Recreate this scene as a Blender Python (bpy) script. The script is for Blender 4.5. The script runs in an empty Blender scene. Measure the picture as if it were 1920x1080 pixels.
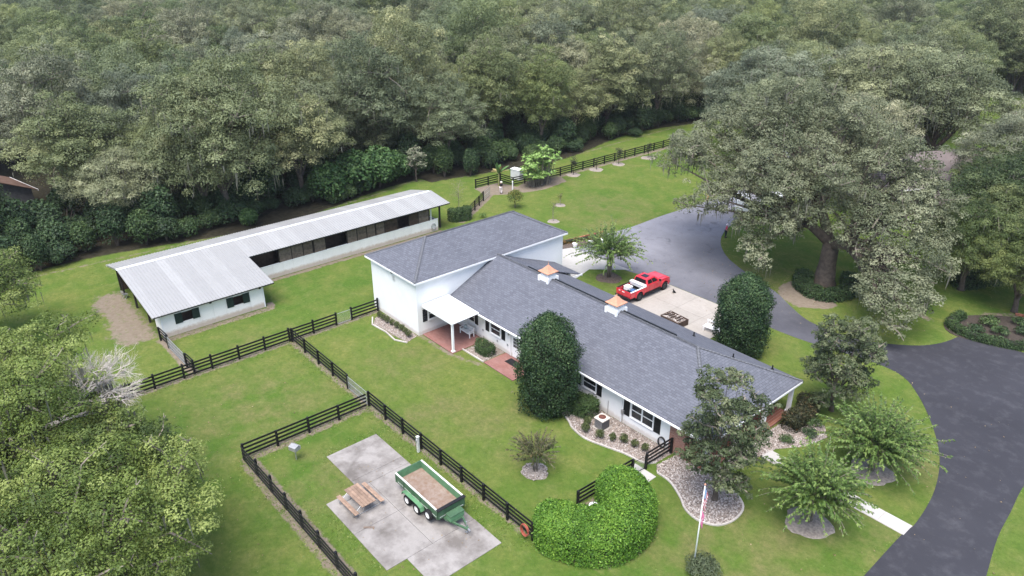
import bpy, math, random
import numpy as np
from mathutils import Vector, Matrix

# ------------------------------------------------------------------ camera, sky, sun, exposure
scene = bpy.context.scene
R = math.radians
cam_data = bpy.data.cameras.new('camera'); cam = bpy.data.objects.new('camera', cam_data)
scene.collection.objects.link(cam); scene.camera = cam
cam.location = (0, 0, 35.0); cam.rotation_euler = (R(90 - 25.75), 0, R(49.25))
cam_data.sensor_width = 36; cam_data.lens = 36 * 1400 / 1920; cam_data.clip_end = 3000; cam_data.clip_start = .5

SUN_EL, SUN_AZ = 68, -62          # degrees; azimuth of the sun measured from +X, counter-clockwise
world = bpy.data.worlds.new('World'); scene.world = world; world.use_nodes = True
wn = world.node_tree.nodes; wl = world.node_tree.links
sky = wn.new('ShaderNodeTexSky'); sky.sky_type = 'NISHITA'; sky.sun_disc = False
sky.sun_elevation = R(SUN_EL); sky.sun_rotation = R(90 - SUN_AZ)
sky.air_density = 1.0; sky.dust_density = 2.2; sky.ozone_density = 1.0
wl.new(sky.outputs[0], wn['Background'].inputs[0]); wn['Background'].inputs[1].default_value = 0.085
sd = bpy.data.lights.new('sun', 'SUN'); sun = bpy.data.objects.new('sun', sd); scene.collection.objects.link(sun)
sd.energy = 1.5; sd.angle = R(40); sd.color = (1, .97, .93)
sdir = Vector((math.cos(R(SUN_EL)) * math.cos(R(SUN_AZ)), math.cos(R(SUN_EL)) * math.sin(R(SUN_AZ)), math.sin(R(SUN_EL))))
sun.rotation_euler = sdir.to_track_quat('Z', 'Y').to_euler(); sun.location = (-40, 40, 80)
vs = scene.view_settings
vs.view_transform = 'Standard'; vs.look = 'None'; vs.exposure = 1.95; vs.gamma = 1; vs.use_curve_mapping = False
scene.cycles.max_bounces = 4; scene.cycles.diffuse_bounces = 2; scene.cycles.glossy_bounces = 2
scene.cycles.transmission_bounces = 3; scene.cycles.transparent_max_bounces = 4; scene.cycles.volume_bounces = 0
scene.cycles.use_denoising = True; scene.cycles.use_adaptive_sampling = True

# ------------------------------------------------------------------ helpers
COL = scene.collection
def lin(r, g, b):
    f = lambda c: c / 12.92 if c <= .04045 else ((c + .055) / 1.055) ** 2.4
    return (f(r / 255), f(g / 255), f(b / 255))
def link(o): COL.objects.link(o); return o
def tag(o, label=None, cat=None, group=None, kind=None):
    if label: o['label'] = label
    if cat: o['category'] = cat
    if group: o['group'] = group
    if kind: o['kind'] = kind
    return o
def thing(name, label, cat, loc=(0, 0, 0), rz=0, group=None):
    o = link(bpy.data.objects.new(name, None)); o.location = loc; o.rotation_euler = (0, 0, rz)
    o.empty_display_size = .3
    return tag(o, label, cat, group)
def put(name, mesh, parent=None, loc=(0, 0, 0), rot=(0, 0, 0), scl=(1, 1, 1)):
    o = link(bpy.data.objects.new(name, mesh)); o.parent = parent; o.location = loc; o.rotation_euler = rot; o.scale = scl
    return o
def copy_tree(o, parent=None):
    c = link(o.copy()); c.parent = parent
    for ch in list(o.children): copy_tree(ch, c)
    return c

class MB:
    """collects simple solids for ONE mesh"""
    def __init__(s, off=(0, 0, 0)): s.v = []; s.f = []; s.off = off
    def add(s, vs, fs):
        b = len(s.v); o = s.off
        s.v += [(p[0] - o[0], p[1] - o[1], p[2] - o[2]) for p in vs]; s.f += [tuple(b + i for i in f) for f in fs]; return s
    def box(s, x0, x1, y0, y1, z0, z1):
        return s.add([(x0, y0, z0), (x1, y0, z0), (x1, y1, z0), (x0, y1, z0), (x0, y0, z1), (x1, y0, z1), (x1, y1, z1), (x0, y1, z1)],
                     [(3, 2, 1, 0), (4, 5, 6, 7), (0, 1, 5, 4), (1, 2, 6, 5), (2, 3, 7, 6), (3, 0, 4, 7)])
    def hexa(s, pts): # 4 bottom then 4 top
        return s.add(pts, [(3, 2, 1, 0), (4, 5, 6, 7), (0, 1, 5, 4), (1, 2, 6, 5), (2, 3, 7, 6), (3, 0, 4, 7)])
    def bar(s, a, b, w, h=None):
        h = h or w; a = Vector(a); b = Vector(b); d = (b - a).normalized()
        up = Vector((0, 0, 1)) if abs(d.z) < .95 else Vector((1, 0, 0))
        x = d.cross(up).normalized() * w / 2; y = x.cross(d).normalized() * h / 2
        return s.hexa([a - x - y, a + x - y, a + x + y, a - x + y, b - x - y, b + x - y, b + x + y, b - x + y])
    def tube(s, path, rad, n=6, cap=True):
        path = [Vector(p) for p in path]; k = len(path)
        if not hasattr(rad, '__len__'): rad = [rad] * k
        vs = []; prev = None
        for i, p in enumerate(path):
            d = (path[min(i + 1, k - 1)] - path[max(i - 1, 0)]).normalized()
            ref = Vector((0, 0, 1)) if abs(d.z) < .9 else Vector((1, 0, 0))
            x = d.cross(ref).normalized(); y = d.cross(x)
            if prev is not None:
                x = (prev - d * prev.dot(d)).normalized(); y = d.cross(x)
            prev = x
            for j in range(n):
                a = 2 * math.pi * j / n; vs.append(p + (x * math.cos(a) + y * math.sin(a)) * rad[i])
        fs = [(i * n + j, i * n + (j + 1) % n, (i + 1) * n + (j + 1) % n, (i + 1) * n + j) for i in range(k - 1) for j in range(n)]
        if cap: fs += [tuple(range(n))[::-1], tuple((k - 1) * n + j for j in range(n))]
        return s.add(vs, fs)
    def cyl(s, a, b, r0, r1=None, n=10): return s.tube([a, b], [r0, r0 if r1 is None else r1], n)
    def prism(s, poly, z0, z1):
        n = len(poly)
        return s.add([(p[0], p[1], z0) for p in poly] + [(p[0], p[1], z1) for p in poly],
                     [tuple(range(n))[::-1], tuple(range(n, 2 * n))] + [(i, (i + 1) % n, n + (i + 1) % n, n + i) for i in range(n)])
    def prism_y(s, poly, y0, y1): # poly in (x,z), extruded along y
        n = len(poly)
        return s.add([(p[0], y0, p[1]) for p in poly] + [(p[0], y1, p[1]) for p in poly],
                     [tuple(range(n)), tuple(range(n, 2 * n))[::-1]] + [((i + 1) % n, i, n + i, n + (i + 1) % n) for i in range(n)])
    def lathe(s, prof, c=(0, 0), n=12, ax='z', cap=True):
        vs = []; k = len(prof)
        for r, z in prof:
            for j in range(n):
                a = 2 * math.pi * j / n; p = (r * math.cos(a), r * math.sin(a), z)
                if ax == 'y': p = (p[0], p[2], p[1])
                if ax == 'x': p = (p[2], p[0], p[1])
                vs.append((p[0] + c[0], p[1] + c[1], p[2] + (c[2] if len(c) > 2 else 0)))
        fs = [(i * n + j, i * n + (j + 1) % n, (i + 1) * n + (j + 1) % n, (i + 1) * n + j) for i in range(k - 1) for j in range(n)]
        if cap: fs += [tuple(range(n))[::-1], tuple((k - 1) * n + j for j in range(n))]
        return s.add(vs, fs)
    def mesh(s, name, mat, smooth=False):
        m = bpy.data.meshes.new(name); m.from_pydata([tuple(p) for p in s.v], [], s.f); m.validate(); m.update()
        if mat: m.materials.append(mat)
        if smooth: m.polygons.foreach_set('use_smooth', [True] * len(m.polygons))
        return m
    def build(s, name, mat, parent=None, loc=(0, 0, 0), rot=(0, 0, 0), smooth=False, bevel=0, seg=2):
        o = put(name, s.mesh(name, mat, smooth), parent, loc, rot)
        if bevel:
            b = o.modifiers.new('bevel', 'BEVEL'); b.width = bevel; b.segments = seg; b.limit_method = 'ANGLE'; b.angle_limit = R(35)
        return o
def normals_fix(o):
    import bmesh
    bm = bmesh.new(); bm.from_mesh(o.data); bmesh.ops.recalc_face_normals(bm, faces=bm.faces); bm.to_mesh(o.data); bm.free(); return o
def spline(pts, n=6, closed=False):
    out = []; k = len(pts); P = [np.array(p, float) for p in pts]
    for i in range(k if closed else k - 1):
        a = P[(i - 1) % k] if closed or i > 0 else P[i]; b = P[i]; c = P[(i + 1) % k]; d = P[(i + 2) % k] if closed or i < k - 2 else c
        for j in range(n):
            t = j / n
            out.append(.5 * (2 * b + (c - a) * t + (2 * a - 5 * b + 4 * c - d) * t * t + (3 * b - 3 * c + d - a) * t ** 3))
    if not closed: out.append(P[-1])
    return [tuple(float(v) for v in p) for p in out]

# ------------------------------------------------------------------ materials
class NT:
    def __init__(s, name):
        s.m = bpy.data.materials.new(name); s.m.use_nodes = True; s.t = s.m.node_tree; s.n = s.t.nodes
        s.b = s.n['Principled BSDF']; s.out = s.n['Material Output']; s.tc = None
    def new(s, typ, **kw):
        n = s.n.new(typ)
        for k, v in kw.items():
            if k.startswith('i_'): n.inputs[k[2:].replace('_', ' ')].default_value = v
            else: setattr(n, k, v)
        return n
    def l(s, a, b): s.t.links.new(a, b)
    def co(s, kind='Object'):
        if not s.tc: s.tc = s.new('ShaderNodeTexCoord')
        return s.tc.outputs[kind]
    def noise(s, scale, detail=4, rough=.55, co=None, dist=0):
        n = s.new('ShaderNodeTexNoise'); n.inputs['Scale'].default_value = scale; n.inputs['Detail'].default_value = detail
        n.inputs['Roughness'].default_value = rough; n.inputs['Distortion'].default_value = dist
        s.l(co or s.co(), n.inputs['Vector']); return n.outputs['Fac']
    def ramp(s, fac, stops):
        r = s.new('ShaderNodeValToRGB'); e = r.color_ramp.elements
        while len(e) > 1: e.remove(e[-1])
        e[0].position = stops[0][0]; e[0].color = (*stops[0][1], 1)
        for p, c in stops[1:]: k = e.new(p); k.color = (*c, 1)
        s.l(fac, r.inputs[0]); return r.outputs[0]
    def mix(s, fac, a, b, blend='MIX'):
        m = s.new('ShaderNodeMix', data_type='RGBA', blend_type=blend)
        for v, i in ((fac, 0), (a, 6), (b, 7)):
            if isinstance(v, (int, float)): m.inputs[i].default_value = v
            elif isinstance(v, tuple): m.inputs[i].default_value = (*v, 1)
            else: s.l(v, m.inputs[i])
        return m.outputs[2]
    def math(s, op, a, b=0, clamp=False):
        m = s.new('ShaderNodeMath', operation=op, use_clamp=clamp)
        for v, i in ((a, 0), (b, 1)):
            if isinstance(v, (int, float)): m.inputs[i].default_value = v
            else: s.l(v, m.inputs[i])
        return m.outputs[0]
    def attr(s, name): return s.new('ShaderNodeAttribute', attribute_name=name).outputs['Fac']
    def rnd(s): return s.new('ShaderNodeObjectInfo').outputs['Random']
    def bump(s, h, strength=.3, dist=.02):
        b = s.new('ShaderNodeBump'); b.inputs['Strength'].default_value = strength; b.inputs['Distance'].default_value = dist
        s.l(h, b.inputs['Height']); s.l(b.outputs[0], s.b.inputs['Normal'])
    def col(s, c):
        if isinstance(c, tuple): s.b.inputs['Base Color'].default_value = (*c, 1)
        else: s.l(c, s.b.inputs['Base Color'])
    def fin(s, rough=.8, metal=0, spec=.3):
        s.b.inputs['Roughness'].default_value = rough; s.b.inputs['Metallic'].default_value = metal
        s.b.inputs['Specular IOR Level'].default_value = spec; return s.m
def mul(c, k): return tuple(min(1, x * k) for x in c)
def pm(name, c, var=.18, scale=2.5, rough=.8, bump=0, bscale=None, metal=0, spec=.3, rnd=0, detail=5):
    """plain procedural material: base colour with mottling, optional per-object variation and fine relief"""
    t = NT(name)
    f = t.noise(scale, detail)
    cc = t.ramp(f, [(.3, mul(c, 1 - var)), (.7, mul(c, 1 + var))])
    if rnd: cc = t.mix(1.0, cc, t.ramp(t.rnd(), [(0, (1 - rnd,) * 3), (1, (1, 1, 1))]), 'MULTIPLY')
    t.col(cc)
    if bump: t.bump(t.noise(bscale or scale * 8, 3), bump)
    return t.fin(rough, metal, spec)
def leafmat(name, dark, mid, light, rnd_cols=None, trans=.16, rough=.55):
    """foliage: per-leaf tint from the mesh, whole-plant tint from the object"""
    t = NT(name)
    c = t.ramp(t.attr('tint'), [(0, dark), (.5, mid), (1, light)])
    if rnd_cols: c = t.mix(1.0, c, t.ramp(t.rnd(), rnd_cols), 'MULTIPLY')
    t.col(c); t.fin(rough, 0, .25)
    tr = t.new('ShaderNodeBsdfTranslucent'); t.l(t.mix(1.0, c, (1.0, 1.0, .6), 'MULTIPLY'), tr.inputs[0])
    ms = t.new('ShaderNodeMixShader'); ms.inputs[0].default_value = trans
    t.l(t.b.outputs[0], ms.inputs[1]); t.l(tr.outputs[0], ms.inputs[2]); t.l(ms.outputs[0], t.out.inputs[0])
    return t.m

M = {}
M['white'] = pm('white_paint', (.80, .80, .79), .04, 1.2, .6)
t = NT('white_stucco'); sz = t.new('ShaderNodeSeparateXYZ'); t.l(t.co(), sz.inputs[0])
c = t.ramp(t.noise(.8, 5), [(.3, (.745, .745, .735)), (.7, (.81, .81, .80))])
c = t.mix(t.ramp(t.math('ADD', sz.outputs['Z'], t.math('MULTIPLY', t.noise(2.5, 6, .7), -.5)), [(.0, (.5, .5, .5)), (.22, (0, 0, 0))]), c, (.46, .38, .32))     # soil splash along the foot of the walls
t.col(c); t.bump(t.noise(30, 3), .15); M['stucco'] = t.fin(.85)
M['trim'] = pm('white_trim', (.8, .8, .8), .02, 3, .5)
M['black'] = pm('black_paint', (.011, .011, .012), .3, 6, .55, .1, 40, rnd=.25)
M['shutter'] = pm('dark_shutter', (.012, .013, .014), .15, 6, .5)
M['gshutter'] = pm('green_shutter', (.014, .03, .026), .2, 6, .6)
M['dark'] = pm('dark_interior', (.012, .010, .009), .3, 2, .9)
M['brownwood'] = pm('brown_boards', (.075, .048, .036), .35, 3, .85, .2, rnd=.35)
M['greywood'] = pm('weathered_wood', (.17, .13, .105), .3, 4, .85, .2, rnd=.3)
M['postwood'] = pm('dark_posts', (.03, .024, .02), .3, 4, .85)
M['metal'] = pm('galvanised_metal', (.5, .5, .5), .12, 8, .4, metal=.7, rnd=.1)
M['copper'] = pm('copper_roof', (.62, .30, .19), .12, 4, .4, metal=.3)
M['mulch'] = pm('mulch', (.095, .072, .058), .45, 7, .95, .6, 30)
M['greymulch'] = pm('grey_mulch', (.25, .215, .185), .35, 6, .95, .6, 30)
M['bark'] = pm('oak_bark', (.115, .092, .074), .35, 2.5, .95, .8, 10, rnd=.3)
M['palebark'] = pm('pale_bark', (.22, .19, .155), .3, 3, .9, .5, 12, rnd=.2)
M['deadwood'] = pm('bleached_wood', (.42, .38, .34), .2, 2, .9, .3, 12)
M['rubber'] = pm('tyre_rubber', (.012, .012, .013), .2, 8, .8)
M['concrete'] = None
t = NT('window_glass'); t.col(t.ramp(t.noise(1.3, 2), [(.3, (.012, .014, .016)), (.7, (.05, .055, .06))])); M['glass'] = t.fin(.12, 0, .5)
# lawn
t = NT('lawn')
big = t.noise(.055, 4, .6); med = t.noise(.35, 5, .62); fine = t.noise(3.5, 5, .7); vf = t.noise(22, 2, .6)
g = t.ramp(big, [(.33, (.074, .152, .022)), (.5, (.118, .178, .034)), (.68, (.18, .206, .052))])
g = t.mix(t.math('MULTIPLY', t.ramp(med, [(.42, (0, 0, 0)), (.72, (1, 1, 1))]), .85), g, (.245, .228, .075))
g = t.mix(t.math('MULTIPLY', t.attr('dry'), t.ramp(med, [(.35, (0, 0, 0)), (.62, (1, 1, 1))])), g, (.215, .185, .085))
m2 = t.noise(1.1, 5, .7); g = t.mix(t.ramp(m2, [(.38, (.45, .45, .45)), (.6, (0, 0, 0))]), g, (.060, .120, .016)); g = t.mix(t.ramp(t.noise(.75, 4, .65, dist=.5), [(.55, (0, 0, 0)), (.75, (.5, .5, .5))]), g, (.26, .25, .10)); g = t.mix(t.ramp(fine, [(.35, (.5, .5, .5)), (.65, (0, 0, 0))]), g, (.048, .088, .014))
g = t.mix(t.ramp(vf, [(.3, (.5, .5, .5)), (.7, (0, 0, 0))]), g, (.04, .068, .010))
edge = t.math('ADD', t.attr('dirt'), t.math('MULTIPLY', t.math('SUBTRACT', t.noise(1.6, 6, .7), .5), 1.1))
dirt = t.ramp(t.noise(2.2, 6, .65), [(.25, (.15, .12, .09)), (.75, (.235, .195, .152))])
g = t.mix(t.ramp(edge, [(.42, (0, 0, 0)), (.62, (1, 1, 1))]), g, dirt)
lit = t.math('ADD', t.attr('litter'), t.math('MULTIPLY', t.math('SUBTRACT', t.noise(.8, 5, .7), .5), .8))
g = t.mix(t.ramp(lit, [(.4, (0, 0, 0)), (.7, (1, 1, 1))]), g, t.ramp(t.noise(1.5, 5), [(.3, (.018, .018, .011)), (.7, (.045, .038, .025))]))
t.col(g); t.bump(t.math('ADD', fine, vf), .9, .05); M['lawn'] = t.fin(.95, 0, .1)
# asphalt
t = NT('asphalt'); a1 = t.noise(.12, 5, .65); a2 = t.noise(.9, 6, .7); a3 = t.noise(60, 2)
sx = t.new('ShaderNodeSeparateXYZ'); t.l(t.co(), sx.inputs[0]); age_shade = t.math('ADD', t.math('MULTIPLY', sx.outputs['X'], -.028), t.math('ADD', t.math('MULTIPLY', a1, .6), -.9), True)   # paler older surfacing at the back, plus front shade and vignette painted in
a = t.mix(age_shade, t.ramp(a1, [(.3, (.027, .027, .034)), (.7, (.040, .040, .049))]), t.ramp(a1, [(.3, (.185, .185, .212)), (.7, (.245, .244, .275))]))
a = t.mix(t.ramp(a2, [(.5, (0, 0, 0)), (.8, (.35, .35, .35))]), a, (.135, .134, .145))
a = t.mix(t.ramp(t.noise(.5, 4, .6, dist=1.5), [(.60, (0, 0, 0)), (.72, (.45, .45, .45))]), a, (.048, .047, .052))
v = t.new('ShaderNodeTexVoronoi', feature='DISTANCE_TO_EDGE'); v.inputs['Scale'].default_value = .14; nz = t.new('ShaderNodeTexNoise'); nz.inputs['Scale'].default_value = .5; nz.inputs['Detail'].default_value = 5; t.l(t.co(), nz.inputs['Vector']); vm = t.new('ShaderNodeVectorMath', operation='MULTIPLY_ADD'); vm.inputs[1].default_value = (4, 4, 0); t.l(nz.outputs['Color'], vm.inputs[0]); t.l(t.co(), vm.inputs[2]); t.l(vm.outputs[0], v.inputs['Vector'])
a = t.mix(t.ramp(v.outputs['Distance'], [(0, (.25, .25, .25)), (.004, (0, 0, 0))]), a, (.03, .03, .032))
a = t.mix(t.ramp(a3, [(.3, (.25, .25, .25)), (.7, (0, 0, 0))]), a, (.05, .05, .053))
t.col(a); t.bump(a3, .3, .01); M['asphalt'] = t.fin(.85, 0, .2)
# concrete
def concrete(name, base, stain, amt):
    t = NT(name); n1 = t.noise(.5, 6, .65); n2 = t.noise(3, 6, .7)
    c = t.ramp(n2, [(.3, mul(base, .9)), (.7, mul(base, 1.06))])
    c = t.mix(t.math('MULTIPLY', t.ramp(n1, [(.42, (0, 0, 0)), (.66, (1, 1, 1))]), amt), c, stain)
    c = t.mix(t.math('MULTIPLY', t.ramp(t.noise(.33, 4, .7, dist=.6), [(.55, (0, 0, 0)), (.75, (1, 1, 1))]), amt * .8), c, mul(stain, .75))
    c = t.mix(1.0, c, t.ramp(t.rnd(), [(0, (.93, .93, .93)), (1, (1, 1, 1))]), 'MULTIPLY')
    t.col(c); t.bump(t.noise(25, 3), .15); return t.fin(.9, 0, .2)
M['concrete'] = concrete('pale_concrete', (.35, .32, .288), (.28, .255, .225), .5)
M['slab'] = concrete('stained_concrete', (.288, .268, .252), (.13, .115, .104), .9)
M['walk'] = concrete('white_concrete', (.43, .415, .395), (.34, .32, .295), .4)
# shingles
def shingles(name, along):
    t = NT(name)
    mp = t.new('ShaderNodeMapping'); mp.inputs['Rotation'].default_value = (0, 0, 0 if along == 'x' else R(90)); t.l(t.co('Object'), mp.inputs[0])
    br = t.new('ShaderNodeTexBrick', offset=.5, squash=1.0)
    for k, v_ in (('Scale', 1.0), ('Mortar Size', .012), ('Mortar Smooth', .3), ('Bias', -.1), ('Brick Width', .42), ('Row Height', .19)): br.inputs[k].default_value = v_
    br.inputs['Color1'].default_value = (.100, .105, .127, 1); br.inputs['Color2'].default_value = (.145, .151, .178, 1); br.inputs['Mortar'].default_value = (.05, .052, .06, 1)
    t.l(mp.outputs[0], br.inputs['Vector'])
    c = t.mix(t.ramp(t.noise(.35, 5, .65), [(.35, (0, 0, 0)), (.7, (.3, .3, .3))]), br.outputs['Color'], (.16, .168, .196))
    c = t.mix(t.ramp(t.noise(12, 4, .7), [(.35, (.4, .4, .4)), (.65, (0, 0, 0))]), c, (.075, .078, .09))
    t.col(c); t.bump(br.outputs['Fac'], .5, -.02); return t.fin(.9, 0, .2)
M['shx'] = shingles('grey_shingles_long', 'x'); M['shy'] = shingles('grey_shingles_cross', 'y')
M['ridge'] = pm('shingle_ridge', (.14, .145, .16), .2, 6, .9, .3)
# brick
t = NT('red_brick'); br = t.new('ShaderNodeTexBrick')
for k, v_ in (('Scale', 1.0), ('Mortar Size', .008), ('Brick Width', .22), ('Row Height', .075)): br.inputs[k].default_value = v_
br.inputs['Color1'].default_value = (.20, .07, .045, 1); br.inputs['Color2'].default_value = (.30, .13, .085, 1); br.inputs['Mortar'].default_value = (.36, .32, .29, 1)
mp = t.new('ShaderNodeMapping'); mp.inputs['Rotation'].default_value = (R(90), 0, 0); t.l(t.co(), mp.inputs[0]); t.l(mp.outputs[0], br.inputs['Vector'])
t.col(br.outputs['Color']); t.bump(br.outputs['Fac'], .5, -.01); M['brick'] = t.fin(.85)
# terracotta patio
t = NT('red_pavers'); br = t.new('ShaderNodeTexBrick')
for k, v_ in (('Scale', 1.0), ('Mortar Size', .006), ('Brick Width', .3), ('Row Height', .15)): br.inputs[k].default_value = v_
br.inputs['Color1'].default_value = (.205, .092, .078, 1); br.inputs['Color2'].default_value = (.25, .118, .10, 1); br.inputs['Mortar'].default_value = (.16, .085, .075, 1); t.l(t.co(), br.inputs['Vector'])
t.col(t.mix(t.ramp(t.noise(.9, 5), [(.4, (0, 0, 0)), (.75, (.5, .5, .5))]), br.outputs['Color'], (.27, .165, .15))); M['pavers'] = t.fin(.8)
# barn metal
t = NT('white_metal_roof'); c = t.ramp(t.rnd(), [(0, (.295, .293, .29)), (.5, (.312, .31, .307)), (1, (.35, .348, .345))])
c = t.mix(t.ramp(t.noise(.9, 5, .6), [(.4, (0, 0, 0)), (.8, (.35, .35, .35))]), c, (.25, .247, .245)); t.col(c); M['barnroof'] = t.fin(.5, .1, .3)
t = NT('barn_siding'); z = t.new('ShaderNodeSeparateXYZ'); t.l(t.co(), z.inputs[0])
c = t.mix(1.0, t.ramp(t.noise(1.1, 5), [(.3, (.76, .74, .715)), (.7, (.84, .825, .80))]), t.ramp(t.rnd(), [(0, (.95, .95, .95)), (1, (1, 1, 1))]), 'MULTIPLY')
sp = t.math('ADD', z.outputs['Z'], t.math('MULTIPLY', t.noise(2.2, 6, .7), -.7))
c = t.mix(t.ramp(sp, [(-.30 + .3, (.7, .7, .7)), (.3, (0, 0, 0))]), c, (.42, .31, .22)); t.col(c); M['siding'] = t.fin(.8)
# leaves
GREY = [(0, (.58, .68, .56)), (.18, (1.1, 1.08, .82)), (.36, (.86, .92, .90)), (.54, (1.38, 1.26, 1.1)), (.7, (.76, .86, .66)), (.85, (1.2, 1.2, .78)), (1, (1.0, .98, .92))]
M['oak'] = leafmat('oak_leaves', (.050, .070, .034), (.142, .170, .090), (.275, .292, .172), GREY)
M['oakgrey'] = leafmat('mossy_oak_leaves', (.062, .075, .047), (.166, .184, .124), (.298, .31, .222), GREY)
M['lime'] = leafmat('bright_oak_leaves', (.046, .076, .014), (.126, .174, .036), (.25, .295, .085))
M['limed'] = leafmat('dark_oak_leaves', (.036, .060, .014), (.095, .135, .032), (.21, .25, .075))
M['oakd'] = leafmat('deep_oak_leaves', (.034, .052, .021), (.086, .112, .047), (.19, .21, .105), GREY)
M['farw'] = leafmat('far_leaves', (.058, .074, .036), (.125, .145, .074), (.215, .23, .13))
M['grass'] = leafmat('grass_blades', (.05, .095, .014), (.12, .18, .034), (.24, .25, .08))
M['litterleaf'] = leafmat('fallen_leaf', (.09, .06, .03), (.2, .14, .08), (.34, .27, .17))
M['greatoak'] = leafmat('great_oak_leaves', (.052, .066, .031), (.142, .158, .090), (.25, .26, .16))
M['shrubd'] = leafmat('dark_shrub_leaves', (.015, .032, .014), (.040, .076, .030), (.09, .135, .055), [(0, (.75, .75, .75)), (.5, (1, 1, 1)), (1, (1.3, 1.2, .9))])
M['holly'] = leafmat('holly_leaves', (.008, .024, .009), (.024, .055, .018), (.085, .135, .050))
M['magnolia'] = leafmat('magnolia_leaves', (.028, .042, .018), (.072, .096, .042), (.19, .205, .11))
M['crepe'] = leafmat('crepe_myrtle_leaves', (.030, .064, .014), (.095, .160, .036), (.25, .32, .095))
M['hedge'] = leafmat('hedge_leaves', (.022, .066, .008), (.088, .190, .020), (.25, .40, .058))
M['box'] = leafmat('boxwood_leaves', (.030, .045, .014), (.070, .090, .028), (.13, .14, .055))
M['papaya'] = leafmat('broad_leaves', (.06, .13, .024), (.16, .27, .06), (.36, .48, .18))
M['citrus'] = leafmat('citrus_leaves', (.03, .055, .012), (.09, .12, .025), (.26, .22, .04))
M['moss'] = leafmat('hanging_moss', (.10, .10, .075), (.17, .163, .128), (.26, .245, .195))
M['dead'] = leafmat('dead_twigs', (.26, .235, .205), (.40, .37, .33), (.52, .49, .45))
# ------------------------------------------------------------------ the ground and paving
rng = np.random.default_rng(7); random.seed(7)
def axis(lo, hi, step, far):
    a = list(np.arange(lo, hi + .01, step)); l = []; d = step; v = lo
    while v > -far: d = min(d * 1.5, 120); v -= d; l.append(v)
    r = []; d = step; v = hi
    while v < far: d = min(d * 1.5, 120); v += d; r.append(v)
    return np.array(l[::-1] + a + r)
GXs, GYs = axis(-100, 2, .34, 1500), axis(-2, 126, .34, 1500)
nx, ny = len(GXs), len(GYs)
GX, GY = np.meshgrid(GXs, GYs, indexing='ij')
def segdist(pts):
    d = np.full(GX.shape, 1e9)
    for (x0, y0), (x1, y1) in zip(pts[:-1], pts[1:]):
        L = (x1 - x0) ** 2 + (y1 - y0) ** 2; t_ = np.clip(((GX - x0) * (x1 - x0) + (GY - y0) * (y1 - y0)) / max(L, 1e-9), 0, 1)
        d = np.minimum(d, np.hypot(GX - x0 - t_ * (x1 - x0), GY - y0 - t_ * (y1 - y0)))
    return d
def soft(d, w, s=.35): return np.clip((w - d) / s * .5 + .5, 0, 1)
dirt = np.zeros(GX.shape); dry = np.zeros(GX.shape); litter = np.zeros(GX.shape)
def dline(pts, w, k=1.0, s=.4):
    global dirt; dirt = np.maximum(dirt, k * soft(segdist(pts), w, s))
def dpoly(poly, k=1.0, s=.5):
    global dirt
    inside = np.zeros(GX.shape, bool); n = len(poly); j = n - 1
    for i in range(n):
        xi, yi = poly[i]; xj, yj = poly[j]
        inside ^= ((yi > GY) != (yj > GY)) & (GX < (xj - xi) * (GY - yi) / ((yj - yi) or 1e-9) + xi); j = i
    d = segdist(poly + [poly[0]]) * np.where(inside, -1, 1)
    dirt = np.maximum(dirt, k * np.clip(.5 - d / s, 0, 1))
FX, FY0, FY1, PX = -59.8, 24.15, 14.0, -45.8
dline([(FX, 0), (FX, 33.4)], .42, .85); dline([(FX, FY0), (PX, FY0), (-27, FY0 + .3)], .4, .85)
dline([(PX, FY0), (PX, FY1), (-22, FY1)], .5, .95); dline([(PX + .6, FY1 - .5), (-22, FY1 - .5)], .35, .8)
dline([(-68, 15.1), (-60, 15.2)], .5, .9)
dline([(-67.6, 15.4), (-67.5, 25.6), (-68.5, 26.0)], .5, .85); dline([(-73.7, 27), (-73.6, 51.5)], .42, .85)
dpoly([(-68.6, 11.4), (-68.0, 13.4), (-68.3, 15.6), (-82.3, 15.6), (-82.3, 12.6), (-80.2, 11.3), (-75.5, 11.6), (-71.5, 10.9)], .66, 2.2)
dline([(-92.3, -40), (-91.8, 10), (-90.8, 25), (-90.3, 40), (-91.5, 52), (-93.5, 60), (-90, 68), (-88.4, 80), (-87.7, 92), (-88.5, 108), (-88.9, 121), (-90, 140)], .5, .6, .6)
dline([(-80.6, 76), (-80.3, 109)], .55, .9); dline([(-74.6, 55.6), (-79.6, 63.6), (-81, 65.5)], .55, 1.0); dpoly([(-84.6, 65.4), (-84.4, 70), (-80.2, 71), (-79, 67.5), (-81, 64.6)], .9, .6)
dpoly([(-80.6, 69.6), (-82.5, 75), (-80.5, 79.3), (-78, 78.4), (-77.3, 73), (-78.3, 69.5)], .95, .6)
dline([(-45.0, 35.0), (-48.1, 34.0), (-52.6, 33.9)], .35, .7); dline([(-45, 35.2), (-40.8, 35.1), (-39.5, 34.0)], .25, .6)
dpoly([(-58.6, 32.2), (-59, 33.7), (-52.8, 33.7), (-52.4, 32.2), (-55, 31.6)], .6, .6)
dpoly([(-25.6, 24.5), (-23.0, 24.9), (-21.4, 26.2), (-20.9, 28.6), (-21.4, 30.8), (-23, 32.4), (-25.6, 32.8), (-26.6, 30), (-26.8, 25.2)], .75, 1.0)
dpoly([(-36.4, 69.4), (-35, 67.2), (-32.4, 66.6), (-30.2, 68.4), (-29.8, 70), (-33, 72), (-36.4, 72)], .9, .6)
dpoly([(-21.6, 74.3), (-19.4, 72.6), (-14.5, 74.4), (-6, 79), (-4, 90), (-16, 84), (-20, 80)], .55, 1.5)
dline([(-22.5, 74), (-26, 75.5)], .5, .8, .6)
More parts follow.
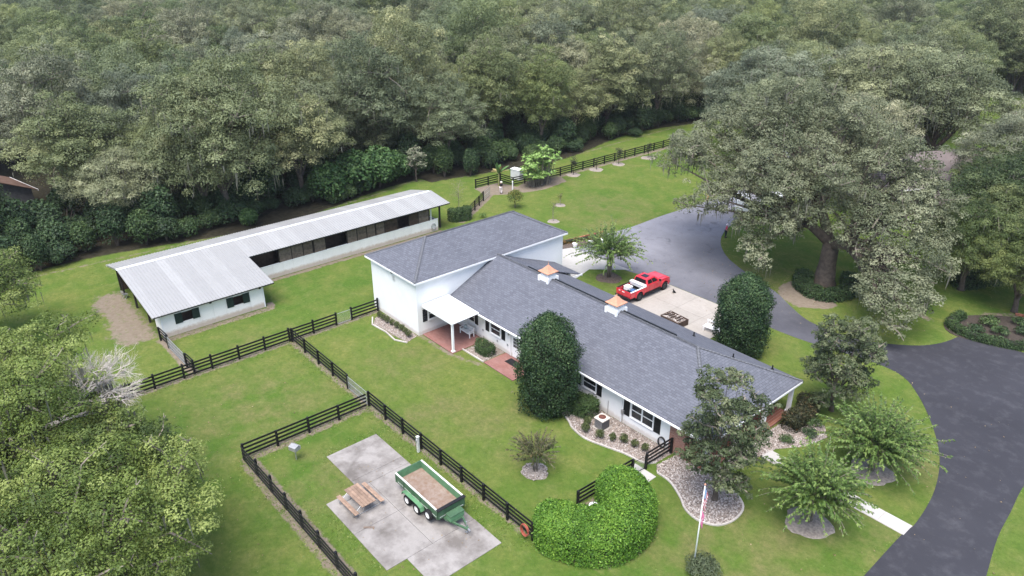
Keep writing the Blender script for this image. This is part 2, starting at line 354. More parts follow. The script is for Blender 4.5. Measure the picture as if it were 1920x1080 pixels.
for c_, r_ in (((-18.2, 31), 5), ((-16, 34.5), 4.5), ((-40, 16), 4), ((-52, 17), 6), ((-37, 30), 4), ((-26, 9), 5), ((-60, 70), 7), ((-66, 75), 6), ((-42, 27), 4), ((-13, 41), 3), ((-14, 50), 3.5), ((-40, 71), 5), ((-50, 30), 4)):
    dry = np.maximum(dry, 1.0 * np.clip(1.3 - np.hypot(GX - c_[0], GY - c_[1]) / r_, 0, 1))
drive = spline([(-58.31, 59.58), (-59.26, 64.27), (-58.66, 70.62), (-58.76, 77.21), (-58.44, 83.82), (-58.44, 89.44), (-58.21, 96.47)], 5) + \
    spline([(-53.21, 98.46), (-52.36, 90.20), (-51.12, 83.88), (-49.99, 79.24), (-47.93, 75.27), (-45.01, 72.29), (-42.18, 70.61), (-39.27, 69.34), (-35.80, 68.01), (-33.26, 66.37), (-30.59, 64.83), (-28.42, 64.48), (-26.02, 64.54), (-23.52, 65.74), (-21.02, 67.88), (-19.77, 70.09), (-19.24, 72.40)], 4) + \
    spline([(-18.27, 73.22), (-16.20, 73.62), (-13.68, 74.03), (-7.23, 75.74)], 3) + spline([(-2.67, 71.04), (-7.13, 59.77), (-7.67, 54.19), (-7.33, 50.11), (-7.01, 46.80), (-6.25, 42.71), (-5.24, 37.36)], 4) + \
    spline([(-11.03, 30.63), (-11.09, 37.09), (-11.14, 42.50), (-11.00, 44.19), (-11.40, 47.77), (-12.27, 51.04), (-13.40, 53.66), (-15.14, 56.57), (-17.34, 59.49), (-19.50, 61.49), (-22.18, 61.89), (-25.85, 61.22), (-28.78, 60.71), (-31.35, 60.59), (-34.52, 60.61), (-37.53, 59.95)], 4) + [(-37.6, 60.95), (-46.4, 60.95), (-49.36, 60.25), (-52.56, 59.94), (-55.30, 59.86)]
dline(drive + drive[:1], .14, .62, .5)
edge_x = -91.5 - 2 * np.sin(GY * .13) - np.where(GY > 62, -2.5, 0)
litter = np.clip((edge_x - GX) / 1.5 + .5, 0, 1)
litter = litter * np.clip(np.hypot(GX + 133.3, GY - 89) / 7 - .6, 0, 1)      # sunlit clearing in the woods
for k_ in range(70):      # worn, drier and greener spots in the turf
    c_ = (random.uniform(-90, -8), random.uniform(5, 110)); dry = np.maximum(dry, random.uniform(.25, .6) * np.clip(1.2 - np.hypot(GX - c_[0], (GY - c_[1]) * random.uniform(.6, 1.6)) / random.uniform(.8, 3.2), 0, 1))
m = bpy.data.meshes.new('ground'); V_ = np.zeros((nx * ny, 3)); V_[:, 0] = GX.ravel(); V_[:, 1] = GY.ravel()
I_ = np.arange((nx - 1) * (ny - 1)); ii, jj = I_ // (ny - 1), I_ % (ny - 1); q0 = ii * ny + jj
def mesh_np(m, V, F):
    k = F.shape[1]; m.vertices.add(len(V)); m.vertices.foreach_set('co', V.astype(np.float32).ravel())
    m.loops.add(F.size); m.loops.foreach_set('vertex_index', F.astype(np.int32).ravel())
    m.polygons.add(len(F)); m.polygons.foreach_set('loop_start', np.arange(0, F.size, k, dtype=np.int32)); m.update(calc_edges=True); return m
mesh_np(m, V_, np.stack([q0, q0 + ny, q0 + ny + 1, q0 + 1], 1))
for nm, arr in (('dirt', dirt), ('dry', dry), ('litter', litter)):
    m.attributes.new(nm, 'FLOAT', 'POINT').data.foreach_set('value', arr.ravel().astype(np.float32))
m.materials.append(M['lawn']); tag(put('ground', m), kind='structure')

def sheet(name, poly, z, mat, kind='structure', base=-.05):
    b = MB(); b.prism(poly, base, z); o = normals_fix(b.build(name, mat)); tag(o, kind=kind); return o
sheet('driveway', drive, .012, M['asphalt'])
edge_mb = MB()
def strip(b, pts, w, z0, z1):
    pts = [Vector((p[0], p[1], 0)) for p in pts]
    for a, c in zip(pts[:-1], pts[1:]):
        d = (c - a).normalized(); nn = Vector((-d.y, d.x, 0)) * w / 2; e = d * .01
        b.hexa([a - nn - e + Vector((0, 0, z0)), c - nn + e + Vector((0, 0, z0)), c + nn + e + Vector((0, 0, z0)), a + nn - e + Vector((0, 0, z0)),
                a - nn - e + Vector((0, 0, z1)), c - nn + e + Vector((0, 0, z1)), c + nn + e + Vector((0, 0, z1)), a + nn - e + Vector((0, 0, z1))])
# concrete aprons behind the house, in cast panels
pad = tag(put('concrete_apron', MB().box(-46.6, -34.4, 49.0, 60.9, -.05, .006).mesh('apron_base', M['greymulch'])), kind='structure')
for i in range(4):
    for j in range(3):
        MB().box(-46.55 + i * 3.05, -46.55 + (i + 1) * 3.05 - .02, 49.9 + j * 3.66, 49.9 + (j + 1) * 3.66 - .02, 0, .03).build('panel', M['concrete'], pad)
sheet('entry_walk', [(-57.4, 52.8), (-59.27, 58.73), (-58.76, 60.21), (-55.85, 60.44), (-53.09, 60.51), (-49.86, 60.56), (-52.93, 57.22), (-52.2, 54.5), (-52.4, 51.0)], .024, M['walk'])
# walk from the front door to the drive
wk = tag(put('front_walk', MB().box(-21.4, -11.0, 42.55, 43.85, -.05, .006).mesh('walk_base', M['greymulch'])), kind='structure')
for i in range(6): MB().box(-21.4 + i * 1.73, -21.4 + (i + 1) * 1.73 - .02, 42.58, 43.82, 0, .03).build('panel', M['walk'], wk)
# stained slabs in the pen
sl = tag(put('pen_slab', MB().box(-37.6, -30.1, 16.0, 22.55, -.05, .004).mesh('slab_base', M['greymulch'])), kind='structure')
for (x0, x1, y0, y1) in ((-42.2, -38.6, 18.4, 22.6), (-38.58, -37.7, 18.4, 22.6), (-37.68, -34.0, 15.95, 19.3), (-37.68, -34.0, 19.32, 22.6), (-33.98, -30.1, 15.95, 19.3), (-33.98, -30.1, 19.32, 22.62), (-30.08, -27.3, 17.4, 22.65)):
    MB().box(x0, x1, y0, y1, 0, .05).build('panel', M['slab'], sl, bevel=.008)
# gate stepping slab
gs = tag(put('gate_path', MB().box(-26.9, -25.0, 33.95, 35.0, -.05, .03).mesh('gate_path', M['walk'])), kind='structure')

# ------------------------------------------------------------------ white stone beds
def stone_bed(name, poly, n, edging=True, col='stones', close=False):
    o = sheet(name, poly, .02, M['mulch'] if col == 'mulch' else M['bedsoil'])
    return o
M['bedsoil'] = pm('bed_soil', (.22, .18, .155), .3, 4, .95, .5, 25)
M['stone'] = None
t = NT('white_stones'); t.col(t.ramp(t.attr('tint'), [(0, (.13, .105, .09)), (.35, (.30, .255, .23)), (1, (.50, .455, .425))])); M['stone'] = t.fin(.85)
M['curb'] = concrete('curb_concrete', (.50, .46, .43), (.3, .27, .24), .6)
def inpoly(x, y, poly):
    c = False; n = len(poly); j = n - 1
    for i in range(n):
        xi, yi = poly[i]; xj, yj = poly[j]
        if (yi > y) != (yj > y) and x < (xj - xi) * (y - yi) / ((yj - yi) or 1e-9) + xi: c = not c
        j = i
    return c
OCT = np.array([(1, 0, 0), (-1, 0, 0), (0, 1, 0), (0, -1, 0), (0, 0, 1), (0, 0, -1)], float)
OCF = np.array([(0, 2, 4), (2, 1, 4), (1, 3, 4), (3, 0, 4), (2, 0, 5), (1, 2, 5), (3, 1, 5), (0, 3, 5)])
def stones(name, poly, n, s0, s1, z=.03, mat='stone'):
    xs = [p[0] for p in poly]; ys = [p[1] for p in poly]; P_ = []
    while len(P_) < n:
        x, y = random.uniform(min(xs), max(xs)), random.uniform(min(ys), max(ys))
        if inpoly(x, y, poly): P_.append((x, y, z))
    P_ = np.array(P_); s = rng.uniform(s0, s1, (n, 1, 1)) * rng.uniform(.6, 1.3, (n, 1, 3)) * np.array([1, 1, .6])
    a = rng.uniform(0, 6.3, n); c, s_ = np.cos(a), np.sin(a); v = OCT[None] * s
    v = v + rng.normal(0, .15, v.shape) * s
    x = v[..., 0] * c[:, None] - v[..., 1] * s_[:, None]; y = v[..., 0] * s_[:, None] + v[..., 1] * c[:, None]
    v = np.stack([x, y, v[..., 2]], -1) + P_[:, None, :]
    m = mesh_np(bpy.data.meshes.new(name), v.reshape(-1, 3), (OCF[None] + 6 * np.arange(n)[:, None, None]).reshape(-1, 3))
    m.attributes.new('tint', 'FLOAT', 'FACE').data.foreach_set('value', np.repeat(rng.uniform(0, 1, n), 8).astype(np.float32))
    m.materials.append(M[mat]); return m
def bed(name, poly, n, s0=.04, s1=.09, curb=None, label='pale stones'):
    o = sheet(name, poly, .02, M['bedsoil'])
    tag(put('bed_stones', stones('bed_stones', poly, n, s0, s1), o), kind='stuff')
    if curb:
        b = MB(); strip(b, curb, .13, -.03, .1); b.build('curb', M['curb'], o)
    return o
cb = spline([(-35.4, 35.4), (-34.4, 35.2), (-33.6, 34.9), (-32.9, 34.55), (-31.4, 34.35), (-29.8, 34.75), (-28.2, 35.25), (-26.6, 35.5), (-26.0, 36.2)], 5)
bed('stone_bed', cb + [(-25.9, 38.0), (-35.4, 38.0)], 2600, .04, .085, cb)
cb2 = spline([(-25.2, 35.4), (-24.0, 35.3), (-22.6, 34.6), (-21.6, 33.9), (-20.4, 33.7), (-19.3, 34.3), (-18.9, 35.6), (-19.2, 37.0), (-20.4, 37.8), (-22.0, 38.2)], 5)
bed('white_stone_bed', cb2 + [(-22.4, 39.5), (-25.6, 38.0), (-25.8, 36)], 3800, .04, .1, cb2)
cb3 = spline([(-20.9, 42.4), (-21.0, 40.5), (-22.2, 39.4)], 4)
bed('porch_bed', [(-22.6, 39.6), (-21.6, 40.4), (-21.5, 42.4), (-21.2, 44.2), (-19.9, 46.2), (-19.4, 48.4), (-20.2, 49.6), (-22.6, 50.4), (-22.85, 44), (-22.8, 40)], 2300, .04, .1)
bed('boxwood_bed', [(-58.7, 32.6), (-58.7, 33.7), (-52.9, 33.7), (-52.5, 32.3), (-54, 32.1), (-56, 32.0), (-57.6, 31.7)], 900, .03, .07, [(-58.9, 32.4), (-57.6, 31.6), (-55.5, 31.8), (-53.6, 31.6), (-52.4, 32.2)])
bed('shrub_bed', [(-47.9, 35.5), (-45.1, 35.55), (-45.1, 38), (-47.9, 38)], 420, .03, .07, [(-48.05, 35.4), (-45.05, 35.45)])
def ring(name, c, r, n, mat, squash=1.0, seed=0):
    rr = random.Random(seed); return [(c[0] + r * math.cos(a) * (1 + rr.uniform(-.08, .08)), c[1] + r * squash * math.sin(a) * (1 + rr.uniform(-.08, .08))) for a in [2 * math.pi * i / n for i in range(n)]]
def mound(name, c, r, mat, seed, h=.12):
    rr = random.Random(seed); b = MB(); n = 22; ph = [rr.uniform(0, 6.28) for _ in range(4)]
    rad = [r * (1 + .06 * math.sin(3 * a + ph[0]) + .05 * math.sin(5 * a + ph[1]) + .03 * math.sin(9 * a + ph[2])) for a in [2 * math.pi * i / n for i in range(n)]]
    vs = [(c[0], c[1], h)]; fs = []
    for k, (f_, z_) in enumerate(((.35, h * .95), (.7, h * .7), (.9, h * .45), (1.0, .0), (1.03, -.05))):
        for i in range(n):
            a = 2 * math.pi * i / n; vs.append((c[0] + rad[i] * f_ * math.cos(a), c[1] + rad[i] * f_ * math.sin(a), z_ + rr.uniform(-.015, .015) * (k < 3)))
    fs += [(0, 1 + i, 1 + (i + 1) % n) for i in range(n)]
    for k in range(4): fs += [(1 + k * n + i, 1 + (k + 1) * n + i, 1 + (k + 1) * n + (i + 1) % n, 1 + k * n + (i + 1) % n) for i in range(n)]
    b.add(vs, fs); o = normals_fix(b.build(name, mat, smooth=True)); return tag(o, kind='structure')
mound('mulch_ring', (-15.6, 39.0), 1.5, M['greymulch'], 1); mound('mulch_ring', (-15.3, 47.1), 1.5, M['greymulch'], 2); mound('mulch_ring', (-49.9, 57.2), 1.45, M['mulch'], 3)
mound('mulch_ring', (-31.0, 28.9), .95, M['greymulch'], 4)
tag(put('ring_stones', stones('ring_stones', ring('r', (-31.0, 28.9), .95, 16, None), 420, .04, .08, .09)), 'loose pale stones over the mulch ring of the small myrtle', 'stones', kind='stuff')
for i, c_ in enumerate(((-79.7, 81.4), (-79.3, 86.2), (-79.0, 91.2), (-78.3, 97.8), (-66.8, 64.8), (-70.8, 69.9))): mound('mulch_ring', c_, (1.1, 1.15, 1.05, 1.2, .8, .75)[i], M['greymulch'], 10 + i, .06)
# brick-edged flower bed by the block, red strip on the far right
fb = sheet('flower_bed', [(-61.6, 58.2), (-59.6, 57.8), (-58.2, 62), (-57.6, 66.5), (-59.4, 66.8), (-60.6, 62)], .05, M['mulch'])
bk = pm('edging_brick', (.33, .13, .08), .25, 5, .85, rnd=.35)
for i in range(16):
    f_ = i / 15; MB().box(-.25, .25, -.11, .11, 0, .16).build('brick', bk, fb, (-61.2 + 1.4 * f_, 58.3 + 8.4 * f_, .0), (0, 0, R(80)))
rb = sheet('island_bed', spline([(-14.6, 74.2), (-19.3, 72.5), (-21.2, 74.2), (-20.8, 77), (-17, 81), (-8, 85), (0, 84), (-4, 79)], 4, True), .05, pm('dark_mulch', (.048, .038, .031), .4, 6, .95, .6, 30))
for i in range(18):
    f_ = i / 17; MB().box(-.3, .3, -.12, .12, 0, .2).build('brick', bk, rb, (-17.0 + 9.5 * f_, 81.6 + 3.6 * f_, .04), (0, 0, R(21)))
# ------------------------------------------------------------------ the house
HO = (-40, 43.5, 0)
house = thing('house', 'long white ranch house with grey shingle hip roofs and two copper topped cupolas', 'house', HO)
def hb(): return MB(HO)
XE, XW = -22.65, -52.75           # roof end, joint with the two-storey block
YF, YB, YR, ZE, ZR = 37.4, 49.6, 43.5, 3.05, 5.85
WF = 38.05
# walls
wall = hb(); wall.box(-52.6, -26.4, WF, 49.1, -.1, 3.0); wall = wall.build('wall', M['stucco'], house)
bw = hb(); bw.box(-26.38, -25.0, WF - .02, 49.0, -.1, 2.98); bw.build('brick_wall', M['brick'], house)
up = hb(); up.box(-60.75, -52.8, 33.8, 52.7, -.1, 5.72); up.build('upper_wall', M['stucco'], house)
gar = hb(); gar.box(-52.78, -49.4, 49.12, 50.6, -.1, 2.7); gar.build('rear_wall', M['stucco'], house)
pf = hb(); pf.box(-24.98, -22.9, 38.0, 49.0, -.05, .14); pf.build('porch_floor', M['brick'], house)
for y in (38.2, 41.9, 45.4, 49.1):
    c = hb(); c.box(-23.15 - .14, -23.15 + .14, y - .14, y + .14, .14, 2.95); c.box(-23.35, -22.95, y - .2, y + .2, .14, .3); c.box(-23.33, -22.97, y - .18, y + .18, 2.7, 2.95); c.build('column', M['trim'], house)
d = hb(); d.box(-24.99, -24.93, 42.8, 43.8, .14, 2.25); d = d.build('front_door', M['shutter'], house)
h_ = hb(); h_.box(-24.92, -24.86, 42.88, 42.94, 1.1, 1.25); h_.build('handle', M['metal'], d)
# soffit / ceilings
sf = hb(); sf.box(XW, XE + .03, YF + .03, YB - .03, 2.9, 2.96); sf.build('soffit', M['trim'], house)
# roofs : every slope a slab with thickness
def slope(name, pts, mat, parent, th=.09):
    p = [Vector(q) for q in pts]; n = (p[1] - p[0]).cross(p[2] - p[0]).normalized()
    if n.z < 0: p = p[::-1]
    k = len(p); b = hb(); b.add([q for q in p] + [q - Vector((0, 0, th)) for q in p], [tuple(range(k)), tuple(range(k, 2 * k))[::-1]] + [((i + 1) % k, i, k + i, k + (i + 1) % k) for i in range(k)])
    return b.build(name, mat, parent)
XH = -28.5
roof = slope('main_roof', [(XW, YF, ZE), (XE, YF, ZE), (XH, YR, ZR), (XW, YR, ZR)], M['shx'], house)
slope('rear_slope', [(XW, YB, ZE), (XE, YB, ZE), (XH, YR, ZR), (XW, YR, ZR)], M['shx'], roof)
slope('hip_slope', [(XE, YF, ZE), (XE, YB, ZE), (XH, YR, ZR)], M['shy'], roof)
slope('garage_slope', [(XW, 46.0, ZR - .459 * 2.5 + .02), (-48.6, 46.0, ZR - .459 * 2.5 + .02), (-48.6, 51.5, 2.62), (XW, 51.5, 2.62)], M['shx'], roof)
def caps(b, a, c, w=.28):
    a = Vector(a); c = Vector(c); L = (c - a).length; n = max(2, int(L / .3)); d = (c - a) / n
    s_ = d.cross(Vector((0, 0, 1))).normalized() * w / 2; lift = Vector((0, 0, .045))
    for i in range(n):
        p = a + d * i; q = a + d * (i + 1.15); dn = Vector((0, 0, -.06)); e = lift + Vector((0, 0, .012))
        b.add([p - s_ + dn + e, p + e, p + s_ + dn + e, q - s_ + dn + lift, q + lift, q + s_ + dn + lift], [(0, 1, 4, 3), (1, 2, 5, 4), (0, 3, 4, 5, 2, 1)])
b = hb(); caps(b, (XW, YR, ZR), (XH, YR, ZR)); caps(b, (XE, YF, ZE), (XH, YR, ZR)); caps(b, (XE, YB, ZE), (XH, YR, ZR)); b.build('ridge_cap', M['ridge'], roof)
vb = hb(); vb.box(-48.5, -30.8, YR + .3, YR + .42, 5.68, 5.80); vb.build('ridge_vent', M['shutter'], roof)
BX0, BX1, BY0, BY1, BZ, BR, BXR = -61.25, -52.45, 33.45, 53.05, 5.75, 7.9, -56.85
r2 = slope('upper_roof', [(BX1, BY0, BZ), (BX1, BY1, BZ), (BXR, BY1 - 4.35, BR), (BXR, BY0 + 4.35, BR)], M['shy'], house)
slope('west_slope', [(BX0, BY0, BZ), (BX0, BY1, BZ), (BXR, BY1 - 4.35, BR), (BXR, BY0 + 4.35, BR)], M['shy'], r2)
slope('front_hip', [(BX0, BY0, BZ), (BX1, BY0, BZ), (BXR, BY0 + 4.35, BR)], M['shx'], r2)
slope('rear_hip', [(BX0, BY1, BZ), (BX1, BY1, BZ), (BXR, BY1 - 4.35, BR)], M['shx'], r2)
b = hb(); r1, r3 = (BXR, BY0 + 4.35, BR), (BXR, BY1 - 4.35, BR)
caps(b, r1, r3); caps(b, (BX0, BY0, BZ), r1); caps(b, (BX1, BY0, BZ), r1); caps(b, (BX0, BY1, BZ), r3); caps(b, (BX1, BY1, BZ), r3); b.build('ridge_cap', M['ridge'], r2)
s2 = hb(); s2.box(BX0 + .03, BX1 - .03, BY0 + .03, BY1 - .03, BZ - .2, BZ - .13); s2.build('soffit', M['trim'], house)
def fascia(a, c, z, name='fascia', h=.17):
    b = hb(); b.bar((a[0], a[1], z - .135), (c[0], c[1], z - .135), .035, h); return b.build(name, M['trim'], house)
for a, c, z in (((XW, YF - .02), (XE, YF - .02), ZE), ((XW, YB + .02), (XE, YB + .02), ZE), ((XE + .02, YF), (XE + .02, YB), ZE), ((BX0, BY0 - .02), (BX1, BY0 - .02), BZ), ((BX1 + .02, BY0), (BX1 + .02, BY1), BZ), ((BX0, BY1 + .02), (BX1, BY1 + .02), BZ), ((BX0 - .02, BY0), (BX0 - .02, BY1), BZ), ((XW, 51.52), (-48.6, 51.52), 2.62), ((-48.58, 49.6), (-48.58, 51.5), 2.78)):
    fascia(a, c, z)
# gutter along the front
g = hb(); g.box(XW, -24, YF - .13, YF - .04, ZE - .16, ZE - .06); g.build('gutter', M['trim'], house)
for x in (-44.3, -31.05):
    g = hb(); g.box(x - .04, x + .04, WF - .09, WF - .01, .05, 2.9); g.build('downspout', M['trim'], house)
def window(x0, x1, z0, z1, y=WF, cols=1, rows=2, parent=house, face='-y'):
    """sash window on a wall; face -y, or +x when y is the wall's x"""
    def bx(b, a0, a1, c0, c1, d0, d1): # a along wall, c vertical, d outwards
        if face == '-y': b.box(a0, a1, y - d1, y - d0, c0, c1)
        else: b.box(y + d0, y + d1, a0, a1, c0, c1)
    f = hb()
    for a0, a1, c0, c1 in ((x0 - .07, x0, z0 - .07, z1 + .07), (x1, x1 + .07, z0 - .07, z1 + .07), (x0, x1, z1, z1 + .07), (x0, x1, z0 - .07, z0)): bx(f, a0, a1, c0, c1, 0, .06)
    f = f.build('window', M['trim'], parent)
    w = (x1 - x0) / cols; h = (z1 - z0) / rows
    for i in range(cols):
        for j in range(rows):
            p = hb(); bx(p, x0 + i * w + .02, x0 + (i + 1) * w - .02, z0 + j * h + .02, z0 + (j + 1) * h - .02, .004, .015); p.build('pane', M['glass'], f)
    k = hb()
    for j in range(1, rows): bx(k, x0, x1, z0 + j * h - .03, z0 + j * h + .03, .005, .05)
    for i in range(1, cols): bx(k, x0 + i * w - .06, x0 + i * w + .06, z0, z1, .006, .055)
    k.build('mullion', M['trim'], f)
    s_ = hb(); bx(s_, x0 - .1, x1 + .1, z0 - .12, z0 - .07, 0, .11); s_.build('sill', M['trim'], f); return f
def shutter(x0, x1, z0, z1, y=WF, face='-y', mat='shutter'):
    def bx(b, a0, a1, c0, c1, d0, d1):
        if face == '-y': b.box(a0, a1, y - d1, y - d0, c0, c1)
        else: b.box(y + d0, y + d1, a0, a1, c0, c1)
    s_ = hb(); bx(s_, x0, x0 + .07, z0, z1, 0, .045); bx(s_, x1 - .07, x1, z0, z1, 0, .045)
    for c0, c1 in ((z0, z0 + .09), (z1 - .09, z1), ((z0 + z1) / 2 - .04, (z0 + z1) / 2 + .04)): bx(s_, x0 + .07, x1 - .07, c0, c1, 0, .045)
    o = s_.build('shutter', M[mat], house); sl = hb(); c = z0 + .1
    while c < z1 - .1: bx(sl, x0 + .07, x1 - .07, c, c + .035, .006, .03); c += .055
    sl.build('louvres', M[mat], o)
window(-50.45, -49.6, 1.3, 2.3); shutter(-51.05, -50.6, 1.2, 2.4); shutter(-49.5, -49.05, 1.2, 2.4)
window(-47.1, -45.8, 1.3, 2.35); shutter(-47.9, -47.4, 1.2, 2.42); shutter(-45.6, -45.1, 1.2, 2.42)
window(-35.2, -33.85, 1.35, 2.35); shutter(-36.05, -35.5, 1.2, 2.42); shutter(-33.72, -33.2, 1.2, 2.42)
window(-30.05, -27.98, 1.05, 2.36, cols=2); shutter(-30.85, -30.25, .9, 2.44); shutter(-27.85, -27.25, .9, 2.44)
window(35.05, 36.2, 1.4, 2.5, y=-52.8, face='+x'); shutter(34.35, 34.85, 1.3, 2.6, y=-52.8, face='+x'); shutter(36.4, 36.9, 1.3, 2.6, y=-52.8, face='+x')
d = hb(); d.box(-44.05, -43.05, WF - .05, WF, .12, 2.2); d = d.build('rear_door', M['trim'], house)
for i in range(3):
    for j in range(3): p = hb(); p.box(-43.9 + i * .24, -43.9 + i * .24 + .2, WF - .062, WF - .051, 1.15 + j * .33, 1.15 + j * .33 + .28); p.build('pane', M['glass'], d)
h_ = hb(); h_.box(-43.16, -43.1, WF - .1, WF - .05, 1.0, 1.12); h_.build('handle', M['metal'], d)
window(-39.9, -38.7, 1.3, 2.35)
v = hb(); v.box(-56.75, -56.35, 33.75, 33.8, 4.5, 5.1); v = v.build('gable_vent', M['trim'], house)
for i in range(7):
    s_ = hb(); s_.box(-56.72, -56.38, 33.73, 33.76, 4.54 + i * .075, 4.57 + i * .075); s_.build('slat', M['metal'], v)
l = hb(); l.box(-56.85, -56.6, 33.6, 33.8, 5.25, 5.4); l.build('flood_light', M['shutter'], house)
for x, z in ((-48.3, 1.0), (-46.2, .75), (-44.75, .95), (-44.6, 2.1)):      # wall ornaments by the bench
    s_ = hb()
    for k in range(5): a = k * 2.513; s_.bar((x, WF - .03, z), (x + .12 * math.cos(a), WF - .03, z + .12 * math.sin(a)), .03, .05)
    s_.build('wall_star', M['metal'], house)
# electric meter and pipes
b = hb(); b.box(-31.0, -30.75, WF - .16, WF, .9, 1.25); b.tube([(-30.88, WF - .08, .1), (-30.88, WF - .08, .9)], .025); b.build('meter_box', M['metal'], house)
for x in (-34.0, -32.4):
    b = hb(); b.tube([(x, WF - .08, 0), (x, WF - .08, 1.3)], .02); b.build('pipe', M['metal'], house)
# vents on the rear slope
for x, y in ((-26.6, 45.6), (-24.7, 48.4), (-31.5, 47.3)):
    z = ZR - .459 * (y - YR); b = hb(); b.cyl((x, y, z - .1), (x, y, z + .38), .06); b.cyl((x, y, z - .02), (x, y, z + .05), .13); b.build('vent_pipe', M['shutter'], house)
# cupolas
def cupola(x):
    o = hb(); w = .56; z = ZR
    o.box(x - w, x + w, YR - w, YR + w, z - .45, z + .28); o = o.build('cupola', M['trim'], house)
    for sx in (-1, 1):
        for sy in (-1, 1):
            l = hb(); l.box(x + sx * (w + .02) - .1, x + sx * (w + .02) + .1, YR + sy * (w + .02) - .1, YR + sy * (w + .02) + .1, z - .5, z + .2); l.build('foot', M['trim'], o)
    b = hb(); b.box(x - .46, x + .46, YR - .46, YR + .46, z + .28, z + .62); b.build('louvre_box', M['white'], o)
    for i in range(4):
        for (a0, a1, b0, b1) in ((x - .42, x + .42, YR - .49, YR - .46), (x + .46, x + .49, YR - .42, YR + .42)):
            s_ = hb(); s_.box(a0, a1, b0, b1, z + .31 + i * .075, z + .345 + i * .075); s_.build('slat', M['trim'], o)
    r = hb(); e = .68; n = 6
    prof = [(e, z + .6), (e, z + .66), (.5, z + .74), (.32, z + .92), (.15, z + 1.12), (.03, z + 1.25)]
    vs = [(x + sx * q, YR + sy * q, h) for q, h in prof for sx, sy in ((-1, -1), (1, -1), (1, 1), (-1, 1))]
    fs = [(3, 2, 1, 0), (20, 21, 22, 23)] + [(k * 4 + i, k * 4 + (i + 1) % 4, k * 4 + 4 + (i + 1) % 4, k * 4 + 4 + i) for k in range(5) for i in range(4)]
    r.add(vs, fs); r.build('copper_cap', M['copper'], o)
    f = hb(); f.cyl((x, YR, z + 1.24), (x, YR, z + 1.75), .02, .006, 6); f.lathe([(.01, 1.30), (.05, 1.34), (.01, 1.38)], (x, YR, z), 8); f.build('finial', M['copper'], o)
cupola(-45.35); cupola(-36.95)
# patio cover
pc = hb(); pc.hexa([(-52.7, 34.35, 3.12), (-48.0, 34.35, 2.98), (-48.0, 37.36, 3.08), (-52.7, 37.36, 3.22), (-52.7, 34.35, 3.2), (-48.0, 34.35, 3.06), (-48.0, 37.36, 3.16), (-52.7, 37.36, 3.3)]); pc = pc.build('patio_cover', M['trim'], house)
for i in range(9):
    y = 34.5 + i * .34; s_ = hb(); s_.bar((-52.7, y, 3.212 + (y - 34.35) * .033), (-48.0, y, 3.072 + (y - 34.35) * .033), .04, .03); s_.build('pan_rib', M['trim'], pc)
s_ = hb(); s_.box(-52.7, -47.93, 34.25, 34.34, 2.95, 3.16); s_.build('beam', M['trim'], pc)
s_ = hb(); s_.box(-48.3, -48.12, 34.36, 34.54, .08, 2.98); s_.box(-48.36, -48.06, 34.3, 34.6, .08, .2); s_.build('post', M['trim'], pc)
pt = hb(); pt.box(-52.75, -48.0, 34.2, 38.0, -.05, .08); tag(normals_fix(pt.build('patio', M['pavers'], None, HO)), kind='structure')
pt = hb(); pt.box(-44.95, -41.0, 35.4, 38.0, -.05, .08); tag(normals_fix(pt.build('door_patio', M['pavers'], None, HO)), kind='structure')
mt = MB(); mt.box(-.75, .75, -.4, .4, 0, .02); mt = mt.build('door_mat', M['black'], None, (-43.1, 37.3, .081)); tag(mt, 'black door mat on the red patio beside the tall clipped tree', 'mat')

# ------------------------------------------------------------------ the stable
BO = (-75, 33, 0); barn = thing('stable', 'long low white stable with ribbed pale metal roof and open stalls', 'stable', BO)
def bb(): return MB(BO)
KX, KZ, SX, SL = -77.7, 4.1, -67.6, .148       # ridge x, z, wide eave x, slope
zat = lambda x: KZ - SL * (x - KX)
NX = -73.55                                     # narrow eave
BX_, BZ_ = -82.3, 3.05
rf = bb(); rf.add([(KX - .28, 14.45, KZ - .01), (KX, 14.45, KZ + .07), (KX + .28, 14.45, KZ - .01), (KX - .28, 52.6, KZ - .01), (KX, 52.6, KZ + .07), (KX + .28, 52.6, KZ - .01)], [(0, 3, 4, 1), (1, 4, 5, 2), (0, 1, 2), (3, 5, 4)])
roof = rf.build('roof', pm('ridge_metal', (.72, .73, .75), .05, 2, .4, metal=.3), barn)
def panel_mesh(L, w, sl, name):
    xs = [0]; hs = [0]
    n = 3; prof = []
    for k in range(n):
        c = w * k / n; prof += [(c, .0), (c + w / n - .075, 0), (c + w / n - .06, .05), (c + w / n - .02, .05)]
    prof.append((w, 0)); b = MB(); k = len(prof)
    b.add([(0, y, z) for y, z in prof] + [(L, y, z - sl * L) for y, z in prof] + [(0, y, z - .02) for y, z in prof] + [(L, y, z - .02 - sl * L) for y, z in prof],
          [(i, k + i, k + i + 1, i + 1) for i in range(k - 1)] + [(2 * k + i + 1, 3 * k + i + 1, 3 * k + i, 2 * k + i) for i in range(k - 1)] + [(k + i, 3 * k + i, 3 * k + i + 1, k + i + 1) for i in range(k - 1)])
    return b.mesh(name, M['barnroof'])
Wp = .915; ya = 14.5
mw = panel_mesh(SX - KX, Wp, SL, 'roof_panel_long'); mn = panel_mesh(NX - KX, Wp, SL, 'roof_panel_short')
sb = (KZ - BZ_) / (KX - BX_); mbk = panel_mesh(KX - BX_, Wp, sb, 'roof_panel_rear')
npan = int(round((52.6 - ya) / Wp)); nw = 13
for i in range(npan):
    y = ya + i * Wp
    put('roof_panel', mw if i < nw else mn, roof, (KX - BO[0], y - BO[1], KZ))
    put('roof_panel', mbk, roof, (KX - BO[0], y + Wp - BO[1], KZ), (0, 0, math.pi))
yw = ya + nw * Wp                # end of the wide part
ye = ya + npan * Wp
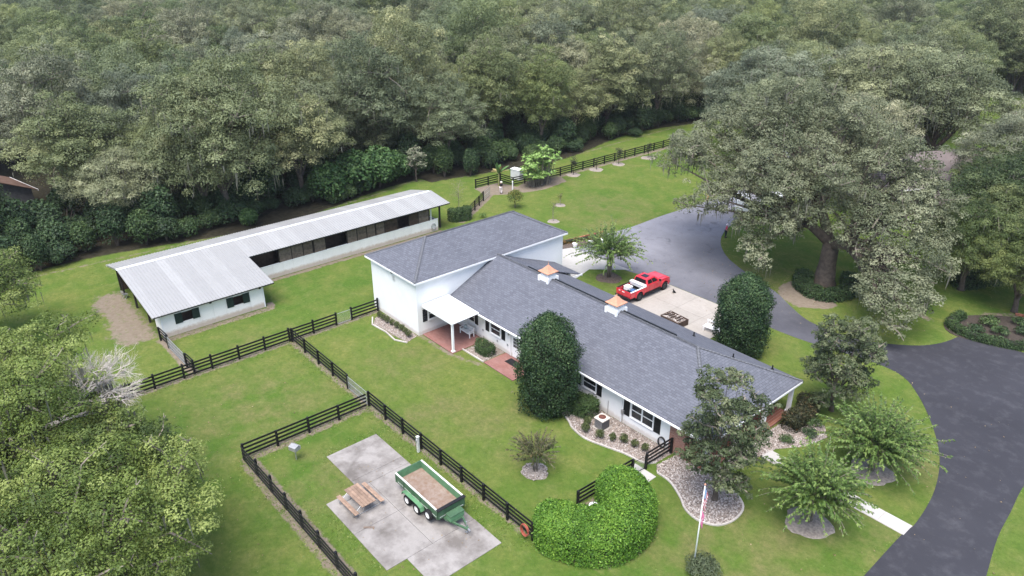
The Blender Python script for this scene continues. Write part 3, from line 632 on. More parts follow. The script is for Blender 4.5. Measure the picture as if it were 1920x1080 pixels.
def bbox(name, mat, x0, x1, y0, y1, z0, z1, parent=barn, bevel=0): b = bb(); b.box(x0, x1, y0, y1, z0, z1); return b.build(name, M[mat], parent, bevel=bevel)
# gutters / fascia dark line
bbox('fascia', 'shutter', SX - .06, SX - .01, ya, yw, zat(SX) - .13, zat(SX) - .03); bbox('fascia', 'shutter', NX - .06, NX - .01, yw, ye, zat(NX) - .14, zat(NX) - .03)
bbox('fascia', 'trim', BX_ + .01, BX_ + .05, ya, ye, BZ_ - .16, BZ_ - .04)
b = bb(); b.bar((KX, ya + .04, KZ - .1), (SX, ya + .04, zat(SX) - .1), .05, .12); b.bar((KX, ya + .04, KZ - .1), (BX_, ya + .04, BZ_ - .1), .05, .12); b.build('barge_board', M['metal'], barn)
# wide block walls, panel by panel with openings for the two windows
wx = -68.1; win = [(16.6, 18.8), (21.6, 23.8)]; zt = zat(wx) - .12
ys = [15.4, 16.62, 17.8, 19.0, 20.2, 21.4, 22.6, 23.9, 25.25]
for y0, y1 in zip(ys[:-1], ys[1:]):
    cuts = sorted([y0] + [w for ww in win for w in ww if y0 < w < y1] + [y1])
    b = bb()
    for a, c in zip(cuts[:-1], cuts[1:]):
        mid = (a + c) / 2; hole = any(w0 < mid < w1 for w0, w1 in win)
        if hole: b.box(wx - .1, wx, a, c - .012, -.05, 1.12); b.box(wx - .1, wx, a, c - .012, 2.12, zt)
        else: b.box(wx - .1, wx, a, c - (.012 if c == y1 else 0), -.05, zt)
    b.build('wall_panel', M['siding'], barn)
for w0, w1 in win:
    bbox('window_trim', 'trim', wx, wx + .03, w0, w1, 2.12, 2.2); bbox('window_back', 'brownwood', wx - .9, wx - .85, w0 - .4, w1 + .4, .6, 2.3)
    s_ = bbox('shutter', 'gshutter', wx + .005, wx + .05, w0 - .06, w0 + .62, 1.1, 2.16)
    for k in range(9): bbox('slat', 'gshutter', wx + .05, wx + .062, w0, w0 + .56, 1.16 + k * .11, 1.22 + k * .11, s_)
    s_ = bbox('shutter', 'gshutter', wx + .005, wx + .05, w1 - .62, w1 + .06, 1.1, 2.16)
    for k in range(9): bbox('slat', 'gshutter', wx + .05, wx + .062, w1 - .56, w1, 1.16 + k * .11, 1.22 + k * .11, s_)
b = bb(); b.add([(x, y, z) for y in (25.25, 25.35) for x, z in ((-82, -.05), (wx, -.05), (wx, zt), (KX, KZ - .12), (-82, BZ_ - .1))], [(0, 1, 2, 3, 4), (9, 8, 7, 6, 5), (0, 5, 6, 1), (1, 6, 7, 2), (2, 7, 8, 3), (3, 8, 9, 4), (4, 9, 5, 0)]); b.build('cross_wall', M['siding'], barn)
bbox('corner_board', 'trim', wx - .04, wx + .02, 15.28, 15.4, -.05, zt); bbox('corner_board', 'trim', wx - .04, wx + .02, 25.25, 25.37, -.05, zt)
bbox('front_return', 'siding', -70.2, wx - .05, 15.3, 15.38, -.05, 2.6)
bbox('rear_wall', 'brownwood', -81.95, -81.85, 15.4, ye - .9, -.05, 2.95)
bbox('stall_divider', 'brownwood', -80.5, -70.4, 19.4, 19.48, 0, 2.6); bbox('tack_wall', 'dark', -80.5, -77.4, 16.2, 16.3, 0, 2.8)
for x, y in ((-76.4, 15.3), (-72.3, 15.3), (-80.9, 15.3), (-81.9, 15.3), (-74.75, 52.1), (-78, 52.1), (-81.8, 52.1)):
    z = (zat(x) if x > KX else KZ - sb * (KX - x)) - .1
    bbox('post', 'postwood', x - .09, x + .09, y - .09, y + .09, -.05, z)
# narrow wing: low white wall panels and timber stall fronts above
nxw = -74.15; y = yw - 1.0; k = 0
while y < 51.3:
    y1 = min(y + 1.22, 51.4); bbox('low_wall_panel', 'siding', nxw - .08, nxw, y, y1 - .012, -.05, 1.55); y = y1
bbox('wall_cap', 'trim', nxw - .1, nxw + .02, yw - 1, 51.4, 1.55, 1.59)
ztop = zat(nxw) - .14
stalls = [(29.6, 33.9, 4), (38.3, 43.6, 4), (34.0, 35.5, 1), (43.7, 44.9, 1), (49.0, 50.2, 1), (47.6, 48.8, 1)]
fronts = [(27.2, 29.9, 0), (30.0, 31.4, 1), (31.5, 32.8, 1), (32.9, 34.0, 1), (34.25, 35.6, 1), (35.7, 38.3, 0), (38.5, 39.7, 1), (39.8, 41.0, 1), (41.1, 42.2, 1), (42.4, 43.5, 1), (43.6, 45.4, 2), (45.4, 47.0, 0), (47.1, 48.4, 2), (48.5, 50.0, 1)]
for y0, y1, kd in fronts:
    if kd == 0:
        bbox('stall_back', 'brownwood', nxw - 1.6, nxw - 1.55, y0, y1, 0, ztop)
    else:
        n = 5; h = (ztop - .15 - 1.6) / n
        for j in range(n): bbox('plank', 'greywood' if kd == 1 else 'brownwood', nxw - .07 + .006 * (j % 2), nxw - .025 + .006 * (j % 2), y0, y1, 1.6 + j * h, 1.6 + (j + 1) * h - .015)
for y0 in [27.1] + [(a[1] + b_[0]) / 2 for a, b_ in zip(fronts[:-1], fronts[1:])] + [50.1]:
    bbox('stall_post', 'postwood', nxw - .1, nxw + .0, y0 - .05, y0 + .05, 1.59, ztop)
bbox('stall_header', 'postwood', nxw - .1, nxw - .02, yw - 1, 51.9, ztop - .14, ztop)
bbox('end_post', 'trim', nxw - .08, nxw + .02, 50.3, 50.42, 1.59, ztop)
bbox('end_wall', 'siding', -81.8, nxw - .1, 51.3, 51.4, -.05, 1.42); bbox('stall_floor', 'mulch', -81.8, nxw - .1, yw, 51.3, -.05, .03)
bbox('stall_inner_wall', 'brownwood', -78.3, -78.2, yw, 50.4, 0, 3.6)
for x, y in ((wx + .1, 20.0), (wx + .1, 25.0)):
    b = bb(); b.box(wx, wx + .16, y - .1, y + .1, 2.2, 2.36); b.build('flood_light', M['shutter'], barn)
# hose reel on the wing, dish chair inside the open end
hl = MB()
for k in range(3): hl.tube([(.06 * k + .05, .3 * math.cos(a), .3 * math.sin(a) * 1.25) for a in np.linspace(0, 6.283, 20)], .025, 5)
tag(hl.build('coiled_hose', pm('grey_hose', (.35, .36, .36), .15), None, (nxw, 50.6, .75), smooth=True), 'coiled grey hose hung on the far end of the low stable wall', 'hose')
ch = thing('folding_chair', 'metal folding chair under the open end of the stable roof', 'chair', (-79.6, 15.1, 0), R(200))
for sx in (-.22, .22):
    b = MB(); b.tube([(sx, -.25, 0), (sx, .22, .5), (sx, .3, .9)], .02); b.build('leg', M['metal'], ch); b = MB(); b.tube([(sx, .25, 0), (sx, -.2, .46)], .02); b.build('leg', M['metal'], ch)
MB().box(-.24, .24, -.2, .22, .44, .48).build('seat', M['metal'], ch); MB().box(-.24, .24, .24, .28, .65, .9).build('backrest', M['metal'], ch)

# ------------------------------------------------------------------ other buildings, half hidden by the trees
M['tanroof'] = pm('brown_grey_shingles', (.15, .125, .125), .15, 1, .9, .3); M['rust'] = None
t = NT('rusty_tin'); t.col(t.ramp(t.noise(1.2, 6, .7), [(.3, (.085, .05, .036)), (.55, (.14, .085, .062)), (.75, (.2, .16, .135))])); M['rust'] = t.fin(.8)
def gable_house(name, label, cat, loc, rz, L, W, h, hr, wallm, roofm, wins=()):
    o = thing(name, label, cat, loc, rz)
    MB().box(-L / 2, L / 2, -W / 2, W / 2, -.1, h).build('wall', wallm, o)
    g = MB(); g.add([(s * L / 2, y, z) for s in (-1, 1) for y, z in ((-W / 2, h), (W / 2, h), (0, hr - .12))], [(0, 2, 1), (3, 4, 5), (0, 3, 5, 2), (1, 2, 5, 4), (0, 1, 4, 3)]); g.build('gable', wallm, o)
    e = .6; sl = (hr - h) / (W / 2)
    for s in (-1, 1):
        b = MB(); b.hexa([(-L / 2 - e, s * (W / 2 + e), h - sl * e), (L / 2 + e, s * (W / 2 + e), h - sl * e), (L / 2 + e, 0, hr), (-L / 2 - e, 0, hr), (-L / 2 - e, s * (W / 2 + e), h - sl * e + .1), (L / 2 + e, s * (W / 2 + e), h - sl * e + .1), (L / 2 + e, 0, hr + .1), (-L / 2 - e, 0, hr + .1)])
        normals_fix(b.build('roof', roofm, o))
        MB().bar((-L / 2 - e, s * (W / 2 + e + .03), h - sl * e + .02), (L / 2 + e, s * (W / 2 + e + .03), h - sl * e + .02), .05, .2).build('fascia', M['trim'], o)
    for x, w, z0, z1 in wins:
        for s in (-1, 1):
            f = MB().box(x - w / 2 - .06, x + w / 2 + .06, s * W / 2 - .04, s * W / 2 + .04, z0 - .06, z1 + .06).build('window', M['trim'], o)
            MB().box(x - w / 2, x + w / 2, s * W / 2 - .05, s * W / 2 + .05, z0, z1).build('pane', M['glass'], f)
    return o
gable_house('neighbour_house', 'brown roofed house mostly hidden beneath the mossy oaks on the right', 'house', (-41.5, 113.5, 0), R(62), 21, 12, 3.0, 5.8, pm('tan_wall', (.30, .25, .21), .1), M['tanroof'], ((-7, 1.4, 1, 2.3), (-2, 1.8, .9, 2.3), (4, 1.4, 1, 2.3)))
gable_house('neighbour_garage', 'small brown roofed garage in front of the hidden house', 'garage', (-33.4, 106.4, 0), R(62), 7, 5.5, 2.5, 3.9, pm('brown_wall', (.15, .12, .1), .1), M['tanroof'])
gable_house('rusty_shed', 'dark shed with a rusted tin roof in the woods at left', 'shed', (-120.5, 8.9, 0), R(12), 8, 9, 2.8, 5.0, pm('grey_boards', (.11, .105, .105), .2), M['rust'], ((-2, 1.2, 1, 2),))
gable_house('distant_house', 'pale gable end of a house deep in the woods at top', 'house', (-145, 156, 0), R(20), 14, 9, 5.5, 8.5, pm('mauve_wall', (.42, .38, .38), .1), M['tanroof'], ((-4, 1.2, 1, 2.4), (2, 1.2, 1, 2.4)))
# ------------------------------------------------------------------ board fences
post_mesh = MB().box(-.075, .075, -.075, .075, -.1, 1.42).mesh('fence_post', M['black'])
rail_mesh = MB().box(0, 1, -.022, .022, -.075, .075).mesh('fence_rail', M['black'])
frng = random.Random(3)
def fence(label, pts, bay=2.45, group='black board fences', zr=(.28, .62, .95, 1.27), side=.09, ends=(1, 1), h=1.0):
    o = thing('board_fence', label, 'fence', (pts[0][0], pts[0][1], 0), 0, group)
    for si, (a, c) in enumerate(zip(pts[:-1], pts[1:])):
        a = Vector((*a, 0)); c = Vector((*c, 0)); L = (c - a).length; n = max(1, round(L / bay)); ang = math.atan2(c.y - a.y, c.x - a.x)
        nv = Vector((-math.sin(ang), math.cos(ang), 0)) * side
        for i in range(n + 1):
            if i == 0 and (si > 0 or not ends[0]): continue
            if i == n and si == len(pts) - 2 and not ends[1]: continue
            p = a + (c - a) * i / n - Vector((*pts[0], 0))
            put('post', post_mesh, o, p, (R(frng.uniform(-1, 1)), R(frng.uniform(-1, 1)), ang), (1, 1, frng.uniform(.97, 1.03) * h))
        for i in range(n):
            p = a + (c - a) * i / n - Vector((*pts[0], 0)) + nv
            for z in zr:
                put('rail', rail_mesh, o, p + Vector((0, 0, z * h + frng.uniform(-.012, .012))), (0, R(frng.uniform(-.35, .35)), ang), (L / n, 1, 1))
    return o
F1 = (-59.8, 0); FY = 24.15
fence('long black board fence from the left oak to the wire gate by the house', [(-59.8, 4.5), (-59.8, 28.9)], 2.44, side=-.1)
fence('short black board fence joining the wire gate to the white house corner', [(-59.8, 30.6), (-59.8, 33.6)], 2.9, side=-.1)
fence('black board fence running from the long fence to the silver pen gate', [(-59.6, FY), (-49.2, FY)], 2.5, side=.1)
fence('black board fence along the house side of the trailer pen', [(-45.8, FY), (-26.2, FY + .15)], 2.36, side=.1)
fence('black board fence at the back of the trailer pen by the grill', [(-45.65, FY - .25), (-45.8, 13.75)], 2.5, side=-.1, ends=(0, 0))
fence('black board fence on the left side of the trailer pen', [(-45.8, 13.7), (-18.6, 13.9)], 2.35, side=-.1)
fence('short black fence piece at the stable corner', [(-67.9, 14.9), (-66.0, 15.0)], 1.9, side=.1)
fence('short black fence piece between tube gate and long fence', [(-61.6, 15.1), (-60.0, 15.2)], 1.5, side=.1)
fence('black board fence piece tied to the brick house corner', [(-26.05, 35.1), (-26.0, 37.9)], 2.7, side=.1)
fence('black board fence running behind the clipped hedge', [(-26.45, 28.6), (-26.25, 33.85)], 1.75, side=.1)
fence('black board fence enclosing the pump inside the hedge', [(-26.35, 30.2), (-24.3, 30.0)], 2.0, side=.1, ends=(0, 1), h=.9)
fence('far black board fence crossing the back lawn', [(-80.7, 77.0), (-80.5, 109.5)], 2.45, side=.1)
fence('black board fence of the little garden pen at the back', [(-84.4, 65.6), (-84.3, 70.3), (-81.6, 70.5), (-80.9, 77.0)], 2.3, side=.1, ends=(1, 0))
fence('black board fence beside the sandy path behind the stable', [(-74.6, 56.2), (-79.2, 62.9)], 2.3, side=.1)
def wire_gate(label, a, c, h=1.25, mat='metal', nv=0, nh=0, r=.022, group=None):
    a = Vector((*a, 0)); c = Vector((*c, 0)); L = (c - a).length; o = thing('wire_gate', label, 'gate', a, math.atan2(c.y - a.y, c.x - a.x))
    b = MB(); b.tube([(0, 0, .1), (L, 0, .1), (L, 0, h), (0, 0, h), (0, 0, .1)], r, 6); b.build('frame', M[mat], o)
    for k in range(nh): b = MB(); z = .1 + (h - .1) * (k + 1) / (nh + 1); b.tube([(0, 0, z), (L, 0, z)], r * .9, 5); b.build('bar', M[mat], o)
    w = MB(); n = int(L / .11)
    for i in range(1, n): w.tube([(L * i / n, 0, .1), (L * i / n, 0, h)], .006, 3, False)
    for i in range(1, int(h / .13)): w.tube([(0, 0, .1 + i * .13), (L, 0, .1 + i * .13)], .006, 3, False)
    w.build('mesh_wire', M['metal'], o); return o
wire_gate('thin wire gate between black fence and white house wall', (-59.8, 29.0), (-59.8, 30.5), 1.2)
wire_gate('silver wire gate beside the trailer pen corner', (-49.1, FY), (-46.0, FY), 1.25, nh=1)
wire_gate('galvanised tube gate beside the stable', (-65.9, 15.0), (-61.7, 15.1), 1.2, nh=2, r=.03)
wire_gate('narrow wire gate over the stepping slab by the hedge', (-26.2, 33.95), (-26.1, 35.0), 1.15, 'black')
wire_gate('wire gate at the garden pen behind the stable', (-79.3, 63.0), (-80.6, 65.2), 1.3, nh=1)

# ------------------------------------------------------------------ dump trailer in the pen
M['green'] = pm('green_paint', (.064, .128, .07), .22, 2.5, .5, rnd=.1); M['greenin'] = pm('faded_green_paint', (.10, .225, .115), .2, 2, .6)
M['bedfloor'] = None
t = NT('rusty_bed'); t.col(t.mix(t.ramp(t.noise(2.5, 6, .7), [(.4, (0, 0, 0)), (.7, (.8, .8, .8))]), t.ramp(t.noise(.9, 5), [(.3, (.21, .155, .12)), (.7, (.29, .235, .20))]), (.16, .085, .05))); M['bedfloor'] = t.fin(.85)
M['rim'] = pm('white_rim', (.7, .7, .68), .1, 5, .4); M['wornwhite'] = pm('worn_rail_top', (.55, .56, .52), .3, 6, .6)
tr = thing('dump_trailer', 'green tandem axle dump trailer parked on the stained slab', 'trailer', (-33.4, 21.45, .05))
L0, L1, W0 = -2.45, 2.45, 1.05; zf, zt_ = .78, 1.36
MB().box(L0, L1, -W0, W0, zf - .08, zf).build('bed_floor', M['bedfloor'], tr)
for s in (-1, 1):
    w = MB(); w.box(L0, L1, s * W0 - .04, s * W0 + .04, zf - .1, zt_); w = w.build('side_wall', M['greenin'] if 0 else M['green'], tr)
    for x in np.linspace(L0 + .05, L1 - .05, 6): MB().box(x - .05, x + .05, s * W0 + s * .04 - .03, s * W0 + s * .04 + .03, zf - .1, zt_ - .02).build('stake', M['green'], w)
    MB().box(L0, L1, s * W0 - .06, s * W0 + .06, zt_, zt_ + .05).build('top_rail', M['wornwhite'], w)
    MB().box(L0 + .05, L1 - .05, s * (W0 - .045) - .006, s * (W0 - .045) + .006, zf, zt_).build('liner', M['greenin'], w)
MB().box(L1 - .04, L1 + .04, -W0, W0, zf - .12, zt_ + .02).build('front_wall', M['green'], tr); MB().box(L1 - .12, L1 + .14, -W0 - .08, W0 + .08, zt_ + .02, zt_ + .1).build('tarp_roll', M['black'], tr, bevel=.03)
tg = MB().box(L0 - .05, L0 + .03, -W0, W0, zf - .1, zt_ + .02).build('tailgate', M['green'], tr)
for y in (-.5, .0, .5): MB().box(L0 - .08, L0 - .05, y - .04, y + .04, zf - .1, zt_).build('stake', M['green'], tg)
MB().box(L0 + .035, L0 + .04, -W0 + .05, W0 - .05, zf, zt_).build('liner', M['greenin'], tg)
fr = MB(); fr.box(L0, L1 + .2, -.62, -.5, .5, .68); fr.box(L0, L1 + .2, .5, .62, .5, .68)
for x in np.linspace(L0 + .2, L1 - .2, 6): fr.box(x - .04, x + .04, -.5, .5, .55, .66)
fr.build('frame', M['green'], tr)
tn = MB(); tn.bar((L1 + .1, -.6, .56), (L1 + 1.75, -.02, .5), .1, .13); tn.bar((L1 + .1, .6, .56), (L1 + 1.75, .02, .5), .1, .13); tn.bar((L1 + .7, -.4, .55), (L1 + .7, .4, .55), .08, .1); tn = tn.build('tongue', M['green'], tr)
MB().bar((L1 + 1.65, 0, .5), (L1 + 2.0, 0, .5), .09, .1).build('coupler', M['metal'], tn); b = MB(); b.cyl((L1 + 1.55, .05, .12), (L1 + 1.55, .05, .95), .04, n=8); b.box(L1 + 1.47, L1 + 1.63, -.03, .13, .02, .12); b.build('jack', M['metal'], tn)
bxo = MB().box(L1 + .16, L1 + .68, -.55, .55, .62, 1.0).build('tool_box', M['greenin'], tr, bevel=.02); MB().box(L1 + .15, L1 + .7, -.57, .57, .97, 1.03).build('lid', M['green'], bxo, bevel=.01)
def wheel(x, y, z, r, w, s, parent, rim=M['rim'], name='wheel', rr=.6):
    b = MB(); b.lathe([(r * .62, -w / 2), (r * .93, -w / 2), (r, -w * .32), (r, w * .32), (r * .93, w / 2), (r * .62, w / 2), (r * .62, -w / 2)], (x, y, z), 22, 'y', False); o = normals_fix(b.build(name, M['rubber'], parent, smooth=False))
    b = MB(); b.lathe([(r * rr * 1.04, s * w * .3), (r * rr, s * w * .46), (r * rr * .82, s * w * .40), (r * rr * .75, s * w * .2), (r * .22, s * w * .22), (r * .2, s * w * .40), (.01, s * w * .42)], (x, y, z), 16, 'y'); normals_fix(b.build('rim', rim, o))
    for k in range(6):
        a = k * math.pi / 3; c = MB(); c.box(x + r * .4 * math.cos(a) - r * .07, x + r * .4 * math.cos(a) + r * .07, y + s * w * .215, y + s * w * .235, z + r * .4 * math.sin(a) - r * .07, z + r * .4 * math.sin(a) + r * .07); c.build('rim_hole', M['black'], o)
    return o
for s in (-1, 1):
    for x in (-.68, .45): wheel(x, s * 1.3, .37, .38, .24, s, tr)
    f = MB(); pts = [(-1.25, .55), (-1.15, .82), (-.85, .9), (.65, .9), (.95, .82), (1.05, .55)]
    for (xa, za), (xb, zb) in zip(pts[:-1], pts[1:]): f.bar((xa, s * 1.3, za), (xb, s * 1.3, zb), .3, .03)
    f.build('fender', M['greenin'], tr)
    MB().box(-.8, .6, s * 1.0 - .03, s * 1.0 + .15 * s + .03, .3, .42).build('axle_beam', M['black'], tr)
wheel(1.62, -1.22, .62, .38, .22, -1, tr, name='spare_wheel')
ho = MB(); ho.box(-1.9, -.1, -.1, .1, .42, .55); ho.build('hoist', M['black'], tr)
for y in (-.95, .95): MB().box(L0 - .09, L0 - .05, y - .06, y + .06, .72, .8).build('tail_light', pm('red_lens', (.35, .02, .02), .1, rough=.2), tr)
for s in (-1,): MB().box(L0 + .3, L1 - .1, s * (W0 + .045) - .004, s * (W0 + .045) + .004, zf + .02, zf + .07).build('stripe', M['wornwhite'], tr)
MB().box(L1 + .042, L1 + .05, -W0 + .1, W0 - .1, zf + .0, zf + .05).build('stripe', M['wornwhite'], tr)
for x, y in ((.4, .1), (1.5, .35)):
    b = MB(); b.lathe([(.01, 0), (.2, 0), (.22, .015), (.1, .02), (.01, .02)], (x, y, zf + .003), 12); normals_fix(b.build('cable_loop', M['black'], tr)) if 0 else None
# ------------------------------------------------------------------ picnic table
M['cedar'] = pm('cedar_boards', (.30, .205, .15), .25, 3.5, .8, .2, rnd=.3)
pt = thing('picnic_table', 'reddish wood picnic table with steel pipe frame on the slab', 'picnic table', (-36.2, 17.75, .05), R(1.5))
tp = MB().box(-1.1, 1.1, -.3, -.26, .68, .72).build('table_top', M['cedar'], pt)
for k in range(5): MB().box(-1.15, 1.15, -.53 + k * .215, -.53 + k * .215 + .2, .72, .765).build('plank', M['cedar'], tp, bevel=.008)
for s in (-1, 1):
    be = MB().box(-1.15, 1.15, s * .98 - .02, s * .98 + .02, .40, .435).build('bench', M['cedar'], pt)
    for k in (0, 1): MB().box(-1.22, 1.22, s * .98 - .15 + k * .155, s * .98 - .15 + k * .155 + .145, .435, .475).build('plank', M['cedar'], be, bevel=.006)
for x in (-.85, .85):
    b = MB(); b.tube([(x, -1.1, .42), (x, -1.12, .1), (x, -.95, .03), (x, .95, .03), (x, 1.12, .1), (x, 1.1, .42), (x, .75, .44), (x, .45, .70), (x, -.45, .70), (x, -.75, .44), (x, -1.1, .42)], .022, 6); b.tube([(x, -.3, .03), (x, -.3, .7)], .02, 6); b.tube([(x, .3, .03), (x, .3, .7)], .02, 6); b.build('pipe_frame', M['metal'], pt, smooth=True)
# ------------------------------------------------------------------ park grill, spigot post, red hose, board on slab
gr = thing('park_grill', 'grey steel park grill on a post in the pen corner', 'grill', (-43.4, 16.6, 0), R(20))
b = MB(); b.cyl((0, 0, -.05), (0, 0, .95), .05, n=8); b.build('post', M['metal'], gr)
M['grillsteel'] = pm('weathered_steel', (.33, .33, .34), .2, 6, .5, metal=.4)
bx_ = MB(); bx_.box(-.32, .32, -.28, -.26, .95, 1.2); bx_.box(-.32, .32, .26, .28, .95, 1.2); bx_.box(-.32, -.3, -.26, .26, .95, 1.2); bx_.box(.3, .32, -.26, .26, .95, 1.2); bx_.box(-.32, .32, -.28, .28, .92, .95); bx_.build('fire_box', M['grillsteel'], gr)
g_ = MB()
for k in range(11): g_.bar((-.29 + k * .058, -.26, 1.17), (-.29 + k * .058, .26, 1.17), .02)
g_.build('grate', M['metal'], gr); MB().hexa([(-.33, -.29, 1.2), (.33, -.29, 1.2), (.33, .1, 1.3), (-.33, .1, 1.3), (-.33, -.29, 1.23), (.33, -.29, 1.23), (.33, .1, 1.34), (-.33, .1, 1.34)]).build('lid', M['grillsteel'], gr)
ut = thing('utility_post', 'pale grey utility post beside the pen fence', 'post', (-38.3, 23.85, 0)); MB().box(-.09, .09, -.09, .09, -.1, 1.35).build('pedestal', M['wornwhite'], ut, bevel=.02); MB().box(-.12, .12, -.12, .12, 1.35, 1.42).build('cap', M['wornwhite'], ut, bevel=.02); MB().box(-.06, .06, -.16, -.09, .9, 1.15).build('outlet_box', M['metal'], ut)
hs = MB()
for k in range(5):
    rr_ = .34 + .02 * (k % 3); hs.tube([(rr_ * math.cos(a) * .95, -.05 - .035 * k, .78 + rr_ * 1.2 * math.sin(a)) for a in np.linspace(0, 6.283, 24)], .024, 5)
tag(hs.build('red_hose', pm('red_hose_rubber', (.33, .085, .055), .2, 5, .6), None, (-26.6, 24.1, 0), smooth=True), 'coiled red hose hung on the fence end beside the clipped hedge', 'hose')
bd = MB(); bd.box(-.35, .35, -.07, .07, 0, .04); tag(bd.build('loose_board', M['greywood'], None, (-33.9, 17.0, .052), (0, 0, R(50))), 'short grey board lying on the stained slab', 'board')
hr = MB()
for k in range(3): hr.tube([(.32 * math.cos(a), -.04 - .05 * k, .45 + .42 * math.sin(a)) for a in np.linspace(0, 6.283, 22)], .03, 5)
tag(hr.build('black_hose', M['black'], None, (-26.95, WF - .02, .0), smooth=True), 'coiled black hose hung on the white wall beside the brick corner', 'hose')
# ------------------------------------------------------------------ air conditioner
ac = thing('air_conditioner', 'tan and grey air conditioner in the stone bed by the wall', 'air conditioner', (-31.5, 36.35, 0))
MB().box(-.55, .55, -.55, .55, 0, .08).build('pad', M['concrete'], ac); MB().box(-.42, .42, -.42, .42, .08, .86).build('coil_box', pm('ac_coil', (.07, .07, .075), .3, 12, .6), ac, bevel=.06)
tpa = MB(); tpa.add([(sx * a, sy * a, z) for a, z in ((.46, .86), (.46, .96), (.36, 1.0)) for sx, sy in ((-1, -1), (1, -1), (1, 1), (-1, 1))], [(3, 2, 1, 0)] + [(k * 4 + i, k * 4 + (i + 1) % 4, k * 4 + 4 + (i + 1) % 4, k * 4 + 4 + i) for k in (0, 1) for i in range(4)] + [(8, 9, 10, 11)]); tpa.build('top_cover', pm('ac_tan', (.55, .5, .44), .08), ac, bevel=.03)
fg = MB()
for r_ in (.12, .2, .28): fg.tube([(r_ * math.cos(a), r_ * math.sin(a), 1.03) for a in np.linspace(0, 6.283, 18)], .008, 4)
fg.build('fan_grille', M['shutter'], ac); b = MB(); b.lathe([(.01, 1.005), (.3, 1.005), (.3, 1.015), (.01, 1.015)], (0, 0), 18); b.build('fan_well', pm('rusty_fan', (.16, .06, .045), .3, 6), ac)
for s in (-1, 1):
    for k in range(10): MB().box(-.36 + k * .075, -.33 + k * .075, s * .425 - .006, s * .425 + .006, .12, .82).build('louvre', M['metal'], ac) if s < 0 else None
# ------------------------------------------------------------------ white garden bench with cushion
be = thing('garden_bench', 'white slatted garden bench on the covered red patio', 'bench', (-49.9, 37.35, .08), 0)
for x in (-.72, .72):
    for y in (-.25, .25): MB().box(x - .035, x + .035, y - .035, y + .035, 0, .95 if y > 0 else .62).build('leg', M['trim'], be)
    MB().box(x - .045, x + .045, -.32, .3, .62, .66).build('armrest', M['trim'], be)
st = MB().box(-.72, .72, -.28, -.24, .36, .42).build('seat', M['trim'], be)
for k in range(5): MB().box(-.76, .76, -.27 + k * .11, -.27 + k * .11 + .09, .42, .45).build('slat', M['trim'], st)
bk_ = MB().box(-.72, .72, .22, .27, .88, .95).build('backrest', M['trim'], be)
MB().box(-.72, .72, .22, .27, .52, .57).build('lower_rail', M['trim'], bk_)
for k in range(10): MB().box(-.62 + k * .13, -.56 + k * .13, .23, .26, .57, .88).build('slat', M['trim'], bk_)
cu = MB(); cu.lathe([(.01, -.05), (.2, -.06), (.25, 0), (.2, .06), (.01, .05)], (0, 0, 0), 14, 'y'); tag(normals_fix(cu.build('round_cushion', pm('blue_grey_cloth', (.34, .39, .41), .2, 8), None, (-50.25, 37.45, .78), (R(-12), 0, 0), smooth=True)), 'round grey blue cushion leaning on the white bench', 'cushion')
# ------------------------------------------------------------------ flagpole
fp = thing('flagpole', 'white flagpole with drooping striped flag and a pink flag below it', 'flagpole', (-18.2, 30.25, 0))
b = MB(); b.tube([(0, 0, -.1), (0, 0, 3.2), (.0, .0, 6.3)], [.05, .042, .03], 8); b.build('pole', M['trim'], fp, smooth=True); b = MB(); b.lathe([(.01, 6.28), (.06, 6.34), (.06, 6.38), (.01, 6.44)], (0, 0), 10); b.build('finial', M['copper'], fp)
def flag(z1, z0, w, name, cols, seed):
    rr = random.Random(seed); n = len(cols); A = Vector((.7576, .6528, 0)); B_ = Vector((-.6528, .7576, 0)); base = None
    for k, (u0, u1, v0, v1, mt) in enumerate(cols):
        b = MB(); vs = []; fs = []; nu, nv = 6, 8
        for i in range(nu + 1):
            for j in range(nv + 1):
                u = u0 + (u1 - u0) * i / nu; v = v0 + (v1 - v0) * j / nv
                d = w * u * (1 - .35 * v); wv = .07 * math.sin(u * 14 + v * 2) * (.3 + u)
                z = z1 - (z1 - z0) * v - u * w * 1.3 * (1 - .3 * v)
                p = A * (.045 + d * .55) + B_ * wv; vs.append((p.x, p.y, z))
        for i in range(nu):
            for j in range(nv): fs.append((i * (nv + 1) + j, (i + 1) * (nv + 1) + j, (i + 1) * (nv + 1) + j + 1, i * (nv + 1) + j + 1))
        b.add(vs, fs); o = b.build(name if base is None else 'flag_stripe', mt, base or fp, smooth=True); s_ = o.modifiers.new('thickness', 'SOLIDIFY'); s_.thickness = .008
        base = base or o
fred = pm('flag_red', (.52, .10, .16), .1, 6, .8); fwh = pm('flag_white', (.75, .72, .74), .06, 6, .8); fbl = pm('flag_blue', (.22, .32, .5), .1, 6, .8); fpk = pm('flag_pink', (.60, .19, .34), .12, 6, .8)
st_ = [(0, .42, 0, .5, fbl)]
for k in range(11):
    v0, v1 = k / 11, (k + 1) / 11; st_.append((.425 if v0 < .5 else 0, 1, v0 + .002, v1 - .002, fred if k % 2 == 0 else fwh))
flag(6.1, 4.75, .42, 'striped_flag', st_, 1)
flag(4.45, 3.35, .34, 'pink_flag', [(0, 1, 0, 1, fpk)], 2)
b = MB(); b.tube([(.13 + .09 * math.cos(a) * .7576, .1 + .09 * math.cos(a) * .6528, 3.72 + .12 * math.sin(a)) for a in np.linspace(0, 6.283, 14)], .02, 5); b.build('ring_emblem', fwh, fp)
lt = MB(); lt.lathe([(.01, 0), (.09, 0), (.1, .12), (.06, .16), (.01, .17)], (0, 0), 10); tag(normals_fix(lt.build('ground_light', M['trim'], None, (-17.7, 30.55, .1))), 'small white ground lamp at the foot of the flagpole', 'lamp')
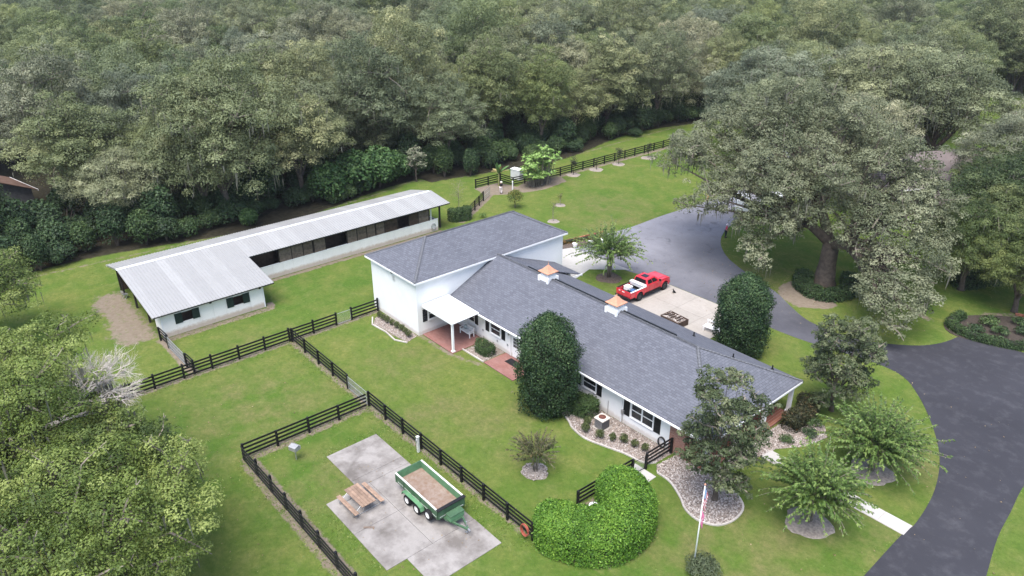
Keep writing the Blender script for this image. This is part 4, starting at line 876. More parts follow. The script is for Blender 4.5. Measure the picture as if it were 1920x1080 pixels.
# ------------------------------------------------------------------ pump tank inside the hedge
pk = thing('pump_tank', 'white domed pump tank inside the clipped hedge', 'tank', (-25.3, 28.9, 0)); b = MB(); b.lathe([(.36, 0), (.4, .1), (.4, .62), (.33, .8), (.18, .9), (.02, .93)], (0, 0), 18); normals_fix(b.build('tank', M['white'], pk, smooth=True)); b = MB(); b.tube([(.4, 0, .2), (.8, 0, .2), (.8, 0, 0)], .03, 6); b.build('pipe', M['metal'], pk)
# ------------------------------------------------------------------ red pickup truck (local: +y forward)
M['red'] = None
t = NT('red_paint'); t.col(t.ramp(t.noise(1.5, 3), [(.3, (.50, .016, .030)), (.7, (.60, .024, .038))])); t.b.inputs['Coat Weight'].default_value = .7; t.b.inputs['Coat Roughness'].default_value = .06; M['red'] = t.fin(.35, .1, .5)
tk = thing('pickup_truck', 'red crew cab pickup truck with silver tool box parked on the apron', 'pickup truck', (-44.95, 56.9, .03), 0)
W = 1.0; zb = .72
def side_profile(arches, y0, y1, zlow, top):
    """side outline with wheel arches cut from the lower edge; top = list of (y,z) from front to rear"""
    pts = [(y0, zlow)]
    for c in arches:
        r = .56
        for a in np.linspace(math.pi, 0, 11): pts.append((c + r * math.cos(a), max(zlow, .52 + r * math.sin(a))))
    pts.append((y1, zlow)); return pts + top
RA, FA = -1.55, 2.5
def extrude_x(poly, x0, x1, name, mat, parent, bevel=.0):
    n = len(poly); b = MB(); b.add([(x0, p[0], p[1]) for p in poly] + [(x1, p[0], p[1]) for p in poly], [tuple(range(n)), tuple(range(n, 2 * n))[::-1]] + [((i + 1) % n, i, n + i, n + (i + 1) % n) for i in range(n)])
    o = normals_fix(b.build(name, mat, parent, bevel=bevel, seg=3)); return o
# cab and nose as a solid body
body = extrude_x(side_profile([FA], -.45, 3.32, .62, [(3.38, 1.0), (3.30, 1.28), (2.9, 1.36), (1.72, 1.42), (-.45, 1.42)]), -W, W, 'body', M['red'], tk, .05)
hd = MB(); hd.hexa([(-.72, 1.75, 1.40), (.72, 1.75, 1.40), (.66, 3.1, 1.30), (-.66, 3.1, 1.30), (-.66, 1.8, 1.47), (.66, 1.8, 1.47), (.58, 3.05, 1.37), (-.58, 3.05, 1.37)]); hd.build('hood', M['red'], body, bevel=.03)
# greenhouse
gh = MB(); gh.hexa([(-.95, -.42, 1.38), (.95, -.42, 1.38), (.93, 1.75, 1.38), (-.93, 1.75, 1.38), (-.74, -.25, 1.93), (.74, -.25, 1.93), (.72, 1.0, 1.96), (-.72, 1.0, 1.96)]); gh = gh.build('cab', M['red'], tk, bevel=.06, seg=3)
gl = pm('tinted_glass', (.010, .011, .013), .1, 2, .12, spec=.5)
def quad_on(p, name, mat, parent, off):
    p = [Vector(q) for q in p]; n = (p[1] - p[0]).cross(p[2] - p[0]).normalized() * off
    b = MB(); b.hexa([q - n * .2 for q in p] + [q + n for q in p]); return normals_fix(b.build(name, mat, parent))
def lerp4(c, u, v): a = Vector(c[0]).lerp(Vector(c[1]), u); b = Vector(c[3]).lerp(Vector(c[2]), u); return a.lerp(b, v)
def win4(c, u0, u1, v0, v1, name, off=.012): quad_on([lerp4(c, u0, v0), lerp4(c, u1, v0), lerp4(c, u1, v1), lerp4(c, u0, v1)], name, gl, gh, off)
sr = [(.95, -.42, 1.38), (.93, 1.75, 1.38), (.72, 1.0, 1.96), (.74, -.25, 1.93)]
slf = [(-.93, 1.75, 1.38), (-.95, -.42, 1.38), (-.74, -.25, 1.93), (-.72, 1.0, 1.96)]
win4(sr, .10, .46, .12, .84, 'side_window'); win4(sr, .50, .86, .12, .84, 'side_window'); win4(slf, .14, .5, .12, .84, 'side_window'); win4(slf, .54, .9, .12, .84, 'side_window')
win4([(.95, -.42, 1.38), (-.95, -.42, 1.38), (-.74, -.25, 1.93), (.74, -.25, 1.93)][::-1][2:] + [(.95, -.42, 1.38), (-.95, -.42, 1.38)][::-1] if 0 else [(-.95, -.42, 1.38), (.95, -.42, 1.38), (.74, -.25, 1.93), (-.74, -.25, 1.93)], .08, .92, .15, .85, 'rear_window')
win4([(.93, 1.75, 1.38), (-.93, 1.75, 1.38), (-.72, 1.0, 1.96), (.72, 1.0, 1.96)], .06, .94, .1, .9, 'windshield')
MB().box(-.35, .35, .05, .7, 1.945, 1.975).build('sunroof', gl, gh)
# bed : sides with wheel arch, tailgate, floor
for s in (-1, 1):
    x0, x1 = (s * W - .14, s * W) if s > 0 else (-W, -W + .14)
    extrude_x(side_profile([RA], -2.95, -.47, .62, [(-.47, 1.30), (-2.95, 1.30)]), x0, x1, 'bed_side', M['red'], tk, .03)
    MB().box(s * (W - .07) - .075, s * (W - .07) + .075, -2.93, -.48, 1.30, 1.325).build('bed_rail', M['black'] if s < 0 else M['trim'], tk)
MB().box(-W + .14, W - .14, -2.9, -.47, .80, .86).build('bed_floor', M['rubber'], tk)
tg = MB().box(-W + .03, W - .03, -3.0, -2.9, .68, 1.30).build('tailgate', M['red'], tk, bevel=.03); MB().box(-.16, .16, -3.015, -2.998, 1.10, 1.18).build('handle', M['trim'], tg)
MB().box(-.62, -.42, -3.012, -2.999, 1.12, 1.19).build('badge', M['trim'], tg)
MB().box(-W + .05, W - .05, -3.16, -2.95, .52, .70).build('rear_bumper', M['black'], tk, bevel=.03)
for s in (-1, 1):
    MB().box(s * (W - .07) - .06, s * (W - .07) + .06, -2.975, -2.94, .90, 1.24).build('tail_light', pm('tail_lens', (.30, .012, .016), .1, rough=.15), tk)
    MB().box(s * .78 - .14, s * .78 + .14, 3.30, 3.37, 1.02, 1.22).build('headlight', pm('headlamp', (.6, .62, .65), .05, rough=.1), tk)
    extrude_x([(RA + .68 * math.cos(a), .52 + .68 * math.sin(a)) for a in np.linspace(0, math.pi, 13)] + [(RA + .55 * math.cos(a), .52 + .55 * math.sin(a)) for a in np.linspace(math.pi, 0, 13)], s * W - .0 if s > 0 else -W - .06, s * W + .06 if s > 0 else -W, 'fender_flare', M['red'], tk)
    extrude_x([(FA + .68 * math.cos(a), .52 + .68 * math.sin(a)) for a in np.linspace(0, math.pi, 13)] + [(FA + .55 * math.cos(a), .52 + .55 * math.sin(a)) for a in np.linspace(math.pi, 0, 13)], s * W - .0 if s > 0 else -W - .06, s * W + .06 if s > 0 else -W, 'fender_flare', M['red'], tk)
    MB().box(s * (W + .04) - .08, s * (W + .04) + .08, -.85, 1.85, .50, .57).build('running_board', M['black'], tk)
    mi = MB().box(s * (W + .14) - .12, s * (W + .14) + .12, 1.42, 1.54, 1.42, 1.64).build('mirror', M['black'], tk, bevel=.03)
    for y in (.02, 1.0): MB().box(s * (W + .012) - .012, s * (W + .012) + .012, y - .1, y + .06, 1.2, 1.24).build('door_handle', M['red'], tk)
    for y in (-.02, .75, 1.72): MB().box(s * (W + .001) - .002, s * (W + .001) + .002, y - .006, y + .006, .66, 1.40).build('door_gap', M['black'], tk)
    for c in (RA, FA): wheel(s * .88, c, .44, .44, .30, s, tk, M['black'], 'wheel', .62) if 0 else None
MB().box(-.62, .62, 3.33, 3.40, .92, 1.22).build('grille', M['black'], tk); MB().box(-W + .03, W - .03, 3.28, 3.5, .55, .82).build('front_bumper', M['red'], tk, bevel=.05)
MB().box(-.85, .85, -2.4, 3.0, .45, .62).build('chassis', M['black'], tk)
def wheel_x(x, y, z, r, w, s, parent):
    b = MB(); b.lathe([(r * .6, -w / 2), (r * .92, -w / 2), (r, -w * .3), (r, w * .3), (r * .92, w / 2), (r * .6, w / 2), (r * .6, -w / 2)], (x, y, z), 24, 'x', False); o = normals_fix(b.build('wheel', M['rubber'], parent))
    b = MB(); b.lathe([(r * .62, s * w * .3), (r * .6, s * w * .45), (r * .5, s * w * .36), (r * .2, s * w * .3), (.01, s * w * .36)], (x, y, z), 16, 'x'); normals_fix(b.build('rim', pm('dark_rim', (.03, .03, .032), .2, 5, .35), o))
    for k in range(24):
        a = 2 * math.pi * k / 24
        if k % 2: MB().bar((x - w * .4, y + r * math.cos(a), z + r * math.sin(a)), (x + w * .4, y + r * 1.0 * math.cos(a), z + r * math.sin(a)), .06, .03).build('tread_lug', M['rubber'], o)
for s in (-1, 1):
    for c in (RA, FA): wheel_x(s * .9, c, .46, .46, .32, s, tk)
tb = MB().box(-.97, .97, -.98, -.5, 1.12, 1.46).build('tool_box', pm('silver_box', (.66, .67, .68), .08, 4, .4, metal=.2), tk, bevel=.02); MB().box(-.98, .98, -1.0, -.49, 1.44, 1.5).build('lid', pm('silver_lid', (.7, .71, .72), .06, 4, .35, metal=.2), tb, bevel=.015)
cg = thing('white_cooler', 'white cooler in the bed of the red pickup', 'cooler', (-45.3, 55.1, .9)); MB().box(-.42, .3, -.3, .35, 0, .36).build('box', M['trim'], cg, bevel=.04); MB().box(-.44, .32, -.32, .37, .36, .43).build('lid', M['trim'], cg, bevel=.03)
sg = thing('blue_bag', 'blue tarp bundle in the bed of the red pickup', 'bag', (-44.6, 55.05, .9))
b = MB(); b.lathe([(.05, 0), (.3, .02), (.36, .14), (.28, .28), (.1, .36), (.02, .38)], (0, 0), 9); normals_fix(b.build('bundle', pm('blue_tarp', (.05, .11, .24), .3, 5), sg, smooth=True)); b = MB(); b.tube([(-.2, 0, .3), (0, .05, .48), (.2, 0, .3)], .02, 5); b.build('strap', M['black'], sg)
wj = MB(); wj.lathe([(.02, 0), (.17, 0), (.17, .3), (.1, .36), (.06, .42), (.02, .43)], (0, 0), 12); tag(normals_fix(wj.build('black_jug', M['black'], None, (-44.75, 54.4, .9))), 'black jug near the tailgate inside the red pickup bed', 'jug')

# ------------------------------------------------------------------ people
def person(label, loc, rz, shirt, trousers, hat, skin=(.42, .26, .19), lean=0, tall=1.0):
    o = thing('person', label, 'person', loc, rz)
    k = tall
    J = dict(pel=(0, 0, .95), wa=(0, .0, 1.1), ch=(0, .02 + lean * .2, 1.32), nk=(0, .02 + lean * .3, 1.48), hd=(0, .05 + lean * .35, 1.60), top=(0, .05 + lean * .36, 1.73))
    for s, n in ((-1, 'l'), (1, 'r')):
        J['sh' + n] = (s * .18, .02 + lean * .25, 1.42); J['el' + n] = (s * .27, .02 + lean * .2 + .03, 1.15); J['wr' + n] = (s * .24, .16 + lean * .2, .95); J['ha' + n] = (s * .22, .22 + lean * .2, .88)
        J['hp' + n] = (s * .1, 0, .9); J['kn' + n] = (s * .12, .05 * s, .5); J['an' + n] = (s * .12, -.04 * s - .02, .09); J['to' + n] = (s * .13, .13 - .04 * s, .03)
    E_ = [('pel', 'wa'), ('wa', 'ch'), ('ch', 'nk'), ('nk', 'hd'), ('hd', 'top')]
    for n in 'lr': E_ += [('ch', 'sh' + n), ('sh' + n, 'el' + n), ('el' + n, 'wr' + n), ('wr' + n, 'ha' + n), ('pel', 'hp' + n), ('hp' + n, 'kn' + n), ('kn' + n, 'an' + n), ('an' + n, 'to' + n)]
    rad = dict(pel=(.16, .11), wa=(.14, .1), ch=(.17, .11), nk=(.055, .055), hd=(.085, .1), top=(.06, .07))
    for n in 'lr': rad.update({'sh' + n: (.07, .07), 'el' + n: (.045, .045), 'wr' + n: (.032, .032), 'ha' + n: (.04, .03), 'hp' + n: (.095, .095), 'kn' + n: (.062, .062), 'an' + n: (.042, .042), 'to' + n: (.045, .035)})
    def sk(name, keys, mat, grow, root, parent):
        ks = [q for q in J if q in keys]; ix = {q: i for i, q in enumerate(ks)}
        me = bpy.data.meshes.new(name); me.from_pydata([tuple(c * k for c in J[q]) for q in ks], [(ix[a], ix[b]) for a, b in E_ if a in ix and b in ix], [])
        me.materials.append(mat); p = put(name, me, parent); p.modifiers.new('skin', 'SKIN')
        for q, i in ix.items():
            sv = me.skin_vertices[0].data[i]; sv.radius = (rad[q][0] * k + grow, rad[q][1] * k + grow); sv.use_root = (q == root)
        s_ = p.modifiers.new('smooth', 'SUBSURF'); s_.levels = 2; s_.render_levels = 2; return p
    bd = sk('body', set(J), pm('skin', skin, .06, 6, .6), 0, 'pel', o)
    sk('shirt', {'wa', 'ch', 'shl', 'shr', 'ell', 'elr', 'pel'}, shirt, .022, 'pel', o)
    sk('trousers', {'pel', 'hpl', 'hpr', 'knl', 'knr', 'anl', 'anr'}, trousers, .02, 'pel', o)
    hx = Vector(J['hd']) * k
    b = MB(); b.lathe([(.125, 0), (.13, .04), (.11, .11), (.06, .16), (.01, .175)], (hx.x, hx.y, hx.z + .02), 14); normals_fix(b.build('hat', hat, o, smooth=True))
    b = MB(); b.lathe([(.12, .0), (.2, -.01), (.2, .005), (.12, .02)], (hx.x, hx.y + .03, hx.z + .03), 14); normals_fix(b.build('hat_brim', hat, o))
    b = MB(); b.cyl((hx.x, hx.y + .09, hx.z - .03), (hx.x, hx.y + .13, hx.z - .045), .018, .012, 6); b.build('nose', pm('nose_skin', skin, .05), bd)
    for s in (-1, 1):
        hp = Vector(J['ha' + ('l' if s < 0 else 'r')]) * k
        for f in range(4): b = MB(); b.tube([(hp.x + (f - 1.5) * .018, hp.y + .02, hp.z), (hp.x + (f - 1.5) * .02, hp.y + .06, hp.z - .035), (hp.x + (f - 1.5) * .018, hp.y + .05, hp.z - .08)], [.010, .009, .007], 5); b.build('finger', pm('finger_skin', skin, .05), bd)
        b = MB(); b.tube([(hp.x - s * .03, hp.y, hp.z + .01), (hp.x - s * .055, hp.y + .03, hp.z - .03)], [.011, .008], 5); b.build('thumb', pm('thumb_skin', skin, .05), bd)
        an = Vector(J['an' + ('l' if s < 0 else 'r')]) * k; to = Vector(J['to' + ('l' if s < 0 else 'r')]) * k
        b = MB(); b.tube([(an.x, an.y - .06, .05), (an.x, an.y, .06), (to.x, to.y, .045), (to.x, to.y + .05, .035)], [.045, .055, .05, .03], 8); b.build('shoe', M['black'], o, smooth=True)
    return o
pink = pm('pink_shirt', (.62, .06, .13), .12, 6, .85); orange = pm('orange_vest', (.75, .13, .03), .12, 6, .8)
person('person in pink shirt, dark trousers and pale cap on the driveway edge', (-48.5, 77.1, .012), R(-60), pink, pm('dark_trousers', (.012, .014, .022), .2), pm('pale_cap', (.7, .62, .68), .05), tall=1.06)
person('person in an orange top and straw hat under the big oak crown', (-57.0, 85.0, .012), R(120), orange, pm('black_trousers', (.012, .012, .012), .2), pm('straw_hat', (.62, .48, .26), .1), tall=1.02, lean=.2)
person('person in a black shirt and white trousers at the garden gate', (-80.1, 66.9, .0), R(10), pm('black_shirt', (.014, .013, .016), .2), pm('white_trousers', (.68, .6, .62), .1), pm('pale_hat', (.72, .68, .6), .05), tall=1.06)
# ------------------------------------------------------------------ white vans parked beneath the oak
def van(label, loc, rz, col):
    o = thing('parked_van', label, 'van', loc, rz)
    b = MB(); b.hexa([(-1, -2.6, .35), (1, -2.6, .35), (1, 2.6, .35), (-1, 2.6, .35), (-.98, -2.55, 1.25), (.98, -2.55, 1.25), (.98, 2.55, 1.15), (-.98, 2.55, 1.15)]); bd = b.build('body', col, o, bevel=.1, seg=3)
    b = MB(); b.hexa([(-.97, -2.5, 1.2), (.97, -2.5, 1.2), (.97, 1.75, 1.15), (-.97, 1.75, 1.15), (-.82, -2.4, 2.1), (.82, -2.4, 2.1), (.8, .95, 2.1), (-.8, .95, 2.1)]); b.build('cabin', col, o, bevel=.1, seg=3)
    for s in (-1, 1):
        for y0, y1 in ((-2.2, -.9), (-.8, .3), (.4, 1.1)): b = MB(); b.hexa([(s * .955, y0, 1.35), (s * .955, y1, 1.35), (s * .965, y1, 1.35), (s * .965, y0, 1.35), (s * .85, y0, 1.95), (s * .85, y1, 1.95), (s * .87, y1, 1.95), (s * .87, y0, 1.95)]); normals_fix(b.build('side_window', gl, bd))
        for y in (-1.65, 1.6):
            b = MB(); b.lathe([(.2, -.11), (.34, -.11), (.36, 0), (.34, .11), (.2, .11), (.2, -.11)], (s * .92, y, .36), 18, 'x', False); w_ = normals_fix(b.build('wheel', M['rubber'], o)); b = MB(); b.lathe([(.21, s * .06), (.2, s * .1), (.02, s * .08)], (s * .92, y, .36), 14, 'x'); normals_fix(b.build('rim', M['metal'], w_))
        MB().box(s * .72 - .16, s * .72 + .16, 2.52, 2.6, .75, .95).build('headlight', M['metal'], o)
    b = MB(); b.hexa([(-.8, 1.72, 1.25), (.8, 1.72, 1.25), (.8, 1.74, 1.25), (-.8, 1.74, 1.25), (-.72, 1.05, 2.0), (.72, 1.05, 2.0), (.72, 1.07, 2.02), (-.72, 1.07, 2.02)]); normals_fix(b.build('windshield', gl, bd))
vw = pm('white_van_paint', (.75, .76, .76), .03, 2, .3, spec=.5)
van('white van half hidden under the left side of the big oak', (-53.2, 87.6, .012), R(35), vw)
van('second white van deeper under the big oak crown', (-50.2, 92.2, .012), R(35), vw)
van('white van glimpsed through the gap above the oak crown', (-62.6, 112.0, .012), R(80), vw)
# ------------------------------------------------------------------ things on the back apron
fp_ = thing('planter_box', 'dark brown planter box piled with white stones behind the house', 'planter', (-38.6, 54.3, .03), R(-4))
for a in ((-1.15, 1.15, -.75, -.67), (-1.15, 1.15, .67, .75), (-1.15, -1.07, -.67, .67), (1.07, 1.15, -.67, .67)): MB().box(*a, 0, .62).build('side_board', M['brownwood'], fp_, bevel=.01)
MB().box(-1.06, 1.06, -.66, .66, .1, .5).build('fill', M['greymulch'], fp_)
tag(put('stones', stones('planter_stones', [(-1.05, -.65), (1.05, -.65), (1.05, .65), (-1.05, .65)], 130, .08, .17, .55), fp_), kind='stuff')
for k in range(5): MB().bar((-.9 + k * .4, -.5 + .2 * (k % 2), .66), (-.5 + k * .35, .4 - .2 * (k % 3), .82), .1, .08).build('log', M['brownwood'], fp_)
lad = thing('white_pergola_bench', 'white slatted bench behind the house beside the clipped tree', 'bench', (-35.0, 55.6, .03), R(5))
for k in range(6): MB().box(-.9, .9, -.4 + k * .15, -.4 + k * .15 + .1, .45, .49).build('slat', M['trim'], lad)
for x in (-.8, .8):
    for y in (-.35, .4): MB().box(x - .04, x + .04, y - .04, y + .04, 0, .9 if y > 0 else .45).build('leg', M['trim'], lad)
MB().box(-.9, .9, .42, .46, .75, .9).build('backrest', M['trim'], lad)
wp = thing('wood_panel', 'upright pale wood panel at the edge of the apron', 'panel', (-37.2, 60.2, .03), R(-48))
for k in range(5): MB().box(-.6 + k * .24, -.6 + k * .24 + .225, -.02, .02, 0, 1.5).build('board', pm('pale_boards', (.46, .42, .34), .15, 5, rnd=.15), wp)
for z in (.3, 1.2): MB().box(-.6, .6, .02, .06, z, z + .1).build('batten', M['greywood'], wp)
# small black cat sitting on the apron
ct = thing('cat', 'small black cat sitting on the pale apron near the front of the truck', 'cat', (-42.8, 59.6, .03), R(120))
me = bpy.data.meshes.new('cat_body'); pts = [(0, -.1, .08), (0, -.06, .16), (0, .02, .26), (0, .08, .36), (0, .12, .41), (0, .17, .40), (-.05, .1, .15), (-.05, .12, .02), (.05, .1, .15), (.05, .12, .02), (-.08, -.02, .06), (-.08, .08, .02), (.08, -.02, .06), (.08, .08, .02), (0, -.22, .03), (.12, -.26, .02)]
me.from_pydata(pts, [(0, 1), (1, 2), (2, 3), (3, 4), (4, 5), (2, 6), (6, 7), (2, 8), (8, 9), (0, 10), (10, 11), (0, 12), (12, 13), (0, 14), (14, 15)], []); me.materials.append(M['black']); cb_ = put('body', me, ct); cb_.modifiers.new('skin', 'SKIN')
for i, r_ in enumerate((.09, .09, .075, .05, .06, .035, .03, .022, .03, .022, .05, .022, .05, .022, .02, .014)): me.skin_vertices[0].data[i].radius = (r_, r_)
me.skin_vertices[0].data[1].use_root = True; cb_.modifiers.new('smooth', 'SUBSURF').levels = 2
for s in (-1, 1): b = MB(); b.cyl((s * .035, .11, .45), (s * .04, .11, .51), .02, .003, 4); b.build('ear', M['black'], cb_)
# pots by the flower bed
for i, (x, y, h) in enumerate(((-58.6, 60.6, .5), (-57.9, 62.6, .45), (-57.6, 64.2, .4))):
    b = MB(); b.lathe([(.22, 0), (.3, h * .8), (.34, h), (.28, h), (.25, h * .9), (.01, h * .88)], (0, 0), 14); normals_fix(tag(b.build('white_planter', M['white'], None, (x, y, .03), smooth=False), ('tall white planter nearest the house block', 'middle white planter along the brick edged bed', 'small white planter farthest from the house block')[i], 'planter', 'white planters'))
# utility box in the garden
ub = thing('utility_box', 'pale grey metal utility box behind the garden pen', 'box', (-84.0, 73.4, 0), R(10)); MB().box(-.9, .9, -.5, .5, 0, 1.5).build('cabinet', pm('box_grey', (.55, .56, .57), .06, 3, .5), ub, bevel=.02); MB().box(-.95, .95, -.55, .55, 1.5, 1.58).build('lid', M['trim'], ub); MB().box(.2, .26, -.53, -.5, .6, .9).build('latch', M['metal'], ub)
sgp = thing('white_post', 'short white post beside the garden pen fence', 'post', (-80.3, 69.3, 0)); MB().box(-.06, .06, -.06, .06, -.1, 1.3).build('shaft', M['trim'], sgp); MB().hexa([(-.09, -.09, 1.3), (.09, -.09, 1.3), (.09, .09, 1.3), (-.09, .09, 1.3), (-.01, -.01, 1.42), (.01, -.01, 1.42), (.01, .01, 1.42), (-.01, .01, 1.42)]).build('cap', M['trim'], sgp)
# ------------------------------------------------------------------ vegetation
def nrmz(a): return a / np.maximum(np.linalg.norm(a, axis=-1, keepdims=True), 1e-9)
def leaf_mesh(name, pos, nrm, size, asp, tint, mat, rg, tang=None):
    N = len(pos); n = nrmz(nrm); r = rg.normal(size=(N, 3)) if tang is None else tang
    t_ = nrmz(r - n * (r * n).sum(1, keepdims=True)); b = np.cross(n, t_)
    s = np.broadcast_to(np.asarray(size, float), (N,))[:, None]; w = s * asp
    V = np.stack([pos - t_ * s * .5, pos + b * w * .5 - n * w * .12, pos + t_ * s * .5, pos - b * w * .5 - n * w * .12], 1).reshape(-1, 3)
    m = mesh_np(bpy.data.meshes.new(name), V, np.arange(4 * N).reshape(N, 4))
    m.attributes.new('tint', 'FLOAT', 'FACE').data.foreach_set('value', np.clip(tint, 0, 1).astype(np.float32)); m.materials.append(mat); return m
def fib(n, rg, zmin=-1, zmax=1):
    i = np.arange(n) + .5; z = zmax - (zmax - zmin) * i / n; ph = i * 2.39996 + rg.uniform(0, 6.28); r = np.sqrt(np.maximum(0, 1 - z * z))
    return np.stack([r * np.cos(ph), r * np.sin(ph), z], 1)
def strips(name, pos, L, w, mat, rg):
    N = len(pos); a = rg.uniform(0, 6.28, N); d = np.stack([np.cos(a), np.sin(a), np.zeros(N)], 1) * w[:, None] * .5
    dr = np.stack([rg.normal(0, .06, N), rg.normal(0, .06, N), -np.ones(N)], 1) * L[:, None]
    V = np.stack([pos - d, pos + d, pos + d * .75 + dr * .55, pos + d * .12 + dr, pos - d * .12 + dr, pos - d * .75 + dr * .5], 1).reshape(-1, 3)
    k = 6 * np.arange(N)[:, None]; m = mesh_np(bpy.data.meshes.new(name), V, np.concatenate([k + np.array([[0, 1, 2, 5]]), k + np.array([[5, 2, 3, 4]])], 0))
    tt = rg.uniform(0, 1, N); m.attributes.new('tint', 'FLOAT', 'FACE').data.foreach_set('value', np.concatenate([tt, tt]).astype(np.float32)); m.materials.append(mat); return m
def oak_meshes(name, seed, Rr, H, cb, nl, ncl, lpc, leaf, mat, nmoss=300, extra=(), off=(0, 0), bark='bark', lob=(.26, .4), trunk_r=None, twigs=1, forks=1, zmin=-.45, flat=.62, mossL=(.4, 1.5), gap=None, zt=None, fill=.32, pale=.16):
    rg = np.random.default_rng(seed)
    zc = cb + (H - cb) * .42; semi = np.array([Rr, Rr, H - zc]); D = fib(nl, rg, zmin, 1); D = D + rg.normal(0, .10, D.shape)
    lr = Rr * rg.uniform(lob[0], lob[1], nl); lrm = lr.mean() if nl else 0
    sc = np.where(D[:, 2:3] < 0, np.array([[1, 1, (zc - cb) / (H - zc) * 1.2]]), 1.0)
    LC = np.array([off[0], off[1], zc]) + D * sc * (semi - lrm * np.array([1, 1, .7])) * rg.uniform(.82, 1.08, (nl, 1))
    if len(extra): E_ = np.array(extra, float); LC = np.concatenate([LC, E_[:, :3]]); lr = np.concatenate([lr, E_[:, 3]])
    if gap:   # clear opening in the skirt of the crown, through which the trunk shows
        t0 = LC[:, 0] * gap[0] + LC[:, 1] * gap[1]; s0 = LC[:, 0] * -gap[1] + LC[:, 1] * gap[0]
        kp = ~((t0 > .5) & (np.abs(s0) < gap[2]) & (LC[:, 2] - .8 * lr < gap[3] + gap[4] * t0)); LC = LC[kp]; lr = lr[kp]
    nl = len(LC); P_, N_, T_ = [], [], []; mossp = []; CC = []
    ltint = rg.normal(0, .15, nl); area = .5 * .58 * leaf * leaf
    for i in range(nl):          # each bough carries flat leafy pads on its upper and outer side
        n = max(5, int(ncl * rg.uniform(.8, 1.2))); d = fib(n, rg, -.45, 1) + rg.normal(0, .16, (n, 3)); c = LC[i] + d * lr[i] * np.array([1, 1, .8]) * rg.uniform(.62, 1.08, (n, 1))
        dd = np.linalg.norm((c[:, None] - LC[None]) / np.array([1, 1, .85]), axis=2) / lr[None]; dd[:, i] = 9; keep = dd.min(1) > .78; c = c[keep]; d = d[keep]
        kf = int(fill * 7 * lr[i] ** 2 / area); u = nrmz(rg.normal(size=(kf, 3))); u[:, 2] = np.where(rg.random(kf) < .7, np.abs(u[:, 2]), u[:, 2]); pf_ = LC[i] + u * np.array([1, 1, .8]) * (lr[i] * rg.uniform(.6, 1.0, kf))[:, None]
        df = np.linalg.norm((pf_[:, None] - LC[None]) / np.array([1, 1, .85]), axis=2) / lr[None]; df[:, i] = 9; kk = df.min(1) > .7; P_.append(pf_[kk]); N_.append((u * .6 + np.array([[0, 0, .35]]) + rg.normal(0, .45, (kf, 3)))[kk]); T_.append((.42 + ltint[i] + rg.normal(0, .12, kf))[kk])
        for q in range(len(c)):
            pr = lr[i] * rg.uniform(.2, .36); k = int(lpc * 4.2 * pr * pr / area * rg.uniform(.75, 1.15)) + 4
            u = nrmz(rg.normal(size=(k, 3))); u[:, 2] = np.where(rg.random(k) < .82, np.abs(u[:, 2]), u[:, 2]); sh = 1 + .22 * np.sin(u[:, 0] * 5 + q) * np.cos(u[:, 1] * 6 + i)
            P_.append(c[q] + u * np.array([1, 1, flat]) * (pr * sh * rg.uniform(.62, 1.1, k) ** .7)[:, None]); N_.append(u * .75 + np.array([[0, 0, .4]]) + rg.normal(0, .27, (k, 3)))
            T_.append(.45 + ltint[i] + rg.normal(0, .11) + (rg.uniform(.15, .4) if rg.random() < pale else 0) + rg.normal(0, .085, k)); CC.append((c[q], pr, i, d[q]))
            if rg.random() < nmoss / (nl * ncl): mossp.append(c[q] + rg.normal(0, pr * .5, (rg.integers(2, 7), 3)) - np.array([0, 0, pr * .3]))
    P_ = np.concatenate(P_); N_ = np.concatenate(N_); T_ = np.concatenate(T_); print(name, nl, len(P_))
    crown = leaf_mesh(name + '_crown', P_, N_, leaf * rg.uniform(.65, 1.3, len(P_)), .58, T_, mat, rg)
    tb = MB(); tr = trunk_r or Rr * .055; zt = zt or cb * .75 + .6; rr = random.Random(seed)
    lean = (rr.uniform(-.4, .4), rr.uniform(-.4, .4)); tb.tube([(0, 0, -.3), (0, 0, .25), (lean[0] * .3, lean[1] * .3, zt * .5), (lean[0], lean[1], zt)], [tr * 1.6, tr * 1.15, tr * .9, tr * .85], 9)
    base = Vector((lean[0], lean[1], zt * .92)); ang = np.arctan2(LC[:, 1], LC[:, 0]); nf = 4 if Rr > 4 else 3; forks_ = []
    for q in range(nf):
        a0 = -math.pi + 2 * math.pi * q / nf; sel = [i for i in range(nl) if a0 <= ang[i] < a0 + 2 * math.pi / nf]
        if not sel: continue
        cen = Vector(LC[sel].mean(0)); f0 = Vector((base.x, base.y, zt * rr.uniform(.72, .98))); fe = f0.lerp(cen, .42) + Vector((rr.uniform(-.5, .5), rr.uniform(-.5, .5), rr.uniform(.2, .8))) * Rr * .06
        tb.tube([f0, f0.lerp(fe, .5) + Vector((rr.uniform(-.3, .3), rr.uniform(-.3, .3), .2)) * Rr * .06, fe], [tr * .62, tr * .5, tr * .36], 7, False)
        for i in sel:
            if rr.random() < .8:
                e = Vector(LC[i]); st = f0.lerp(fe, rr.uniform(.55, 1)); mid = st.lerp(e, .5) + Vector((rr.uniform(-1, 1), rr.uniform(-1, 1), rr.uniform(-.6, 1))) * Rr * .05
                tb.tube([st, mid, e], [tr * .26, tr * .17, tr * .05], 5, False)
    bark_mesh = tb.mesh(name + '_trunk', M[bark], True)
    tw = MB()
